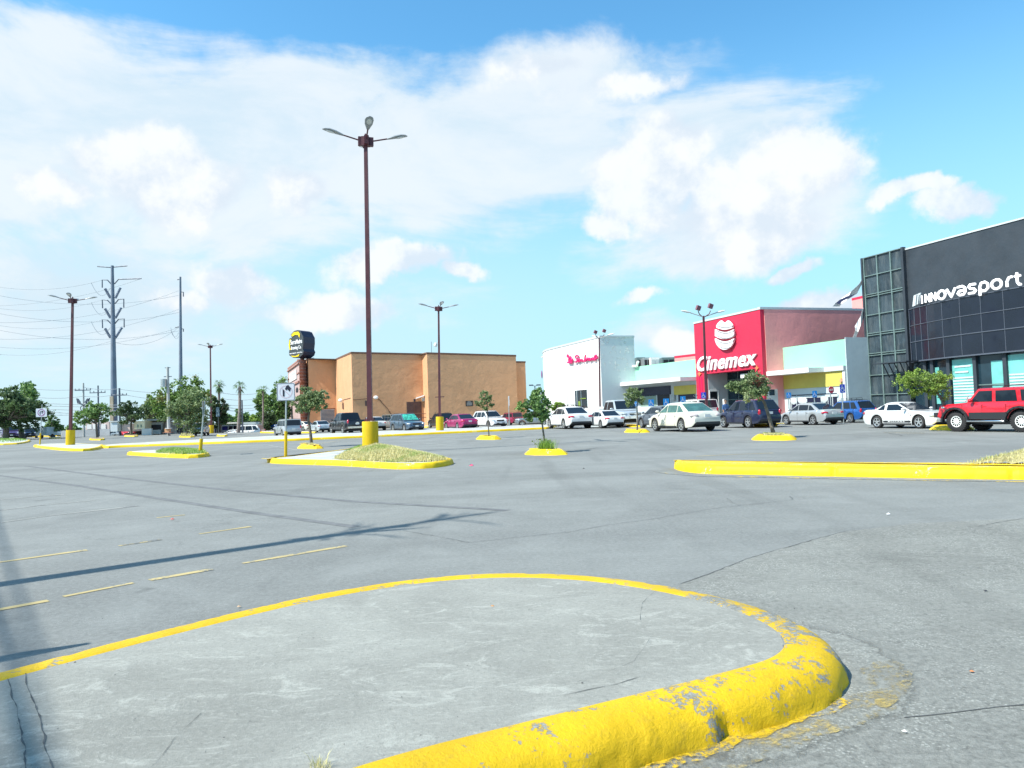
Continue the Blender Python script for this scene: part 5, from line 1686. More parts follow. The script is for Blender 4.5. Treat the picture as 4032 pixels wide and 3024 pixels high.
# script lettering as rounded tubes
def script(name, strokes, mt, parent, wall, r, off=.18):
    mb = MB()
    for s_ in strokes:
        P = [wall.hit(x, y, off) for x, y in s_]
        Q = [P[0]]
        for k in range(len(P) - 1):
            a_ = P[max(0, k - 1)]; b0 = P[k]; c0 = P[k + 1]; d0 = P[min(len(P) - 1, k + 2)]
            for j in range(1, 5):
                t_ = j / 4
                Q.append(.5 * ((2 * b0) + (c0 - a_) * t_ + (2 * a_ - 5 * b0 + 4 * c0 - d0) * t_ ** 2 + (3 * b0 - a_ - 3 * c0 + d0) * t_ ** 3))
        mb.tube(Q, r, 7)
    return mb.build(name, mt, parent, smooth=60)


z8 = lambda x, y: (2200 + x * .1808, 1300 + y * .1808)
S_ = [[(430, 575), (400, 550), (365, 580), (385, 620), (400, 650), (385, 690), (345, 690)],
      [(455, 640), (425, 640), (412, 670), (430, 690), (455, 665), (460, 635), (462, 685)],
      [(480, 640), (482, 682)], [(482, 655), (500, 635), (512, 650), (516, 680), (530, 670)],
      [(585, 540), (572, 600), (566, 672), (590, 668), (602, 640), (588, 622), (568, 640)], [(602, 635), (622, 630)],
      [(625, 620), (632, 665)], [(630, 635), (650, 610), (662, 625)],
      [(690, 620), (675, 612), (662, 640), (680, 662), (700, 640), (692, 615)],
      [(712, 610), (718, 655)], [(716, 625), (736, 603), (750, 618), (752, 650), (765, 640)],
      [(800, 600), (780, 596), (775, 612), (795, 622), (800, 640), (775, 648)], [(775, 620), (790, 560), (820, 545), (815, 590), (845, 612)]]
script('lettering', [[z8(x, y) for x, y in s_] for s_ in S_], M['letter_r'], ws, wl, .09)
S2 = [[(205, 560), (190, 575), (215, 590)], [(200, 535), (190, 560)], [(240, 610), (220, 640), (225, 690), (250, 700), (285, 690), (290, 640), (268, 605), (240, 610)], [(245, 630), (245, 690)], [(268, 625), (268, 690)], [(195, 700), (240, 712), (295, 705)], [(215, 600), (232, 615)], [(240, 600), (262, 580)], [(235, 660), (280, 655)]]
script('owl_emblem', [[z8(x, y) for x, y in s_] for s_ in S2], M['letter_r'], ws, wl, .10)
wend = Wall(curve[4], curve[3])
mb = MB(); p = PY(2125, 1475, curve[-1][1] - 2)
mb.ell(Vector((p.x + .3, p.y, p.z)), (.10, .5, .55)); mb.build('side_sign', M['sign_purple'], ws)
mb = MB(); A = Wall(curve[5], curve[3]); A.slab(mb, [(2128, 1550), (2160, 1528), (2160, 1562), (2128, 1562)], .02, .06); mb.build('side_window', M['glass_dk'], ws)
# shrubs and ramp railing in front of it
tree_px('clipped hedge against the curved wall of the white store', 2200, 1612, (2165, 1584, 2228, 1616), Y=66, n=8, nleaf=3500, ls=.12, lm='leaf_lime', r0=.03, seed=50, cat='hedge', name='hedge', bz=0)
rl = thing('ramp_railing', 'brown ramp railing before the white store window', 'railing', PY(2195, 1640, 63))
mb = MB(); P = [PY(2195, 1598, 63), PY(2225, 1595, 64), PY(2258, 1594, 65), PY(2300, 1602, 66), PY(2315, 1604, 66)]
mb.tube(P, .035, 6); mb.build('handrail', M['railing'], rl)
for p in [P[0], P[1], P[2], PY(2235, 1595, 64.3), PY(2252, 1594, 64.8), P[3]]:
    mb = MB(); mb.tube([(p.x, p.y, 0), p], .035, 6); mb.build('baluster', M['railing'], rl)
for i, (x0, x1, yt, Y, lab) in enumerate([(2320, 2392, 1603, 62, 'low grey wall at the foot of the white store corner'), (2508, 2600, 1602, 57, 'low pale grey wall below the first shopfront')]):
    a = PY(x0, yt, Y); b = PY(x1, yt - 2, Y - (2 if i == 0 else 6)); mb = MB(); d = Vector((b.x - a.x, b.y - a.y, 0)); nn = Vector((-d.y, d.x, 0)).normalized() * .25
    mb.prism([(a.x, a.y, 0), (b.x, b.y, 0), (b.x, b.y, a.z), (a.x, a.y, a.z)], nn)
    tag(mb.build('low_wall', M['pale_grey'], origin=(a.x, a.y, 0)), lab, 'wall')

# ---- red cinema block
c0 = cor(2992, 1217, 62 * K)
cn = thing('cinema_building', 'cinema with a red portal front and dusty red side wall', 'building', (c0[0], c0[1], 0))
hC = c0[2]
cl_ = along(c0, DB, 2741); cr_ = (c0[0] + DA.x * 18, c0[1] + DA.y * 18)
rec = 3.2                                                   # depth of the entrance recess
LC = (Vector(cl_[:2]) - Vector(c0[:2])).length
wC = Wall(cl_, c0)
zsoff = wC.hit(2870, 1463).z
# blocks: body behind the recess, header over it, two pillars
def P2(s, d): return (c0[0] + DB.x * s + DA.x * d, c0[1] + DB.y * s + DA.y * d)
zL = hC
mb = MB()
def pb(mb, pa, pb_, pc, pd, z0, z1):
    mb.prism([(pa[0], pa[1], z0), (pb_[0], pb_[1], z0), (pc[0], pc[1], z0), (pd[0], pd[1], z0)], (0, 0, z1 - z0))
pilR = .95; sL = (Vector(along(c0, DB, 2772)) - Vector(c0[:2])).length
rec = (Vector(along(P2(sL, 0), DA, 2863)) - Vector(P2(sL, 0))).length
mb = MB(); pb(mb, P2(0, 0), P2(LC, 0), P2(LC, 1.2), P2(0, 1.2), zsoff, hC); pb(mb, P2(0, 1.2), P2(LC, 1.2), P2(LC, rec), P2(0, rec), zsoff + .3, hC - .01); mb.build('portal_header', M['cin_red'], cn)
mb = MB(); pb(mb, P2(0, 0), P2(pilR, 0), P2(pilR, .9), P2(0, .9), 0, zsoff - .003); mb.build('portal_pillar', M['cin_red'], cn)
mb = MB(); pb(mb, P2(sL, 0), P2(LC, 0), P2(LC, rec), P2(sL + .04, rec), 0, zsoff - .003); mb.build('portal_pillar', M['cin_red'], cn)
mb = MB()
for s_ in (.3, .65, sL + .35, sL + .7):
    a = P2(s_, -.02); mb.box((a[0], a[1], zsoff / 2), (.05, .05, zsoff - .4), math.atan2(DB.y, DB.x))
mb.build('pillar_groove', M['letter_r'], cn)
mb = MB(); pb(mb, P2(-.0, rec + .31), P2(LC, rec + .31), P2(LC, 22), P2(0, 22), 0, hC - .02); mb.build('hall_wall', M['dusty_red'], cn)
# side facing right: thin skin so that the brown-red wall starts at the corner
mb = MB(); a, b2 = P2(-.01, .35), P2(-.01, 22)
mb.prism([(a[0], a[1], 0), (b2[0], b2[1], 0), (b2[0], b2[1], hC - .01), (a[0], a[1], hC - .01)], Vector((-DB.x, -DB.y, 0)) * .04); mb.build('side_wall', M['dusty_red'], cn)
mb = MB(); a, b2 = P2(-.07, -.04), P2(-.07, 22)
mb.prism([(a[0], a[1], hC - .02), (b2[0], b2[1], hC - .02), (b2[0], b2[1], hC + .16), (a[0], a[1], hC + .16)], Vector((DB.x, DB.y, 0)) * .35)
a, b2 = P2(.3, -.05), P2(LC, -.05); mb.prism([(a[0], a[1], hC - .02), (b2[0], b2[1], hC - .02), (b2[0], b2[1], hC + .13), (a[0], a[1], hC + .13)], Vector((DA.x, DA.y, 0)) * .35)
mb.build('parapet_cap', M['pale_grey'], cn)
# recess: grey left cheek with the door, glass curtain at the back
wI2 = Wall(P2(sL, 0), P2(sL, rec)); wR = Wall(P2(sL, rec), P2(0, rec))
def qd(wall, s0_, s1_, z0, z1, o0, o1, mb):
    a_ = Vector((*wall.A, 0)) + wall.d3 * s0_ + wall.n * o0; b2_ = Vector((*wall.A, 0)) + wall.d3 * s1_ + wall.n * o0
    mb.prism([a_ + Vector((0, 0, z0)), b2_ + Vector((0, 0, z0)), b2_ + Vector((0, 0, z1)), a_ + Vector((0, 0, z1))], wall.n * (o1 - o0))
mb = MB(); qd(wI2, .35, rec - .02, 0, zsoff + .28, .003, .05, mb); mb.build('recess_wall', M['pale_grey'], cn)
mb = MB(); pb(mb, P2(sL + .04, rec + .01), P2(0, rec + .01), P2(0, rec + .3), P2(sL + .04, rec + .3), 0, zsoff + .28); mb.build('recess_back', M['pale_grey'], cn)
mb = MB(); pb(mb, P2(.0, .92), P2(.12, .92), P2(.12, rec), P2(.0, rec), 0, zsoff + .28); mb.build('recess_side', M['pale_grey'], cn)
mb = MB(); qd(wR, .1, sL - .3, .1, zsoff + .2, .002, .05, mb); gl = mb.build('glass_curtain', M['glass_dk'], cn)
mb = MB()
for i in range(7): qd(wR, .1, sL - .3, .1 + i * .85, .16 + i * .85, .052, .09, mb)
for i in range(6): qd(wR, .1 + i * (sL - .46) / 5, .17 + i * (sL - .46) / 5, .1, zsoff + .2, .052, .088, mb)
mb.build('mullions', M['frame_g'], gl)
mb = MB(); wI2.rect(mb, 2797, 1541, 2827, 1640, .052, .09); dr = mb.build('door', M['shop_dark'], cn)
mb = MB(); wI2.rect(mb, 2793, 1537, 2831, 1541, .052, .12); wI2.rect(mb, 2793, 1541.5, 2796.5, 1640, .052, .12); wI2.rect(mb, 2827.5, 1541.5, 2831, 1640, .052, .12); mb.build('door_frame', M['white'], dr)
# star ornaments
M['orange'] = mat('orange_star', (.75, .20, .08), .5, var=0)
for (x, y) in ((2755, 1472), (2981, 1449)):
    mb = MB(); P = [wC.hit(x + dx, y + dy, .03) for dx, dy in ((0, -11), (3, -3), (8, 0), (3, 3), (0, 11), (-3, 3), (-8, 0), (-3, -3))]; mb.prism(P, wC.n * .05); mb.build('star_ornament', M['orange'], cn)
# egg-shaped emblem: three white bands with rows of dark dots
z6 = lambda x, y: (2500 + x * .3918, 1150 + y * .3918)
ex, ey, ea, eb = 912, 428, 101, 151
def eggc(f): return [wC.hit(*z6(*f(k)), .06) for k in range(25)]
def band(fa, fb, rows):
    mb = MB()
    xs_ = [-1 + 2 * k / 30 for k in range(31)]
    T, Bm = [], []
    for u in xs_:
        x = ex + u * ea; h = eb * math.sqrt(max(0, 1 - u * u))
        yt = max(fa(u), ey - h); yb = min(fb(u), ey + h)
        if yb - yt > .5: T.append((x, yt)); Bm.append((x, yb))
    P = [wC.hit(*z6(x, y), .12) for x, y in T + Bm[::-1]]
    mb.prism(P, wC.n * .14)
    mb.k = 1
    for y0, sag in rows:
        for k in range(17):
            u = -.86 + 1.72 * k / 16; x = ex + u * ea; y = y0 + sag * (1 - u * u)
            if abs(y - ey) < eb * math.sqrt(1 - u * u) - 5:
                wC.rect(mb, *z6(x - 3.0, y - 6), *z6(x + 3.0, y + 6), .25, .275)
    return mb.build('emblem_band', [M['letter_w'], M['sign_k']], cn)
c1 = lambda y0, sag: (lambda u: y0 + sag * (1 - u * u))
band(lambda u: ey - eb + 3 + (26 * math.sqrt(max(0, 1 - (u / .30) ** 2))), c1(345, 32), [(324, 34)])
band(c1(368, 34), c1(436, 36), [(377, 38), (422, 44)]); band(c1(460, 36), lambda u: 900, [(472, 44), (534, 30)])
A = wC.hit(*z6(636, 797), .03); B = wC.hit(*z6(1238, 737), .03); B.z = A.z = (A.z + B.z) / 2
h = wC.hit(*z6(700, 640), .03).z - wC.hit(*z6(700, 790), .03).z
text_on('lettering', 'Cinemex', M['letter_w'], cn, A, B, h, .12, .022, .30, 1.06)

# ---- mint shop strip between the white store and the cinema
mA = (se[0], se[1]); mB_ = along(c0, DB, 2741)
wM = Wall(mA, mB_)
zt = (wM.hit(2488, 1446).z + wM.hit(2740, 1414).z) / 2; zf1 = wM.hit(2741, 1483).z; zf0 = wM.hit(2741, 1496).z
sh_ = thing('shop_strip', 'mint green shop strip with white canopy between the white store and the cinema', 'building', (mA[0], mA[1], 0))
mb = MB(); A = Vector((*mA, 0)); B = Vector((*mB_, 0)); back_ = Vector((DA.x, DA.y, 0)) * 10
mb.prism([A + Vector((0, 0, zf0)), B + Vector((0, 0, zf0)), B + Vector((0, 0, zt)), A + Vector((0, 0, zt))], back_); mb.build('wall', M['mint'], sh_)
mb = MB(); A2 = A - wM.d3 * 3.4; mb.prism([A2 + Vector((0, 0, zf0 - .05)), B + Vector((0, 0, zf0 - .05)), B + Vector((0, 0, zf1)), A2 + Vector((0, 0, zf1))], wM.n * 1.7)
mb.build('canopy', M['white'], sh_)
mb = MB(); mb.prism([A + Vector((0, 0, 0)), B, B + Vector((0, 0, zf0 - .06)), A + Vector((0, 0, zf0 - .06))], wM.n * .02 ); mb.build('shopfront_wall', M['pale_grey'], sh_)
mb = MB(); wM.rect(mb, 2655, 1521, 2742, 1550, .022, .10); mb.build('yellow_band', M['yellow_band'], sh_)
mb = MB(); wM.rect(mb, 2515, 1528, 2642, 1552, .022, .14); fa = mb.build('fascia', M['navy'], sh_)
mb = MB(); wM.rect(mb, 2521, 1552, 2587, 1640, .022, .05); gw = mb.build('green_panel', M['shop_green'], sh_)
mb = MB()
for k in range(8): wM.rect(mb, 2534 + k * 6.2, 1557 - k * .35, 2537.6 + k * 6.2, 1561 - k * .35, .052, .08)
mb.build('panel_marks', M['sign_k'], gw)
mb = MB(); wM.rect(mb, 2553, 1571, 2569, 1584, .052, .08); mb.build('arched_picture', mat('ochre_arch', (.40, .28, .08), .6, var=.2), gw)
mb = MB(); wM.rect(mb, 2588, 1552, 2641, 1650, .022, .045); mb.build('doorway', M['shop_dark'], sh_)
mb = MB(); wM.rect(mb, 2671, 1550, 2742, 1650, .022, .05); dg_ = mb.build('shop_window', M['navy'], sh_)
wr3 = lambda *P: [(2500 + x * .2047, 1520 + y * .2047) for x, y in P]
script('window_script', [wr3((1050, 250), (1025, 275), (1045, 300), (1070, 285)), wr3((1080, 250), (1075, 295), (1100, 290), (1105, 255)), wr3((1110, 290), (1130, 245), (1145, 290)), wr3((1150, 250), (1160, 295), (1185, 250)), wr3((1150, 165), (1125, 185), (1150, 205), (1175, 180)), wr3((1160, 170), (1195, 165))], M['galv'], dg_, wM, .022, .08)
mb = MB(); wM.rect(mb, 2646, 1555, 2659, 1577, .1, .2); wM.rect(mb, 2646, 1577, 2647, 1610, .1, .16); mb.build('info_board', M['galv'], sh_)
mb = MB(); P = [Vector((se[0], se[1], 0)) + wM.n * .25 + wM.d3 * .2 + Vector((0, 0, z)) for z in (zf1, zt - .35)]; P += [P[-1] + Vector((0, 0, .3)) + wM.d3 * .3, P[-1] + Vector((0, 0, .34)) + wM.d3 * 2.2, P[-1] + Vector((0, 0, .9)) + wM.d3 * 2.25]
P = [wM.hit(x, y, .2) for x, y in ((2482, 1514), (2480, 1458), (2486, 1443), (2508, 1441), (2511, 1426), (2513, 1424))]
mb.tube(P, .13, 8); mb.build('drain_pipe', M['white'], sh_, smooth=50)
for i, (x0, x1, y0, y1, Y, mm, lab) in enumerate([(2508, 2540, 1406, 1440, 80, 'frame_g', 'dark framed roof unit left of the white one'), (2536, 2562, 1407, 1436, 78, 'galv', 'grey louvred roof unit in the middle'), (2563, 2596, 1406, 1428, 77, 'white', 'white humped roof unit'), (2608, 2656, 1406, 1432, 80, 'frame_g', 'dark framed roof unit right of the white one')]):
    a = PY(x0, y1, Y); b = PY(x1, y0, Y); t = thing('rooftop_unit', lab + ' on the mint strip', 'air conditioner', (a.x, Y, zt - .02), 'rooftop units on the mint strip')
    zb0 = zt + .01
    mb = MB(); mb.prism([(a.x, Y, zb0), (b.x, Y, zb0), (b.x, Y + 2.5, zb0), (a.x, Y + 2.5, zb0)], (0, 0, max(.6, b.z - zb0))); mb.build('casing', M[mm], t)
    mb = MB(); w_ = b.x - a.x
    for k in (0.1, .55): mb.box((a.x + w_ * (k + .18), Y - .03, (zb0 + b.z) / 2), (w_ * .36, .05, (b.z - zb0) * .6))
    mb.build('louvre', M['shop_dark'] if mm != 'white' else M['pale_grey'], t)
# ---- mint box right of the cinema
b0 = along(P2(0, 0), DA, 3085); wSide = Wall(c0, P2(0, 22))
dBr = Vector((.326, -.945)); k1 = along(b0, dBr, 3331); k2 = along(k1, DA, 3423)
zk = PY(3331, 1335, k1[1]).z
mx = thing('mint_annex', 'mint green shop annex with blue-grey end wall right of the cinema', 'building', (k1[0], k1[1], 0))
w5 = Wall(b0, k1); w6 = Wall(k1, k2)
zc1 = w5.hit(3256, 1446).z; zc0 = w5.hit(3256, 1464).z
block('wall', [(b0[0], b0[1], zk), (k1[0], k1[1], zk), (k2[0], k2[1], zk), (k2[0] - dBr.x * 6, k2[1] - dBr.y * 6, zk)], M['mint'], mx, 0, M['roofm'])
mb = MB(); w6.rect(mb, 3331, 1334, 3424, 1700, .004, .05); mb.prism([(k1[0], k1[1], 0), (k2[0], k2[1], 0), (k2[0], k2[1], zk + .12), (k1[0], k1[1], zk + .12)], w6.n * .06)
mb = MB(); mb.prism([(k1[0] , k1[1], 0), (k2[0], k2[1], 0), (k2[0], k2[1], zk + .12), (k1[0], k1[1], zk + .12)], w6.n * .06); mb.build('end_wall', M['grey_wall'], mx)
ca = Vector((*b0, 0)) - w5.d3 * 3.2; cb = w5.hit(3256, 1464, 0); cb.z = 0
mb = MB(); mb.prism([ca + Vector((0, 0, zc0)), cb + Vector((0, 0, zc0)), cb + Vector((0, 0, zc1)), ca + Vector((0, 0, zc1))], w5.n * 1.6); mb.build('canopy', M['white'], mx)
mb = MB(); pk = Vector((*k1, 0)); mb.prism([cb + Vector((0, 0, zc0)), pk + Vector((0, 0, zc0)), pk + Vector((0, 0, zc1)), cb + Vector((0, 0, zc1))], w5.n * .25); mb.build('canopy_end', M['pale_grey'], mx)
mb = MB(); w5.rect(mb, 3088, 1478, 3323, 1519, .01, .12); mb.build('yellow_band', M['yellow_band'], mx)
mb = MB(); q = w5.hit(3323, 1500, .01); e_ = Vector((*k1, 0)); zz1 = zc0 - .02; zy = w5.hit(3324, 1512).z
mb.prism([Vector((b0[0], b0[1], 0)) + w5.n * .005, Vector((q.x, q.y, 0)), Vector((q.x, q.y, zy)), Vector((b0[0], b0[1], zy)) + w5.n * .005], w5.n * .06); mb.build('shopfront_wall', M['grey_wall'], mx)
mb = MB(); mb.prism([Vector((q.x, q.y, 0)) + w5.d3 * .05, e_ + w5.n * .01, e_ + w5.n * .01 + Vector((0, 0, zz1)), Vector((q.x, q.y, zz1)) + w5.d3 * .05], w5.n * .15); mb.build('corner_pier', M['white'], mx)
mb = MB(); w5.rect(mb, 3112, 1556, 3300, 1640, .07, .11); sw = mb.build('shop_window', M['navy'], mx)
mb = MB()
for x in (3117, 3138, 3175, 3235, 3262, 3280): w5.rect(mb, x, 1556, x + 2.4, 1640, .115, .16)
w5.rect(mb, 3112, 1560, 3300, 1561.2, .115, .15); mb.build('frame', M['pale_grey'], sw)
mb = MB()
for x, y in ((3125, 1578), (3153, 1574), (3165, 1578), (3245, 1570)): mb.ell(w5.hit(x, y, .13), (.35, .05, .3), M=Matrix.Rotation(R_(-70), 3, 'Z'))
mb.build('window_decal', M['pale_grey'], sw)
mb = MB(); mb.prism([w5.hit(x, y, .02) for x, y in ((3314, 1500), (3319, 1488), (3324, 1500), (3319, 1508))], w5.n * .2); mb.build('wall_ornament', M['stucco'], mx)
mb = MB(); a = P2(-.03, rec + 1); w7 = Wall(P2(-.05, .5), P2(-.05, 20)); w7.rect(mb, 3018, 1533, 3064, 1600, .0, .03); mb.build('lower_wall', M['pale_grey'], mx)
mb = MB(); w7.rect(mb, 3028, 1534, 3050, 1556, .035, .06); mb.build('side_window', M['glass_dk'], mx)
# salmon block far behind, pink roof left of the cinema
for i, (x0, x1, yt, Y, lab) in enumerate([(3354, 3440, 1184, 74, 'salmon pink block rising behind the cinema roof'), (2655, 2745, 1411, 84, 'pink roof edge seen over the mint strip')]):
    a = PY(x0, yt, Y); b = PY(x1, yt - (16 if i == 0 else 6), Y - 3); t = thing('roof_block', lab, 'building', (a.x, a.y, 0))
    mb = MB(); mb.prism([(a.x, a.y, 3), (b.x, b.y, 3), (b.x, b.y, a.z), (a.x, a.y, a.z)], (4, 8, 0)); mb.build('wall', M['salmon'], t)
    mb = MB(); mb.prism([(a.x, a.y, a.z + .01), (b.x, b.y, a.z + .01), (b.x, b.y, a.z + .25), (a.x, a.y, a.z + .25)], (4, 8, 0)); mb.build('parapet_cap', M['cin_red'], t)

# ---- black sports store
g0 = (k2[0], k2[1]); g1 = along(g0, dBr, 3586); g2_ = along(g0, dBr, 4075); g2_ = (g0[0] + dBr.x * 21, g0[1] + dBr.y * 21)
wG = Wall(g0, g1); wI = Wall(g1, g2_)
zI0 = wG.hit(3409, 1016).z; zI = wI.hit(3800, 923).z
bk = thing('sports_store', 'black sports store with a glazed corner and glowing white lettering', 'building', (g1[0], g1[1], 0))
mb = MB(); A = Vector((*g1, 0)); B = Vector((*g2_, 0)); zs = wI.hit(3800, 1406).z
mb.prism([A + Vector((0, 0, zs)), B + Vector((0, 0, zs)), B + Vector((0, 0, zI)), A + Vector((0, 0, zI))], Vector((DA.x, DA.y, 0)) * 20); mb.build('wall', M['blackwall'], bk)
mb = MB(); mb.prism([A + Vector((0, 0, zI + .003)) + wI.n * .05, B + Vector((0, 0, zI + .003)) + wI.n * .05, B + Vector((0, 0, zI + .10)) + wI.n * .05, A + Vector((0, 0, zI + .10)) + wI.n * .05], Vector((DA.x, DA.y, 0)) * .5); mb.build('parapet_cap', M['pale_grey'], bk)
# glazed corner
zz8 = lambda x, y: (3350 + x * .5425, 850 + y * .5425)
mb = MB(); G0 = Vector((*g0, 0)); G1 = Vector((*g1, 0)); zg = wG.hit(*zz8(120, 302)).z
mb.prism([G0, G1 - wG.d3 * .15, G1 - wG.d3 * .15 + Vector((0, 0, zg)), G0 + Vector((0, 0, zg))], Vector((DA.x, DA.y, 0)) * 6)
gt = mb.build('glass_corner', M['film'], bk)
tot = (G1 - G0).length
mb = MB()
for f in (0.0, .33, .66, .965):
    p = G0 + wG.d3 * (tot * f + .06) + wG.n * .05
    mb.box(p + Vector((0, 0, zg / 2)), (.09, .12, zg), math.atan2(wG.d3.y, wG.d3.x))
rows = [302, 440, 590, 725, 872, 1018, 1160, 1300]
for y in rows:
    z = wG.hit(*zz8(120, y)).z
    for dz in ((0, .14) if y in (590, 872, 1018) else (0,)):
        mb.box(G0 + wG.d3 * (tot * .48) + wG.n * .06 + Vector((0, 0, z + dz)), (tot * .97, .09, .055), math.atan2(wG.d3.y, wG.d3.x))
mb.build('mullions', M['frame_g'], gt)
mb = MB(); p = G1 + wG.n * .12; mb.box(p + Vector((0, 0, zg / 2)) - wG.d3 * .02, (.18, .26, zg + .04), math.atan2(wG.d3.y, wG.d3.x))
p = G0 + wG.n * .06 - wG.d3 * .08; mb.box(p + Vector((0, 0, zg / 2)), (.14, .20, zg + .04), math.atan2(wG.d3.y, wG.d3.x)); mb.build('corner_post', M['blackwall'], gt)
# curved blue-black band
L_ = (Vector(g2_) - Vector(g1)).length
zb1 = wI.hit(*zz8(520, 640)).z; zb0 = wI.hit(*zz8(600, 1048)).z
zb1 = PY(4000, 1150, wI.hit(4000, 1150).y).z
N = 26; mb = MB(); cols = []
for k in range(N + 1):
    s_ = L_ * k / N
    bul = 1.5 * math.sin(min(1, (s_ + .25) / 6.0) * math.pi / 2) ** .8 if s_ < 6 else 1.5
    cols.append(A + wI.d3 * (s_ + .25) + wI.n * (.03 + bul))
start = A + wI.d3 * .25 + wI.n * .0
cols = [start] + cols
for P0, P1 in zip(cols, cols[1:]):
    mb.face([P0 + Vector((0, 0, zb0)), P1 + Vector((0, 0, zb0)), P1 + Vector((0, 0, zb1)), P0 + Vector((0, 0, zb1))])
back = [p - wI.n * 0 for p in cols]
top_ = [c + Vector((0, 0, zb1)) for c in cols] + [B + Vector((0, 0, zb1))]
mb.face(top_); mb.face([c + Vector((0, 0, zb0)) for c in cols][::-1] + [B + Vector((0, 0, zb0))][::-1])
cb_ = mb.build('curved_band', M['blackpanel'], bk)
mb = MB()
for z, r in ((zb1, .03), (zb0 + (zb1 - zb0) * .68, .022), (zb0 + (zb1 - zb0) * .37, .03), (zb0, .05)):
    mb.tube([c + wI.n * .02 + Vector((0, 0, z)) for c in cols], r, 5)
for k in range(1, len(cols), 2 if False else 1):
    if k % 2 == 0 or k < 4:
        c = cols[k] + wI.n * .01; mb.tube([c + Vector((0, 0, zb0)), c + Vector((0, 0, zb1))], .018, 5)
mb.build('panel_joints', mat('panel_joint_grey', (.085, .10, .13), .5, var=0), cb_)
# storefront under it
fr = [p - wI.n * .35 for p in cols[2:]]; fr = [Vector((*g1, 0)) + wI.d3 * .3 + wI.n * .1] + fr
mb = MB()
for P0, P1 in zip(fr, fr[1:]): mb.face([P0, P1, P1 + Vector((0, 0, zb0 - .01)), P0 + Vector((0, 0, zb0 - .01))])
stf = mb.build('storefront_glass', M['glass_dk'], bk)
mb = MB(); colx = [3650, 3678, 3742, 3846, 3965, 4080]
def on_fr(px, off=.03):
    best = None
    for P0, P1 in zip(fr, fr[1:]):
        a = proj(P0 + Vector((0, 0, 3)))[0]; b = proj(P1 + Vector((0, 0, 3)))[0]
        if a <= px <= b: return P0.lerp(P1, (px - a) / (b - a)) + wI.n * off
    return fr[-1]
for x in colx: mb.box(on_fr(x, .08) + Vector((0, 0, zb0 / 2)), (.22, .22, zb0 - .02), math.atan2(wI.d3.y, wI.d3.x))
mb.build('column', M['blackwall'], bk)
def frpan(mb, x0, x1, z0, z1, off=.02):
    a, b = on_fr(x0, off), on_fr(x1, off); mb.prism([a + Vector((0, 0, z0)), b + Vector((0, 0, z0)), b + Vector((0, 0, z1)), a + Vector((0, 0, z1))], wI.n * .02)
mb = MB(); frpan(mb, 3752, 3836, .4, zb0 - .15); frpan(mb, 3972, 4060, .4, zb0 - .15); frpan(mb, 3905, 3952, .5, zb0 - .4); frpan(mb, 3684, 3700, 1.0, zb0 - .5); mb.build('mint_poster', M['glass_mint'], stf)
for x0, x1 in ((3754, 3834), (3975, 4056)):
    mb = MB()
    for k in range(9): frpan(mb, x0, x1, 1.1 + k * .17, 1.19 + k * .17, .045)
    mb.build('poster_stripes', M['pale_grey'], stf)
for x0, x1, z in ((3762, 3826, zb0 - .62), (3762, 3815, zb0 - .95)):
    a, b = on_fr(x0, .05), on_fr(x1, .05)
    mb = MB(); mb.prism([a + Vector((0, 0, z)), b + Vector((0, 0, z)), b + Vector((0, 0, z + .10)), a + Vector((0, 0, z + .10))], wI.n * .01); mb.build('poster_text', M['grey_wall'], stf)
mb = MB(); frpan(mb, 3852, 4060, 2.0, 2.06, .03); mb.build('transom', M['frame_g'], stf)
mb = MB(); q = A + wI.n * .5; mb.prism([q + Vector((0, 0, zb0 - .02)) - wG.d3 * 1.4, q + Vector((0, 0, zb0 - .02)) + wI.d3 * 1.2, q + Vector((0, 0, zb0 + .04)) + wI.d3 * 1.2, q + Vector((0, 0, zb0 + .04)) - wG.d3 * 1.4], wI.n * 1.2)
for k in range(5): mb.tube([q - wG.d3 * (1.3 - .45 * k) + Vector((0, 0, zb0 - .9)), q - wG.d3 * (.9 - .45 * k) + wI.n * .9 + Vector((0, 0, zb0 - .05))], .04, 5)
mb.build('door_canopy', M['blackwall'], bk)
# letters: rounded strokes, lit
me_ = bpy.data.materials.new('lit_white_letter'); me_.use_nodes = True
b_n = me_.node_tree.nodes['Principled BSDF']; b_n.inputs['Base Color'].default_value = (.9, .9, .9, 1); b_n.inputs['Emission Color'].default_value = (1, 1, 1, 1); b_n.inputs['Emission Strength'].default_value = .55
GL = {  # strokes in a unit cell: x 0..w, y 0..1 (x-height), descender < 0
 'i': (.35, [[(.17, .05), (.17, .95)]]), 'n': (1.0, [[(.08, .05), (.08, .95)], [(.08, .95), (.92, .05)], [(.92, .05), (.92, .95)]]),
 'o': (1.0, [[(.5 + .42 * math.cos(k / 16 * 6.2832), .5 + .45 * math.sin(k / 16 * 6.2832)) for k in range(17)]]),
 'v': (1.0, [[(.05, .95), (.5, .05), (.95, .95)]]),
 'a': (1.0, [[(.12, .92), (.65, .95), (.9, .75), (.92, .35), (.7, .06), (.3, .06), (.1, .28), (.3, .50), (.9, .50)]]),
 's': (.9, [[(.85, .92), (.3, .95), (.1, .75), (.3, .53), (.65, .47), (.85, .25), (.65, .05), (.08, .07)]]),
 'p': (1.0, [[(.08, -.35), (.08, .5), (.25, .9), (.6, .95), (.9, .7), (.9, .3), (.6, .05), (.25, .08), (.08, .4)]]),
 'r': (.65, [[(.08, .05), (.08, .55), (.3, .92), (.62, .95)]]), 't': (.65, [[(.25, 1.25), (.25, .35), (.42, .07), (.62, .06)], [(.02, .92), (.60, .92)]])}
word = 'innovasport'; gap = .22; Wt = sum(GL[c][0] for c in word) + gap * (len(word) - 1)
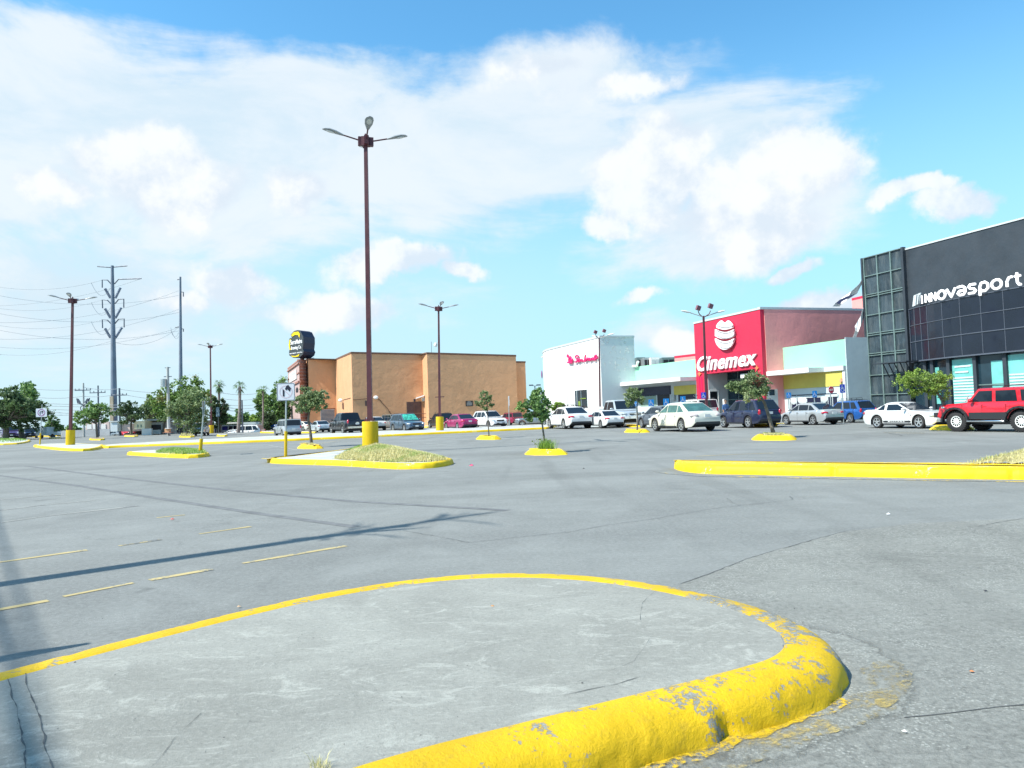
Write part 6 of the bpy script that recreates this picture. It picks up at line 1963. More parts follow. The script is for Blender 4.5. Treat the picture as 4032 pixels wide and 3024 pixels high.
# letters ride on the top edge of the band
xs0, xs1 = 3635, 4050
cum = 0.0
zlet = zb1 + .10; hL = .56
def on_band(px, off):
    for P0, P1 in zip(cols, cols[1:]):
        a = proj(P0 + Vector((0, 0, zlet)))[0]; b = proj(P1 + Vector((0, 0, zlet)))[0]
        if a <= px <= b and b > a: return P0.lerp(P1, (px - a) / (b - a)) + wI.n * off
    return cols[-1]
Ps = on_band(xs0, .1); Pe = on_band(xs1, .1)
# arc-length table along the band
arc = [(0.0, Ps)]
pts_ = [Ps] + [c + wI.n * .1 for c in cols if c.y < Ps.y - .05 and c.y > Pe.y + .05] + [Pe]
tab = [0.0]
for P0, P1 in zip(pts_, pts_[1:]): tab.append(tab[-1] + (P1 - P0).length)
def at_arc(s_):
    s_ = max(0, min(tab[-1], s_))
    for k in range(len(tab) - 1):
        if s_ <= tab[k + 1]: return pts_[k].lerp(pts_[k + 1], (s_ - tab[k]) / (tab[k + 1] - tab[k]))
    return pts_[-1]
LX = [(520, 540), (552, 588), (594, 632), (640, 704), (708, 776), (782, 850), (862, 924), (944, 1016), (1030, 1114), (1142, 1190), (1204, 1252)]
for ch, (xa, xb) in zip(word, LX):
    w_, st = GL[ch]; mb = MB()
    for s_ in st:
        P = []
        for x, y in s_:
            q = on_band(3350 + (xa + (xb - xa) * (x / w_)) * .5425, .12); P.append(Vector((q.x, q.y, zlet + y * hL)))
        Q = []
        for k in range(len(P) - 1):
            for j in range(3): Q.append(P[k].lerp(P[k + 1], j / 3))
        Q.append(P[-1])
        mb.tube(Q, .072 if ch not in 'in' else .052, 7)
    mb.build('sign_letter', me_, bk, smooth=60)
mb = MB(); q = [wI.hit(x, y, .45) for x, y in ((3597, 1208), (3602, 1164), (3630, 1152), (3624, 1195))]; mb.prism(q, wI.n * .1); mb.build('sign_logo_panel', M['pale_grey'], bk)
mb = MB()
for x in (3606, 3615, 3624): mb.prism([wI.hit(x, 1200, .56), wI.hit(x + 2, 1198, .56), wI.hit(x + 6, 1160, .56), wI.hit(x + 4, 1161, .56)], wI.n * .03)
mb.build('sign_logo_bars', M['steel_d'], bk)
# torn banners blowing from the corner
zb_ = lambda x, y: (3250 + x * .211, 1000 + y * .211)
M['cloth'] = mat('torn_white_cloth', (.78, .76, .74), .8, var=.12, vs=2)
M['cloth_d'] = mat('torn_banner_dark_side', (.04, .05, .12), .7, var=.1)
def cloth(label, left, right, dark=None, Y0=51.5):
    t = None; mb = MB(); n = len(left)
    P = []
    for k in range(n):
        w_ = .25 * math.sin(k * 1.9)
        P.append((PY(*zb_(*left[k]), Y0 + w_), PY(*zb_(*right[k]), Y0 - w_ * .6 + .12)))
    for (a, b), (c, d) in zip(P, P[1:]):
        mb.prism([a, c, d], Vector((0, .015, 0))); mb.prism([a, d, b], Vector((0, .015, 0)))
    t = thing('torn_banner', label, 'banner', P[0][0]); mb.build('cloth', M['cloth'], t)
    if dark:
        mb = MB(); Q = [PY(*zb_(*p), Y0 - .45) for p in dark]; 
        for k in range(1, len(Q) - 1): mb.face([Q[0], Q[k], Q[k + 1]])
        mb.build('printed_side', M['cloth_d'], t)
cloth('torn white banner streaming left from the top of the glazed corner', [(770, 260), (700, 440), (630, 560), (480, 700), (300, 830), (190, 910), (135, 980)], [(785, 490), (740, 510), (680, 560), (590, 740), (400, 860), (300, 930), (265, 980)],
      [(200, 915), (260, 860), (400, 790), (560, 748), (480, 800), (380, 850), (310, 885), (265, 940)])
cloth('twisted white cloth hanging to the roof of the mint annex', [(798, 820), (740, 930), (690, 1040), (660, 1160), (550, 1350), (560, 1430), (505, 1580)], [(802, 830), (775, 960), (745, 1090), (700, 1230), (660, 1330), (610, 1460), (565, 1585)])

# ---- left background houses
hs = thing('garage_house', 'low grey flat-roofed building with a dark garage opening', 'building', PY(640, 1705, 108))
Yh = 108; z = lambda y: PY(640, y, Yh).z; X = lambda x: PY(x, 1690, Yh).x
M['house_grey'] = mat('grey_render', (.42, .43, .42), .8, var=.1, vs=.4); M['house_stone'] = mat('stone_cladding', (.30, .28, .27), .85, var=.3, vs=1.5)
def hbox(nm, x0, x1, y0, y1, mt, par, dy=0.0, dep=.1, Y_=None):
    mb = MB(); Yq = (Y_ or Yh) - dy; a = PY(x0, y1, Yq); b = PY(x1, y0, Yq)
    mb.prism([(a.x, Yq, a.z), (b.x, Yq, a.z), (b.x, Yq, b.z), (a.x, Yq, b.z)], (0, dep, 0)); return mb.build(nm, mt, par)
hbox('wall', 572, 745, 1657, 1722, M['house_grey'], hs, 0, 9)
hbox('roof', 568, 752, 1645, 1657, M['pale_grey'], hs, .8, 10)
hbox('garage_opening', 582, 632, 1672, 1710, M['shop_dark'], hs, .12)
hbox('stone_panel', 640, 745, 1659, 1716, M['house_stone'], hs, .1, .08)
hbox('garage_shelf', 596, 632, 1692, 1710, M['pale_grey'], hs, .26)
hbox('doorway', 696, 702, 1672, 1704, M['shop_dark'], hs, .2); hbox('doorway', 707, 719, 1672, 1704, M['shop_dark'], hs, .2)
hbox('roof_box', 626, 636, 1637, 1645, M['letter_w'], hs, .5, .8)
hw_ = thing('cream_house', 'cream boxy house half hidden by the dark small tree', 'building', PY(550, 1705, 106))
hbox('wall', 528, 570, 1657, 1690, mat('cream_render', (.80, .78, .58), .8, var=.05), hw_, 0, 6, 106); hbox('garden_wall', 558, 596, 1687, 1714, M['pale_grey'], hw_, .5, .4, 106)
hbox('window', 540, 544, 1672, 1683, M['shop_green'], hw_, .1, .08, 106); hbox('window', 553, 557, 1672, 1683, M['shop_green'], hw_, .1, .08, 106)
gw_ = thing('grey_boundary_wall', 'long grey boundary wall behind the left small tree', 'wall', PY(350, 1712, 116))
hbox('wall_run', 240, 432, 1689, 1722, mat('grey_block_wall', (.42, .45, .48), .85, var=.12, vs=.5), gw_, 0, .4, 116)
ph = thing('pink_house', 'pinkish house with white frames behind the left small tree', 'building', PY(370, 1712, 124))
hbox('wall', 338, 430, 1660, 1700, mat('pink_render', (.62, .50, .47), .8, var=.08), ph, 0, 6, 124)
for x in (342, 365, 398): hbox('window', x, x + 18, 1670, 1690, M['white'], ph, .1, .08, 124)
bl = thing('white_kiosk', 'small pale blue-white kiosk beside the foot of the transmission pole', 'building', PY(450, 1705, 110))
hbox('wall', 435, 462, 1662, 1700, mat('kiosk_white', (.55, .62, .66), .6, var=.05), bl, 0, 2.5, 110); hbox('roof', 433, 464, 1657, 1662, M['pale_grey'], bl, .15, 2.8, 110)
b2 = thing('pink_shed', 'small pink walled shed behind the red car', 'building', PY(500, 1705, 111))
hbox('wall', 480, 520, 1668, 1700, bpy.data.materials['pink_render'], b2, 0, 4, 111); hbox('roof', 478, 522, 1664, 1668, M['pale_grey'], b2, .2, 4.3, 111)
sf = thing('glass_shop', 'low dark glass-fronted shop across the street beyond the white truck', 'building', PY(900, 1703, 118))
hbox('wall', 845, 1030, 1667, 1720, M['navy'], sf, 0, 8, 118); hbox('roof', 843, 960, 1662, 1668, M['shop_dark'], sf, .6, 9, 118); hbox('roof_sheet', 955, 1020, 1661, 1672, M['grey_wall'], sf, 1.2, 2, 118)
hbox('fascia_board', 892, 932, 1662, 1669, M['white'], sf, .9, .2, 118)
for x in (851, 872, 898, 917, 957, 1035):
    hbox('frame_post', x, x + 1.4, 1672, 1716, M['pale_grey'], sf, .3, .08, 118)
for y in (1673, 1694): hbox('frame_rail', 851, 1036, y, y + 1.6, M['pale_grey'], sf, .4, .08, 118)
hbox('blue_poster', 873, 897, 1677, 1698, mat('blue_poster', (.02, .02, .22), .5, var=.1), sf, .15, .08, 118); hbox('green_poster', 968, 1006, 1677, 1698, M['shop_green'], sf, .15, .08, 118)
wi = thing('street_cart', 'small wooden cart with goods by the transformer pole', 'cart', PY(655, 1708, 94))
hbox('body', 648, 664, 1688, 1704, M['stucco'], wi, 0, .6, 94); hbox('top', 640, 672, 1702, 1705, M['brick'], wi, .1, .9, 94); hbox('awning', 650, 666, 1685, 1688, M['letter_w'], wi, .1, .8, 94)
b = G(786, 1704)
# ================================================================== CARS
M['glass_car'] = mat('tinted_car_glass', (.012, .020, .030), .05, var=0, spec=.35)
M['glass_green'] = mat('clear_green_car_glass', (.05, .13, .12), .06, var=.3, vs=2.5)
M['shade'] = mat('green_sunshade_glass', (.05, .36, .27), .15, var=.6, vs=5)
M['tyre'] = mat('tyre_rubber', (.022, .022, .024), .8, var=.1, bmp=.01, bs=30)
M['rim'] = mat('alloy_rim', (.55, .57, .58), .3, .7, var=.05)
M['rim_w'] = mat('white_rim', (.72, .74, .72), .5, var=.05)
M['chrome'] = mat('chrome', (.70, .72, .74), .15, 1.0, var=0)
M['trim'] = mat('black_trim', (.02, .022, .026), .5, var=0)
M['tail'] = mat('tail_light', (.45, .005, .03), .15, var=0, coat=1)
M['tail_c'] = mat('clear_tail_light', (.48, .42, .42), .15, var=.1, coat=1)
M['headl'] = mat('headlight', (.62, .66, .68), .08, .3, var=.1, coat=1)
M['plate'] = mat('licence_plate', (.60, .62, .62), .5, var=.1)


def paint(name, col, metal=.0, rough=.28):
    m, ee, b = newmat(name)
    b.inputs['Base Color'].default_value = tuple(col) + (1,)
    b.inputs['Metallic'].default_value = metal; b.inputs['Roughness'].default_value = rough
    b.inputs['Coat Weight'].default_value = .8; b.inputs['Coat Roughness'].default_value = .05
    tco = ee.n('ShaderNodeTexCoord').outputs['Object']
    ee.put(b.inputs['Base Color'], ee.mix(ee.rng(ee.noise(tco, 1.5, 5, .6), .45, .75, 0, .25), col, tuple(c * .7 + .05 for c in col)))
    return m


PT = {k: paint('paint_' + k, tuple(q * .85 for q in c), m_) for k, c, m_ in [
    ('cream', (.78, .76, .66), 0), ('white', (.80, .81, .80), 0), ('silver', (.50, .53, .55), .35), ('pale_blue', (.55, .62, .66), .2), ('navy', (.020, .028, .075), .2), ('black', (.012, .013, .018), .1),
    ('blue', (.02, .12, .42), .2), ('red', (.72, .012, .03), 0), ('magenta', (.42, .02, .14), .2), ('maroon', (.32, .01, .06), .1), ('slate', (.10, .15, .21), .35), ('grey', (.12, .14, .17), .3),
    ('tan', (.28, .25, .22), .3), ('purple', (.10, .04, .16), .2), ('yellow_green', (.50, .55, .18), .0), ('steel', (.26, .30, .33), .4)]}

KIND = {
    'sedan': dict(L=4.85, W=1.84, H=1.46, wb=2.80, ox=.05, wr=.335, bh=.97, top=[(-2.43, .70), (-2.38, .93), (-2.2, 1.01), (-1.7, 1.03), (-.6, .98), (1.0, .96), (1.7, .86), (2.2, .73), (2.36, .62), (2.43, .50)], bot=[(-2.43, .46), (-2.25, .27), (-1.9, .22), (1.9, .21), (2.25, .22), (2.43, .36)], gh=(-1.95, -.95, .35, 1.22), sw=[(-1.55, -.85, -.62, -.55), (-.76, -.40, .20, -.12), (-.30, .15, .98, .30)], kinds='sedan'),
    'coupe': dict(L=4.76, W=1.88, H=1.38, wb=2.72, ox=.10, wr=.345, bh=.95, top=[(-2.38, .72), (-2.34, .96), (-2.1, 1.02), (-1.5, 1.02), (-.6, .97), (.8, .96), (1.6, .90), (2.1, .80), (2.3, .70), (2.38, .55)], bot=[(-2.38, .44), (-2.2, .26), (-1.9, .20), (1.9, .18), (2.2, .20), (2.38, .34)], gh=(-1.75, -.75, -.05, .92), sw=[(-1.25, -.98, -.62, -.78), (-.62, -.55, .62, .02)], kinds='coupe'),
    'suv': dict(L=4.62, W=1.86, H=1.70, wb=2.69, ox=.08, wr=.365, bh=1.08, top=[(-2.31, .80), (-2.27, 1.05), (-2.1, 1.10), (-1.0, 1.09), (.95, 1.04), (1.6, .98), (2.05, .88), (2.24, .76), (2.31, .55)], bot=[(-2.31, .50), (-2.15, .32), (-1.8, .26), (1.8, .26), (2.1, .28), (2.31, .42)], gh=(-2.24, -1.72, .30, 1.15), sw=[(-1.95, -1.30, -1.15, -1.55), (-1.20, -.32, -.32, -1.05), (-.22, .88, .28, -.22)], kinds='suv'),
    'boxy': dict(L=4.45, W=1.80, H=1.68, wb=2.62, ox=.05, wr=.36, bh=1.06, top=[(-2.22, .85), (-2.20, 1.05), (-2.1, 1.08), (-1.0, 1.07), (.95, 1.05), (1.7, 1.01), (2.1, .96), (2.2, .85), (2.22, .6)], bot=[(-2.22, .48), (-2.1, .35), (-1.8, .30), (1.8, .30), (2.1, .32), (2.22, .45)], gh=(-2.19, -2.02, .42, 1.05), sw=[(-2.02, -1.32, -1.28, -1.92), (-1.20, -.35, -.35, -1.15), (-.25, .78, .35, -.25)], kinds='suv'),
    'jeep': dict(L=4.25, W=1.76, H=1.70, wb=2.58, ox=.02, wr=.415, bh=1.16, top=[(-2.12, .95), (-2.10, 1.16), (-2.0, 1.18), (-1.0, 1.18), (.85, 1.17), (1.0, 1.16), (1.9, 1.10), (2.08, 1.07), (2.115, 1.0), (2.12, .7)], bot=[(-2.12, .62), (-2.0, .52), (-1.8, .50), (1.8, .50), (2.0, .52), (2.12, .60)], gh=(-2.09, -1.95, .42, .90), sw=[(-1.98, -1.28, -1.24, -1.88), (-1.12, -.30, -.30, -1.06), (-.16, .72, .36, -.16)], kinds='jeep'),
    'van': dict(L=4.8, W=1.95, H=1.93, wb=2.82, ox=.1, wr=.35, bh=1.14, top=[(-2.40, .85), (-2.38, 1.12), (-2.3, 1.16), (-1.0, 1.16), (1.2, 1.12), (1.9, 1.0), (2.25, .9), (2.37, .78), (2.40, .6)], bot=[(-2.40, .48), (-2.3, .34), (-1.8, .28), (1.8, .28), (2.2, .30), (2.40, .45)], gh=(-2.37, -2.2, .85, 1.55), sw=[(-2.15, -1.15, -1.12, -2.05), (-1.05, .0, .0, -1.0), (.12, 1.25, .85, .12)], kinds='van'),
    'pickup': dict(L=5.85, W=2.02, H=1.88, wb=3.65, ox=.05, wr=.41, bh=1.20, top=[(-2.92, .95), (-2.90, 1.22), (-2.8, 1.24), (-.95, 1.24), (-.85, 1.20), (1.3, 1.17), (2.0, 1.13), (2.6, 1.06), (2.86, .96), (2.92, .7)], bot=[(-2.92, .62), (-2.8, .50), (-2.4, .42), (2.3, .42), (2.7, .44), (2.92, .55)], gh=(-1.05, -.82, .75, 1.45), sw=[(-.90, -.25, -.25, -.76), (-.14, 1.18, .70, -.14)], kinds='pickup'),
}
CACHE = {}


def interp(P, x):
    if x <= P[0][0]: return P[0][1]
    for (a, b), (c, d) in zip(P, P[1:]):
        if x <= c: return b + (d - b) * (x - a) / (c - a)
    return P[-1][1]


def rimmesh(r, kind, side):
    """wheel face at y=0 looking to +y*side; r = rim radius"""
    mb = MB(); mb.lathe((0, -.04 * side, 0), [(.001, 0), (r * .98, 0)], 24, 'Y')
    mb.k = 1
    def ringp(r0, r1, y0, y1, n=28):
        b = len(mb.v)
        for k in range(n):
            a = 2 * math.pi * k / n; c, s_ = math.cos(a), math.sin(a)
            for rr, yy in ((r0, y0), (r1, y1), (r1, y0 - .05 * side)):
                mb.v.append(Vector((rr * c, yy, rr * s_)))
        for k in range(n):
            k2 = (k + 1) % n
            for j in range(2):
                mb.f.append([b + k * 3 + j, b + k * 3 + j + 1, b + k2 * 3 + j + 1, b + k2 * 3 + j]); mb.m.append(mb.k)
    ringp(r * .86, r * 1.0, .004 * side, .012 * side)
    if kind == 'holes':
        mb.lathe((0, .0, 0), [(.001, .012 * side), (r * .45, .012 * side), (r * .52, .0)], 20, 'Y')
        for k in range(12):
            a = k / 12 * 6.2832; mb.box((r * .68 * math.cos(a), -.01 * side, r * .68 * math.sin(a)), (r * .42, .02, r * .10), M=Matrix.Rotation(-a, 3, 'Y'))
        return mb
    n = {'five': 5, 'seven': 7, 'ten': 10}[kind]
    for k in range(n):
        a = (k + .25) / n * 6.2832; w = r * {5: .30, 7: .20, 10: .13}[n]
        u = Vector((math.cos(a), 0, math.sin(a))); v = Vector((-math.sin(a), 0, math.cos(a)))
        P = [u * r * .12 - v * w * .5, u * r * .12 + v * w * .5, u * r * .9 + v * w * .38, u * r * .9 - v * w * .38]
        mb.prism([p + Vector((0, -.03 * side, 0)) for p in P], (0, .036 * side, 0))
    mb.lathe((0, 0, 0), [(.001, .012 * side), (r * .2, .010 * side), (r * .24, -.01 * side)], 14, 'Y')
    return mb


def car_parts(kind, rim='five', glass='glass_car'):
    key = (kind, rim, glass)
    if key in CACHE: return CACHE[key]
    k = KIND[kind]; L, Wd, H, wb, wr = k['L'], k['W'], k['H'], k['wb'], k['wr']
    wx = [k['ox'] + wb / 2, k['ox'] - wb / 2]; Ra = wr * (1.20 if kind != 'jeep' else 1.22)
    parts = []
    # body loft
    xs = set([-L / 2 + L * i / 46 for i in range(47)])
    for w_ in wx:
        for i in range(13):
            a = math.pi * i / 12; xs.add(w_ + Ra * math.cos(a))
        xs.add(w_ + Ra + .004); xs.add(w_ - Ra - .004)
    xs = sorted(xs); mb = MB(); K = 0; rows = []
    for x in xs:
        zt = interp(k['top'], x); zl = interp(k['bot'], x)
        ax = abs(x) - (L / 2 - .75)
        w = Wd / 2 * (1 - (.20 if kind not in ('jeep', 'van') else (.10 if kind == 'van' else .035)) * max(0, ax / .75) ** 2.4)
        for w_ in wx:
            if abs(x - w_) < Ra: zl = max(zl, wr + math.sqrt(max(0, Ra * Ra - (x - w_) ** 2)) * .98)
        zl = min(zl, zt - .06); h = zt - zl
        ring = [(0, zl), (w - .22, zl), (w - .03, zl + .001), (w - .004, zl + h * .12), (w, zl + h * .45), (w - .012, zl + h * .68), (w - .035, zl + h * .86), (w - .085, zt - h * .03), (w - .16, zt + .004), (0, zt + .02)]
        full = [(-y, z) for y, z in ring[1:-1][::-1]]
        row = [Vector((x, y, z)) for y, z in ring] + [Vector((x, y, z)) for y, z in full]
        rows.append(row)
    K = len(rows[0])
    for r in rows: mb.v += r
    nr = 10
    for i in range(len(rows) - 1):
        for j in range(K):
            j2 = (j + 1) % K
            mb.f.append([i * K + j, (i + 1) * K + j, (i + 1) * K + j2, i * K + j2])
            under = j < 2 or j >= K - 2
            mb.m.append(1 if under else 0)
    mb.f.append(list(range(K))); mb.m.append(0); q = (len(rows) - 1) * K; mb.f.append([q + j for j in range(K)][::-1]); mb.m.append(0)
    parts.append(('body', mb.mesh('body', 38), ['PAINT', 'trim'], None, None))
    # underbody block
    mb = MB(); mb.box((0, 0, wr * .95 + .05), (L * .86, Wd * .62, wr * .75)); parts.append(('underbody', mb.mesh('underbody'), ['trim'], None, None))
    # greenhouse
    xr0, xr1, xf1, xf0 = k['gh']; zb = k['bh'] - .02; wB = Wd / 2 - .10; wT = Wd / 2 * (.74 if kind not in ('van', 'jeep', 'boxy') else .84)
    def hw(z): return wB + (wT - wB) * max(0, (z - zb)) / (H - zb)
    def ztop(x):
        if x < xr1: return zb + (H - zb) * max(0, (x - xr0) / (xr1 - xr0))
        if x > xf1: return zb + (H - zb) * max(0, (xf0 - x) / (xf0 - xf1))
        u = (x - xr1) / (xf1 - xr1); return H + .035 * math.sin(math.pi * u) * (0 if kind == 'jeep' else 1)
    xs = sorted(set([xr0 + (xf0 - xr0) * i / 30 for i in range(31)] + [xr1, xf1, xr1 + .06, xf1 - .06])); mb = MB(); rows = []
    for x in xs:
        z = ztop(x); w = hw(min(z, H)); cr = .0 if (x < xr1 or x > xf1) else .02
        ring = [(wB, zb - .10), (wB, zb), (w, z - .03 if z > zb + .05 else z), (w - .06, z), (w * .5, z + cr), (0, z + cr * 1.4)]
        rows.append([Vector((x, y, zz_)) for y, zz_ in ring] + [Vector((x, -y, zz_)) for y, zz_ in ring[:-1][::-1]])
    K = len(rows[0])
    for r in rows: mb.v += r
    for i in range(len(rows) - 1):
        for j in range(K - 1):
            mb.f.append([i * K + j, (i + 1) * K + j, (i + 1) * K + j + 1, i * K + j + 1]); mb.m.append(0)
    parts.append(('roof', mb.mesh('roof', 35), ['PAINT'], None, None))
    gl = lambda P, n, nm, m_=glass: parts.append((nm, (lambda b: (b.prism(P, n), b.mesh(nm))[1])(MB()), [m_], None, None))
    z0, z1 = zb + .05, H - .10
    for (a, b, c, d) in k['sw']:          # rear-bottom, (bottom right), (top right), (top left)
        for s_ in (-1, 1):
            if kind in ('sedan', 'coupe') : q = [(a, z0), (b, z0), (c, z0), (d, z0)]
            pts = [(a, z0), (b, z0)] if b > a else [(a, z0), (b, z0)]
            P4 = None
            if len((a, b, c, d)) == 4:
                if kind == 'sedan' and (a, b, c, d) == k['sw'][0]: P4 = [(-1.50, z0), (-.86, z0), (-.86, z1 - .02), (-1.02, z1 - .03)]
                elif kind == 'sedan' and (a, b, c, d) == k['sw'][1]: P4 = [(-.78, z0), (.16, z0), (.16, z1 + .02), (-.78, z1)]
                elif kind == 'sedan': P4 = [(.24, z0), (1.02, z0), (.30, z1 + .01), (.24, z1 + .02)]
                elif kind == 'coupe' and (a, b, c, d) == k['sw'][0]: P4 = [(-1.28, z0 + .02), (-.80, z0 + .03), (-.80, z1), (-.92, z1 - .02)]
                elif kind == 'coupe': P4 = [(-.64, z0), (.74, z0), (.02, z1 + .02), (-.60, z1 + .02)]
                else: P4 = [(a, z0), (b, z0), (c, z1 + .01), (d, z1 + .01)]
            P = [Vector((x, s_ * (hw(z) + .004), z)) for x, z in P4]
            gl(P, Vector((0, s_ * .008, 0)), 'side_window')
    def pane(xa, za, xb, zb_, ins, nm, m_=glass):
        f0, f1 = .10, .93
        A = (xa + (xb - xa) * f0, za + (zb_ - za) * f0); B = (xa + (xb - xa) * f1, za + (zb_ - za) * f1)
        n = Vector((zb_ - za, 0, -(xb - xa))).normalized(); n = n if n.x * (1 if xa > 0 else -1) > 0 else -n
        P = [Vector((A[0], -hw(A[1]) + ins, A[1])), Vector((A[0], hw(A[1]) - ins, A[1])), Vector((B[0], hw(B[1]) - ins, B[1])), Vector((B[0], -hw(B[1]) + ins, B[1]))]
        gl([p + n * .004 for p in P], n * .010, nm, m_)
    pane(xf0, zb, xf1, H, .07, 'windshield'); pane(xr0, zb, xr1, H, .09, 'rear_window')
    # lights, grille, bumper details
    tz = interp(k['top'], -L / 2 + .1) - .14; hz_ = interp(k['top'], L / 2 - .35) - .13
    for s_ in (-1, 1):
        mb = MB(); tall = kind in ('suv', 'van', 'pickup', 'jeep', 'boxy')
        y = s_ * (Wd / 2 * .80 - (.02 if tall else .04)); xx = -L / 2 + .07 + (.0 if tall else .03)
        mb.ell((xx + .02, y, tz + (.02 if tall else 0)), (.085, .10 if tall else .24, .19 if tall else .085), 10, 6, Matrix.Rotation(s_ * -.45, 3, 'Z')); parts.append(('taillight', mb.mesh('taillight', 60), ['TAIL'], None, None))
        mb = MB(); mb.ell((L / 2 - .22, s_ * Wd / 2 * .78, hz_), (.22, .17, .085), 10, 6, Matrix.Rotation(s_ * -.5, 3, 'Z')); parts.append(('headlight', mb.mesh('headlight', 60), ['headl'], None, None))
        mb = MB(); mb.ell((xf0 - .30, s_ * (Wd / 2 + .07), zb + .11), (.09, .12, .075), 8, 5); mb.box((xf0 - .28, s_ * (Wd / 2 - .02), zb + .08), (.06, .18, .04)); parts.append(('side_mirror', mb.mesh('side_mirror', 60), ['TRIMPAINT'], None, None))
        for hx in ([.12, -.85] if kind not in ('coupe',) else [-.42]):
            mb = MB(); mb.box((hx + k['ox'], s_ * (Wd / 2 - .018), zb - .14), (.20, .035, .03)); parts.append(('door_handle', mb.mesh('door_handle'), ['TRIMPAINT'], None, None))
        if kind in ('suv', 'boxy', 'jeep'):
            mb = MB(); yy = s_ * (wT - .06); mb.tube([(xr1 + .15, yy, H + .02), (xr1 + .25, yy, H + .09), (xf1 - .2, yy, H + .10), (xf1 - .05, yy, H + .03)], .018, 6); parts.append(('roof_rail', mb.mesh('roof_rail', 60), ['trim'], None, None))
    for s_ in (-1, 1):
        mb = MB(); n_ = 0
        for hx in ([-.72, .20, 1.02] if kind != 'coupe' else [-.60, .86]):
            mb.box((hx + (0 if kind != 'pickup' else .1), s_ * (Wd / 2 - .012), zb - .36), (.010, .028, .60))
        parts.append(('door_seam', mb.mesh('door_seam'), ['trim'], None, None))
        mb = MB(); mb.box((k['ox'], s_ * (Wd / 2 - .03), interp(k['bot'], 0) + .05), (wb - 2 * Ra - .05, .07, .09)); parts.append(('sill', mb.mesh('sill'), ['trim'], None, None))
    mb = MB(); mb.box((L / 2 - .04, 0, hz_ - .02), (.07, Wd * .42, .13)); parts.append(('grille', mb.mesh('grille'), ['trim'], None, None))
    mb = MB(); mb.box((L / 2 - .02, 0, interp(k['bot'], L / 2) + .06), (.07, Wd * .50, .10)); parts.append(('lower_grille', mb.mesh('lower_grille'), ['trim'], None, None))
    mb = MB(); mb.box((-L / 2 + .03, 0, interp(k['bot'], -L / 2) - .02), (.16, Wd * .72, .12)); parts.append(('rear_bumper', mb.mesh('rear_bumper'), ['trim'], None, None))
    mb = MB(); mb.box((-L / 2 + .005, 0, tz - (.02 if kind in ('sedan', 'coupe', 'suv') else .16)), (.03, .32, .15)); mb2 = MB(); mb2.box((L / 2 + .01, 0, hz_ - .22), (.03, .32, .15))
    parts.append(('licence_plate', mb.mesh('licence_plate'), ['plate'], None, None)); parts.append(('licence_plate', mb2.mesh('licence_plate'), ['plate'], None, None))
    if kind == 'pickup':
        mb = MB(); mb.box((-1.95, 0, 1.262), (1.75, Wd * .78, .012)); parts.append(('bed_cover', mb.mesh('bed_cover'), ['trim'], None, None))
        mb = MB(); mb.box((-L / 2 - .06, 0, .62), (.18, Wd * .86, .16)); parts.append(('step_bumper', mb.mesh('step_bumper'), ['chrome'], None, None))
        mb = MB(); mb.box((L / 2 + .0, 0, .66), (.16, Wd * .84, .16)); parts.append(('front_bumper', mb.mesh('front_bumper'), ['chrome'], None, None))
        mb = MB(); mb.box((L / 2 + .005, 0, hz_ + .0), (.03, Wd * .46, .03)); parts.append(('grille_bar', mb.mesh('grille_bar'), ['chrome'], None, None))
    if kind in ('jeep',):
        for s_ in (-1, 1):
            for w_ in wx:
                mb = MB(); P = [Vector((w_ + (Ra + .05) * math.cos(a), s_ * (Wd / 2 + .03), wr + (Ra + .04) * math.sin(a) * 1.0)) for a in [math.pi * i / 10 for i in range(11)]]
                for a, b in zip(P, P[1:]):
                    c = (a + b) / 2; mb.box(c, ((b - a).length + .03, .16, .07), M=Matrix.Rotation(-math.atan2(b.z - a.z, b.x - a.x), 3, 'Y'))
                parts.append(('fender_flare', mb.mesh('fender_flare'), ['trim'], None, None))
            mb = MB(); mb.box((0, s_ * (Wd / 2 - .0), .64), (wb - 2 * Ra - .1, .05, .26)); parts.append(('lower_cladding', mb.mesh('lower_cladding'), ['trim'], None, None))
            mb = MB(); mb.tube([(-.75, s_ * .80, .46), (-.70, s_ * (Wd / 2 + .10), .43), (.75, s_ * (Wd / 2 + .10), .43), (.8, s_ * .80, .46)], .042, 8); parts.append(('step_bar', mb.mesh('step_bar', 60), ['chrome'], None, None))
        mb = MB(); mb.box((L / 2 + .07, 0, .68), (.20, Wd * .96, .20)); parts.append(('front_bumper', mb.mesh('front_bumper'), ['trim'], None, None))
    # wheels
    for w_ in wx:
        for s_ in (-1, 1):
            wid = .22 if kind not in ('jeep', 'pickup') else .28; y = s_ * (Wd / 2 - .03)
            mb = MB(); ri = wr * (.68 if kind != 'jeep' else .55)
            if kind == 'jeep':
                for q in range(28):
                    a = q / 28 * 6.2832
                    for yy in (-.30, .30): mb.box((math.cos(a + yy * .3) * wr * .97, yy * wid - s_ * wid * .5, math.sin(a + yy * .3) * wr * .97), (.05, wid * .42, .055), M=Matrix.Rotation(-a, 3, 'Y'))
            pr = [(ri * .96, 0), (ri, .012), (wr * .90, .014), (wr * .97, -.012), (wr, -.05), (wr, -wid + .05), (wr * .97, -wid + .012), (wr * .9, -wid), (ri, -wid)]
            mb.lathe((0, 0, 0), [(r, h * s_) for r, h in pr], 30, 'Y')
            # lathe axis Y maps height to +Y
            parts.append(('wheel', mb.mesh('wheel', 50), ['tyre'], 'W', (w_, y, wr)))
            parts.append(('rim', rimmesh(ri, rim, s_).mesh('rim'), ['trim', 'RIM'], 'R', None))
    CACHE[key] = parts
    return parts


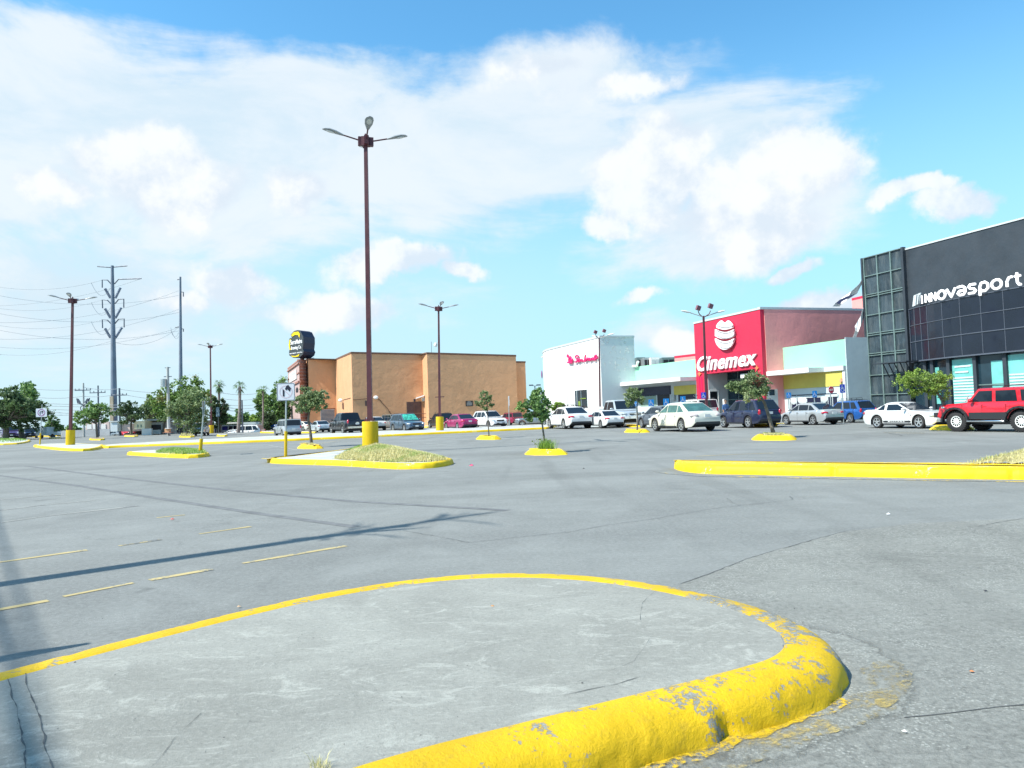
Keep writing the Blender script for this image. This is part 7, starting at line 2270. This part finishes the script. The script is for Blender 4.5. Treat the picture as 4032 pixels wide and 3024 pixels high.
def car(label, kind, color, yaw, xl, xr, yb, scale=None, rim='five', glass='glass_car', tail='tail', rimm='rim', name=None, group='cars parked in front of the mall', mirror=None, z=0.0, Y=None, extra=None, glass_over=None):
    k = KIND[kind]; L, Wd, wb, wr = k['L'], k['W'], k['wb'], k['wr']
    ya = R_(yaw); cs_, sn = math.cos(ya), math.sin(ya)
    def world(lx, ly, lz, X, Yc, s_): return Vector((X + s_ * (lx * cs_ - ly * sn), Yc + s_ * (lx * sn + ly * cs_), z + s_ * lz))
    g = G(((xl if xl is not None else xr - 100) + (xr if xr is not None else xl + 100)) / 2, yb, z)
    X, Yc, s_ = g.x, g.y + 1.0, scale or 1.0
    bodyp = [(a * L / 2 * .985, b * Wd / 2 * .80, .62) for a in (-1, 1) for b in (-1, 1)] + [(a * L / 2 * .80, b * Wd / 2, .62) for a in (-1, 1) for b in (-1, 1)]
    wheelp = [(k['ox'] + a * wb / 2, b * Wd / 2, 0) for a in (-1, 1) for b in (-1, 1)]
    for it in range(40):
        if Y is None:
            ym = max(proj(world(*p, X, Yc, s_))[1] for p in wheelp)
            # move along depth until the lowest wheel contact sits on the given row
            Yc += (ym - yb) * Yc * Yc / (CAMH - z) / F * .6
        else: Yc = Y
        px = [proj(world(*p, X, Yc, s_))[0] for p in bodyp]
        a, b = min(px), max(px)
        if xl is not None and xr is not None and scale is None:
            s_ = max(.80, min(1.22, s_ * (1 + .7 * ((xr - xl) / (b - a) - 1))))
            X += ((xl + xr) / 2 - (a + b) / 2) * Yc / F
        elif xl is not None and xr is not None: X += ((xl + xr) / 2 - (a + b) / 2) * Yc / F
        elif xl is not None: X += (xl - a) * Yc / F
        else: X += (xr - b) * Yc / F
    nm = name or {'sedan': 'parked_sedan', 'coupe': 'parked_coupe', 'suv': 'parked_crossover', 'boxy': 'parked_wagon', 'jeep': 'offroad_wagon', 'van': 'parked_van', 'pickup': 'pickup_truck'}[kind]
    cat = {'sedan': 'car', 'coupe': 'car', 'suv': 'car', 'boxy': 'car', 'jeep': 'car', 'van': 'van', 'pickup': 'pickup truck'}[kind]
    t = thing(nm, label, cat, (X, Yc, z), group, ya); t.scale = (s_, s_, s_)
    last = None; objs = []
    for (pn, me, mats, typ, loc) in car_parts(kind, rim, glass):
        o = bpy.data.objects.new(pn, me); COL.objects.link(o)
        if not me.materials:
            for _ in mats: me.materials.append(None)
        for i, mk in enumerate(mats):
            mk = {'PAINT': PT[color], 'TAIL': M[tail], 'RIM': M[rimm], 'TRIMPAINT': PT[color] if color not in ('white', 'cream') else PT[color]}.get(mk) or M[mk]
            if pn == 'windshield' and glass_over: mk = M[glass_over]
            o.material_slots[i].link = 'OBJECT'; o.material_slots[i].material = mk
        if typ == 'W': o.parent = t; o.location = loc; last = o
        elif typ == 'R': o.parent = last
        else: o.parent = t
        objs.append(o)
    return t


AX = 107.0
cA = car('cream white sedan with clear tail lights, nearest of the parked row', 'sedan', 'cream', AX, 2556, 2836, 1701, rim='seven', tail='tail_c', glass='glass_green')
cB = car('dark navy crossover behind the leaning tree trunk', 'suv', 'navy', AX, 2826, 3075, 1686, rim='five')
cC = car('silver compact sedan right of the navy crossover', 'sedan', 'silver', AX, 3068, 3322, 1674, rim='five')
cD = car('bright blue crossover with a roof basket behind the silver sedan', 'suv', 'blue', AX, 3238, 3446, 1665, rim='ten')
car('white wagon with dark rear glass behind the silver sedan', 'boxy', 'white', AX, None, 3131, 1652, scale=1.25)
cF = car('white two-door coupe with a dark lettered side stripe', 'coupe', 'white', -70, 3400, 3768, 1688, rim='five')
cG = car('bright red lifted off-road wagon on big tyres at the right edge', 'jeep', 'red', 113, 3704, None, 1703, scale=1.0, rim='holes', rimm='rim_w')
car('grey pickup with roof lights glimpsed left of the lime tree trunk', 'pickup', 'steel', -72, 3590, 3700, 1645, scale=1.0, group='cars behind the coupe and the off-roader')
car('silver green wagon behind the lime tree trunk', 'boxy', 'silver', -72, 3655, 3775, 1640, scale=1.08, group='cars behind the coupe and the off-roader')
car('dark low sedan between the lime tree and the black car', 'sedan', 'grey', -72, 3700, 3800, 1652, scale=1.0, group='cars behind the coupe and the off-roader')
car('black car with pale windshield just behind the red hood', 'boxy', 'black', -72, 3742, 3870, 1652, scale=1.12, group='cars behind the coupe and the off-roader')
car('pale car roof right behind the blue crossover', 'sedan', 'silver', AX, 3380, 3480, 1640, scale=1.0)
car('white wagon whose roof shows behind the cream sedan', 'boxy', 'white', AX, None, 2828, 1668, scale=1.12)
car('dark grey sedan left of the cream sedan', 'sedan', 'grey', AX, 2506, 2720, 1687, scale=1.0, rim='ten')
cK = car('silver four-door pickup truck facing the camera, nose to the right', 'pickup', 'pale_blue', -76, 2345, 2546, 1682, rim='five')
car('white sedan beside the silver pickup, right of the other white sedan', 'sedan', 'white', AX, 2303, 2455, 1687, rim='seven')
car('white sedan nearest the central young tree', 'sedan', 'white', AX, 2152, 2330, 1690, rim='seven')
car('grey car roof behind the left white sedan', 'sedan', 'steel', AX, 2170, 2250, 1660, scale=1.05)
car('white car roof behind the two white sedans', 'suv', 'white', AX, 2225, 2330, 1659, scale=.98)
car('light grey wagon half hidden by the central young tree', 'boxy', 'steel', 180, 2046, 2156, 1681, scale=None)
car('dark red boxy wagon at the right end of the brown building', 'boxy', 'maroon', 118, 1965, 2056, 1674)
car('white crossover facing the camera behind the thin sapling', 'suv', 'white', -60, 1861, 1997, 1687, rim='ten')
car('black wagon roof behind the white crossover', 'suv', 'black', AX, 1796, 1880, 1667, scale=1.0)
car('magenta red sedan seen from behind, right of the short lamp base', 'sedan', 'magenta', 117, 1748, 1880, 1693, rim='seven')
car('black crossover behind the yellow lamp base', 'suv', 'black', 118, 1685, 1788, 1685)
car('slate blue crossover with a green windshield shade', 'suv', 'slate', -58, 1536, 1670, 1702, rim='ten', glass_over='shade')
car('old tan van left of the slate blue crossover', 'van', 'tan', -60, 1503, 1605, 1694)
car('white sedan mostly hidden by the tallest lamp base', 'sedan', 'white', 118, 1431, 1510, 1696, scale=.98)
cX = car('black four-door pickup truck seen from behind, left of the tall lamp', 'pickup', 'black', 119, 1297, 1444, 1712)
car('silver sedan between the round tree and the black pickup', 'sedan', 'pale_blue', 120, 1217, 1304, 1703)
car('beige white sedan behind the round tree trunk', 'sedan', 'cream', 140, 1150, 1236, 1697)
car('silver compact off-roader seen from behind, beside the no right turn sign', 'boxy', 'silver', 122, 1077, 1188, 1722)
car('small blue sedan left of the silver compact off-roader', 'sedan', 'blue', 150, 1046, 1092, 1695)
car('old white and grey pickup truck facing the camera at the left trees', 'pickup', 'silver', -75, 748, 826, 1718, group='vehicles at the left trees')
GL_ = 'vehicles at the left trees'
car('dark purple car under the big left tree', 'suv', 'purple', -50, -14, 88, 1732, group=GL_)
car('yellow green car behind the dark purple one', 'suv', 'yellow_green', -60, 60, 112, 1724, group=GL_, scale=1.0)
car('dark blue wagon between the yellow green car and the box trailer', 'boxy', 'navy', -60, 92, 150, 1727, group=GL_, scale=1.0)
car('pale blue and white crossover left of the second lamp post', 'suv', 'pale_blue', 30, 188, 264, 1720, group=GL_)
car('white estate car low behind the left small tree', 'suv', 'white', 170, 360, 440, 1722, z=-.75, Y=119, scale=1.0, group=GL_)
car('dark silver car beside the red truck tail', 'sedan', 'steel', 160, 415, 480, 1722, z=-.6, Y=117, scale=1.0, group=GL_)
car('red pickup truck showing its tail between the left trees', 'pickup', 'red', 150, 470, 560, 1718, z=-.4, Y=116, scale=.85, group=GL_)
car('dark maroon car in the shade of the dark small tree', 'suv', 'black', 170, 515, 572, 1718, z=-.5, Y=115, scale=.9, group=GL_)
car('white utility wagon passing on the lower street', 'suv', 'white', 178, 926, 1006, 1715, z=-.95, Y=102, scale=1.1, group=GL_)
car('low white car nose behind the palm foot on the lower street', 'sedan', 'white', 178, 884, 950, 1712, z=-1.0, Y=106, scale=.9, group=GL_)
p = G(168, 1727); t = thing('box_trailer', 'pale grey box trailer between the parked cars on the far left', 'trailer', p)
mb = MB(); mb.box((p.x, p.y + 1, 1.1), (1.6, 2.6, 1.2)); mb.build('body', M['grey_wall'], t)
for s_ in (-1, 1):
    mb = MB(); mb.lathe((p.x + s_ * .8, p.y + 1, .33), [(.01, .1), (.33, .1), (.33, -.1), (.01, -.1)], 16, 'X'); mb.build('wheel', M['tyre'], t)

# extras on the coupe: dark rocker stripe with the lettering, windshield banner
def local_text(name, body, mt, t, A, B, h, depth, bold=0.0, up=Vector((0, 0, 1)), spacing=1.0):
    return text_on(name, body, mt, t, A, B, h, depth, bold, 0, spacing, up, 0.0, local=True)


k = KIND['coupe']; yy = -k['W'] / 2 - .002
mb = MB(); mb.box((.10, yy - .002, .375), (1.78, .02, .095)); mb.build('side_stripe', M['trim'], cF, local=True)
local_text('stripe_lettering', 'MUSTANG', M['letter_w'], cF, (-.45, yy - .014, .35), (.62, yy - .014, .35), .055, .006, .02, spacing=1.6)
mb = MB(); mb.box((1.02, yy + .004, .72), (.045, .02, .06)); mb.build('fender_badge', M['trim'], cF, local=True)
q0 = Vector((.17, -.50, 1.285)); q1 = Vector((.17, .50, 1.285))
upv = Vector((-.62, 0, .35)).normalized()
local_text('windshield_banner', 'MUSTANG', M['letter_w'], cF, (.14, -.42, 1.295), (.14, .42, 1.295), .09, .006, .01, up=upv)
# roof basket on the blue crossover
mb = MB(); H_ = 1.70
for y_ in (-.5, .5):
    for z_ in (H_ + .12, H_ + .24): mb.tube([(-1.1, y_, z_), (.1, y_, z_)], .016, 5)
for x_ in (-1.1, -.5, .1):
    mb.tube([(x_, -.5, H_ + .12), (x_, .5, H_ + .12)], .016, 5); mb.tube([(x_, -.5, H_ + .24), (x_, -.5, H_)], .016, 5); mb.tube([(x_, .5, H_ + .24), (x_, .5, H_)], .016, 5)
mb.tube([(-1.1, -.5, H_ + .24), (-1.1, .5, H_ + .24)], .016, 5)
tag(mb.build('roof_basket', M['trim'], cD, local=True))
# white card on the red off-roader's hood corner
mb = MB(); mb.prism([(1.02, .62, 1.20), (.92, .80, 1.20), (.80, .78, 1.42), (.90, .60, 1.42)], (.012, .01, 0)); mb.build('white_card', M['letter_w'], cG, local=True)
# crossbow emblem on the black pickup's tailgate
mb = MB(); mb.box((-2.94, 0, 1.02), (.03, .26, .07)); mb.box((-2.94, 0, 1.02), (.036, .12, .11)); mb.build('tailgate_emblem', M['chrome'], cX, local=True)
mb = MB(); mb.box((2.945, 0, .90), (.03, .24, .07)); mb.build('grille_emblem', M['chrome'], cK, local=True)

# ------------------------------------------------------------------ person between the cars
def person(label, x, y, yaw):
    t = thing('person', label, 'person', (x, y, 0), None, R_(yaw))
    def skin(name, verts, edges, radii, mt, parent, lv=2):
        me = bpy.data.meshes.new(name); me.from_pydata(verts, edges, []); o = bpy.data.objects.new(name, me); COL.objects.link(o)
        sm = o.modifiers.new('s', 'SKIN'); sb_ = o.modifiers.new('d', 'SUBSURF'); sb_.levels = lv; sb_.render_levels = lv
        for i, r in enumerate(radii): me.skin_vertices[0].data[i].radius = (r, r) if not isinstance(r, tuple) else r
        me.skin_vertices[0].data[0].use_root = True
        dg = bpy.context.evaluated_depsgraph_get(); dg.update()
        new = bpy.data.meshes.new_from_object(o.evaluated_get(dg)); bpy.data.objects.remove(o)
        new.materials.clear()
        for m_ in mt: new.materials.append(m_)
        o = bpy.data.objects.new(name, new); COL.objects.link(o); o.parent = parent
        new.polygons.foreach_set('use_smooth', [True] * len(new.polygons))
        return o
    V = [(0, 0, .92), (0, 0, 1.15), (0, .0, 1.38), (0, 0, 1.47), (0, .01, 1.56), (0, .02, 1.68), (0, .02, 1.75),
         (.19, 0, 1.40), (.23, .02, 1.13), (.22, .10, .90), (-.19, 0, 1.40), (-.23, .02, 1.13), (-.22, .10, .90),
         (.10, 0, .86), (.11, .02, .50), (.11, 0, .08), (.12, .14, .04), (-.10, 0, .86), (-.11, .02, .50), (-.11, 0, .08), (-.12, .14, .04)]
    Ed = [(0, 1), (1, 2), (2, 3), (3, 4), (4, 5), (5, 6), (2, 7), (7, 8), (8, 9), (2, 10), (10, 11), (11, 12), (0, 13), (13, 14), (14, 15), (15, 16), (0, 17), (17, 18), (18, 19), (19, 20)]
    Rr = [(.15, .11), (.14, .10), (.16, .11), .06, .07, .095, .07, .06, .045, .035, .06, .045, .035, .085, .06, .045, .04, .085, .06, .045, .04]
    m_sk = mat('skin', (.32, .19, .13), .55, var=.05); m_sh = mat('blue_shirt', (.05, .12, .28), .8, var=.1); m_tr = mat('dark_trousers', (.02, .022, .03), .8, var=.1); m_hr = mat('black_hair', (.008, .007, .006), .6, var=0)
    b = skin('body', V, Ed, Rr, [m_sk, m_sh, m_tr], t)
    for p in b.data.polygons:
        c = p.center; p.material_index = 0 if c.z > 1.46 else (2 if c.z < .92 and abs(c.x) < .185 else (0 if c.z < 1.10 and abs(c.x) > .185 else 1))
    mb = MB(); mb.ell((0, -.005, 1.725), (.088, .10, .075), 14, 8); mb.build('hair', m_hr, t, smooth=60, local=True)
    mb = MB()
    for s_ in (-1, 1): mb.ell((s_ * .03, .108, 1.665), (.011, .006, .008), 8, 5)
    mb.build('eyes', m_hr, t, local=True)
    mb = MB(); mb.ell((0, .118, 1.635), (.012, .018, .024), 8, 5); mb.ell((0, .10, 1.59), (.026, .008, .007), 8, 5)
    for s_ in (-1, 1): mb.ell((s_ * .092, .015, 1.65), (.012, .025, .035), 8, 5)
    mb.build('face', m_sk, t, smooth=60, local=True)
    for s_ in (-1, 1):
        mb = MB(); w = Vector((s_ * .22, .10, .90)); mb.ell(w + Vector((0, .01, -.05)), (.02, .04, .05), 8, 6)
        for f in range(4):
            a = Vector((s_ * .22, .125 - .022 * f, .86)); l = (.062, .074, .07, .056)[f]
            mb.tube([a, a + Vector((0, .004, -l * .55)), a + Vector((-s_ * .012, .008, -l))], [.009, .008, .006], 6)
        mb.tube([w + Vector((0, .04, -.03)), w + Vector((-s_ * .006, .062, -.06)), w + Vector((-s_ * .01, .066, -.09))], [.011, .009, .007], 6)
        mb.build('hand', m_sk, t, smooth=60, local=True)
    return t


pp = PY(2857, 1605, 49.5)
person('person in a blue shirt standing behind the dark navy crossover near the cinema door', pp.x, pp.y, 200)
mb = MB(); q = PY(2853, 1575, 53); q0 = (q.x, q.y)
mb.cyl((q0[0], q0[1], 0), .14, PY(2853, 1571, 53).z, 14); tag(mb.build('white_bollard', M['white'], origin=(q0[0], q0[1], 0), smooth=40), 'tall white post beside the cinema door', 'bollard')
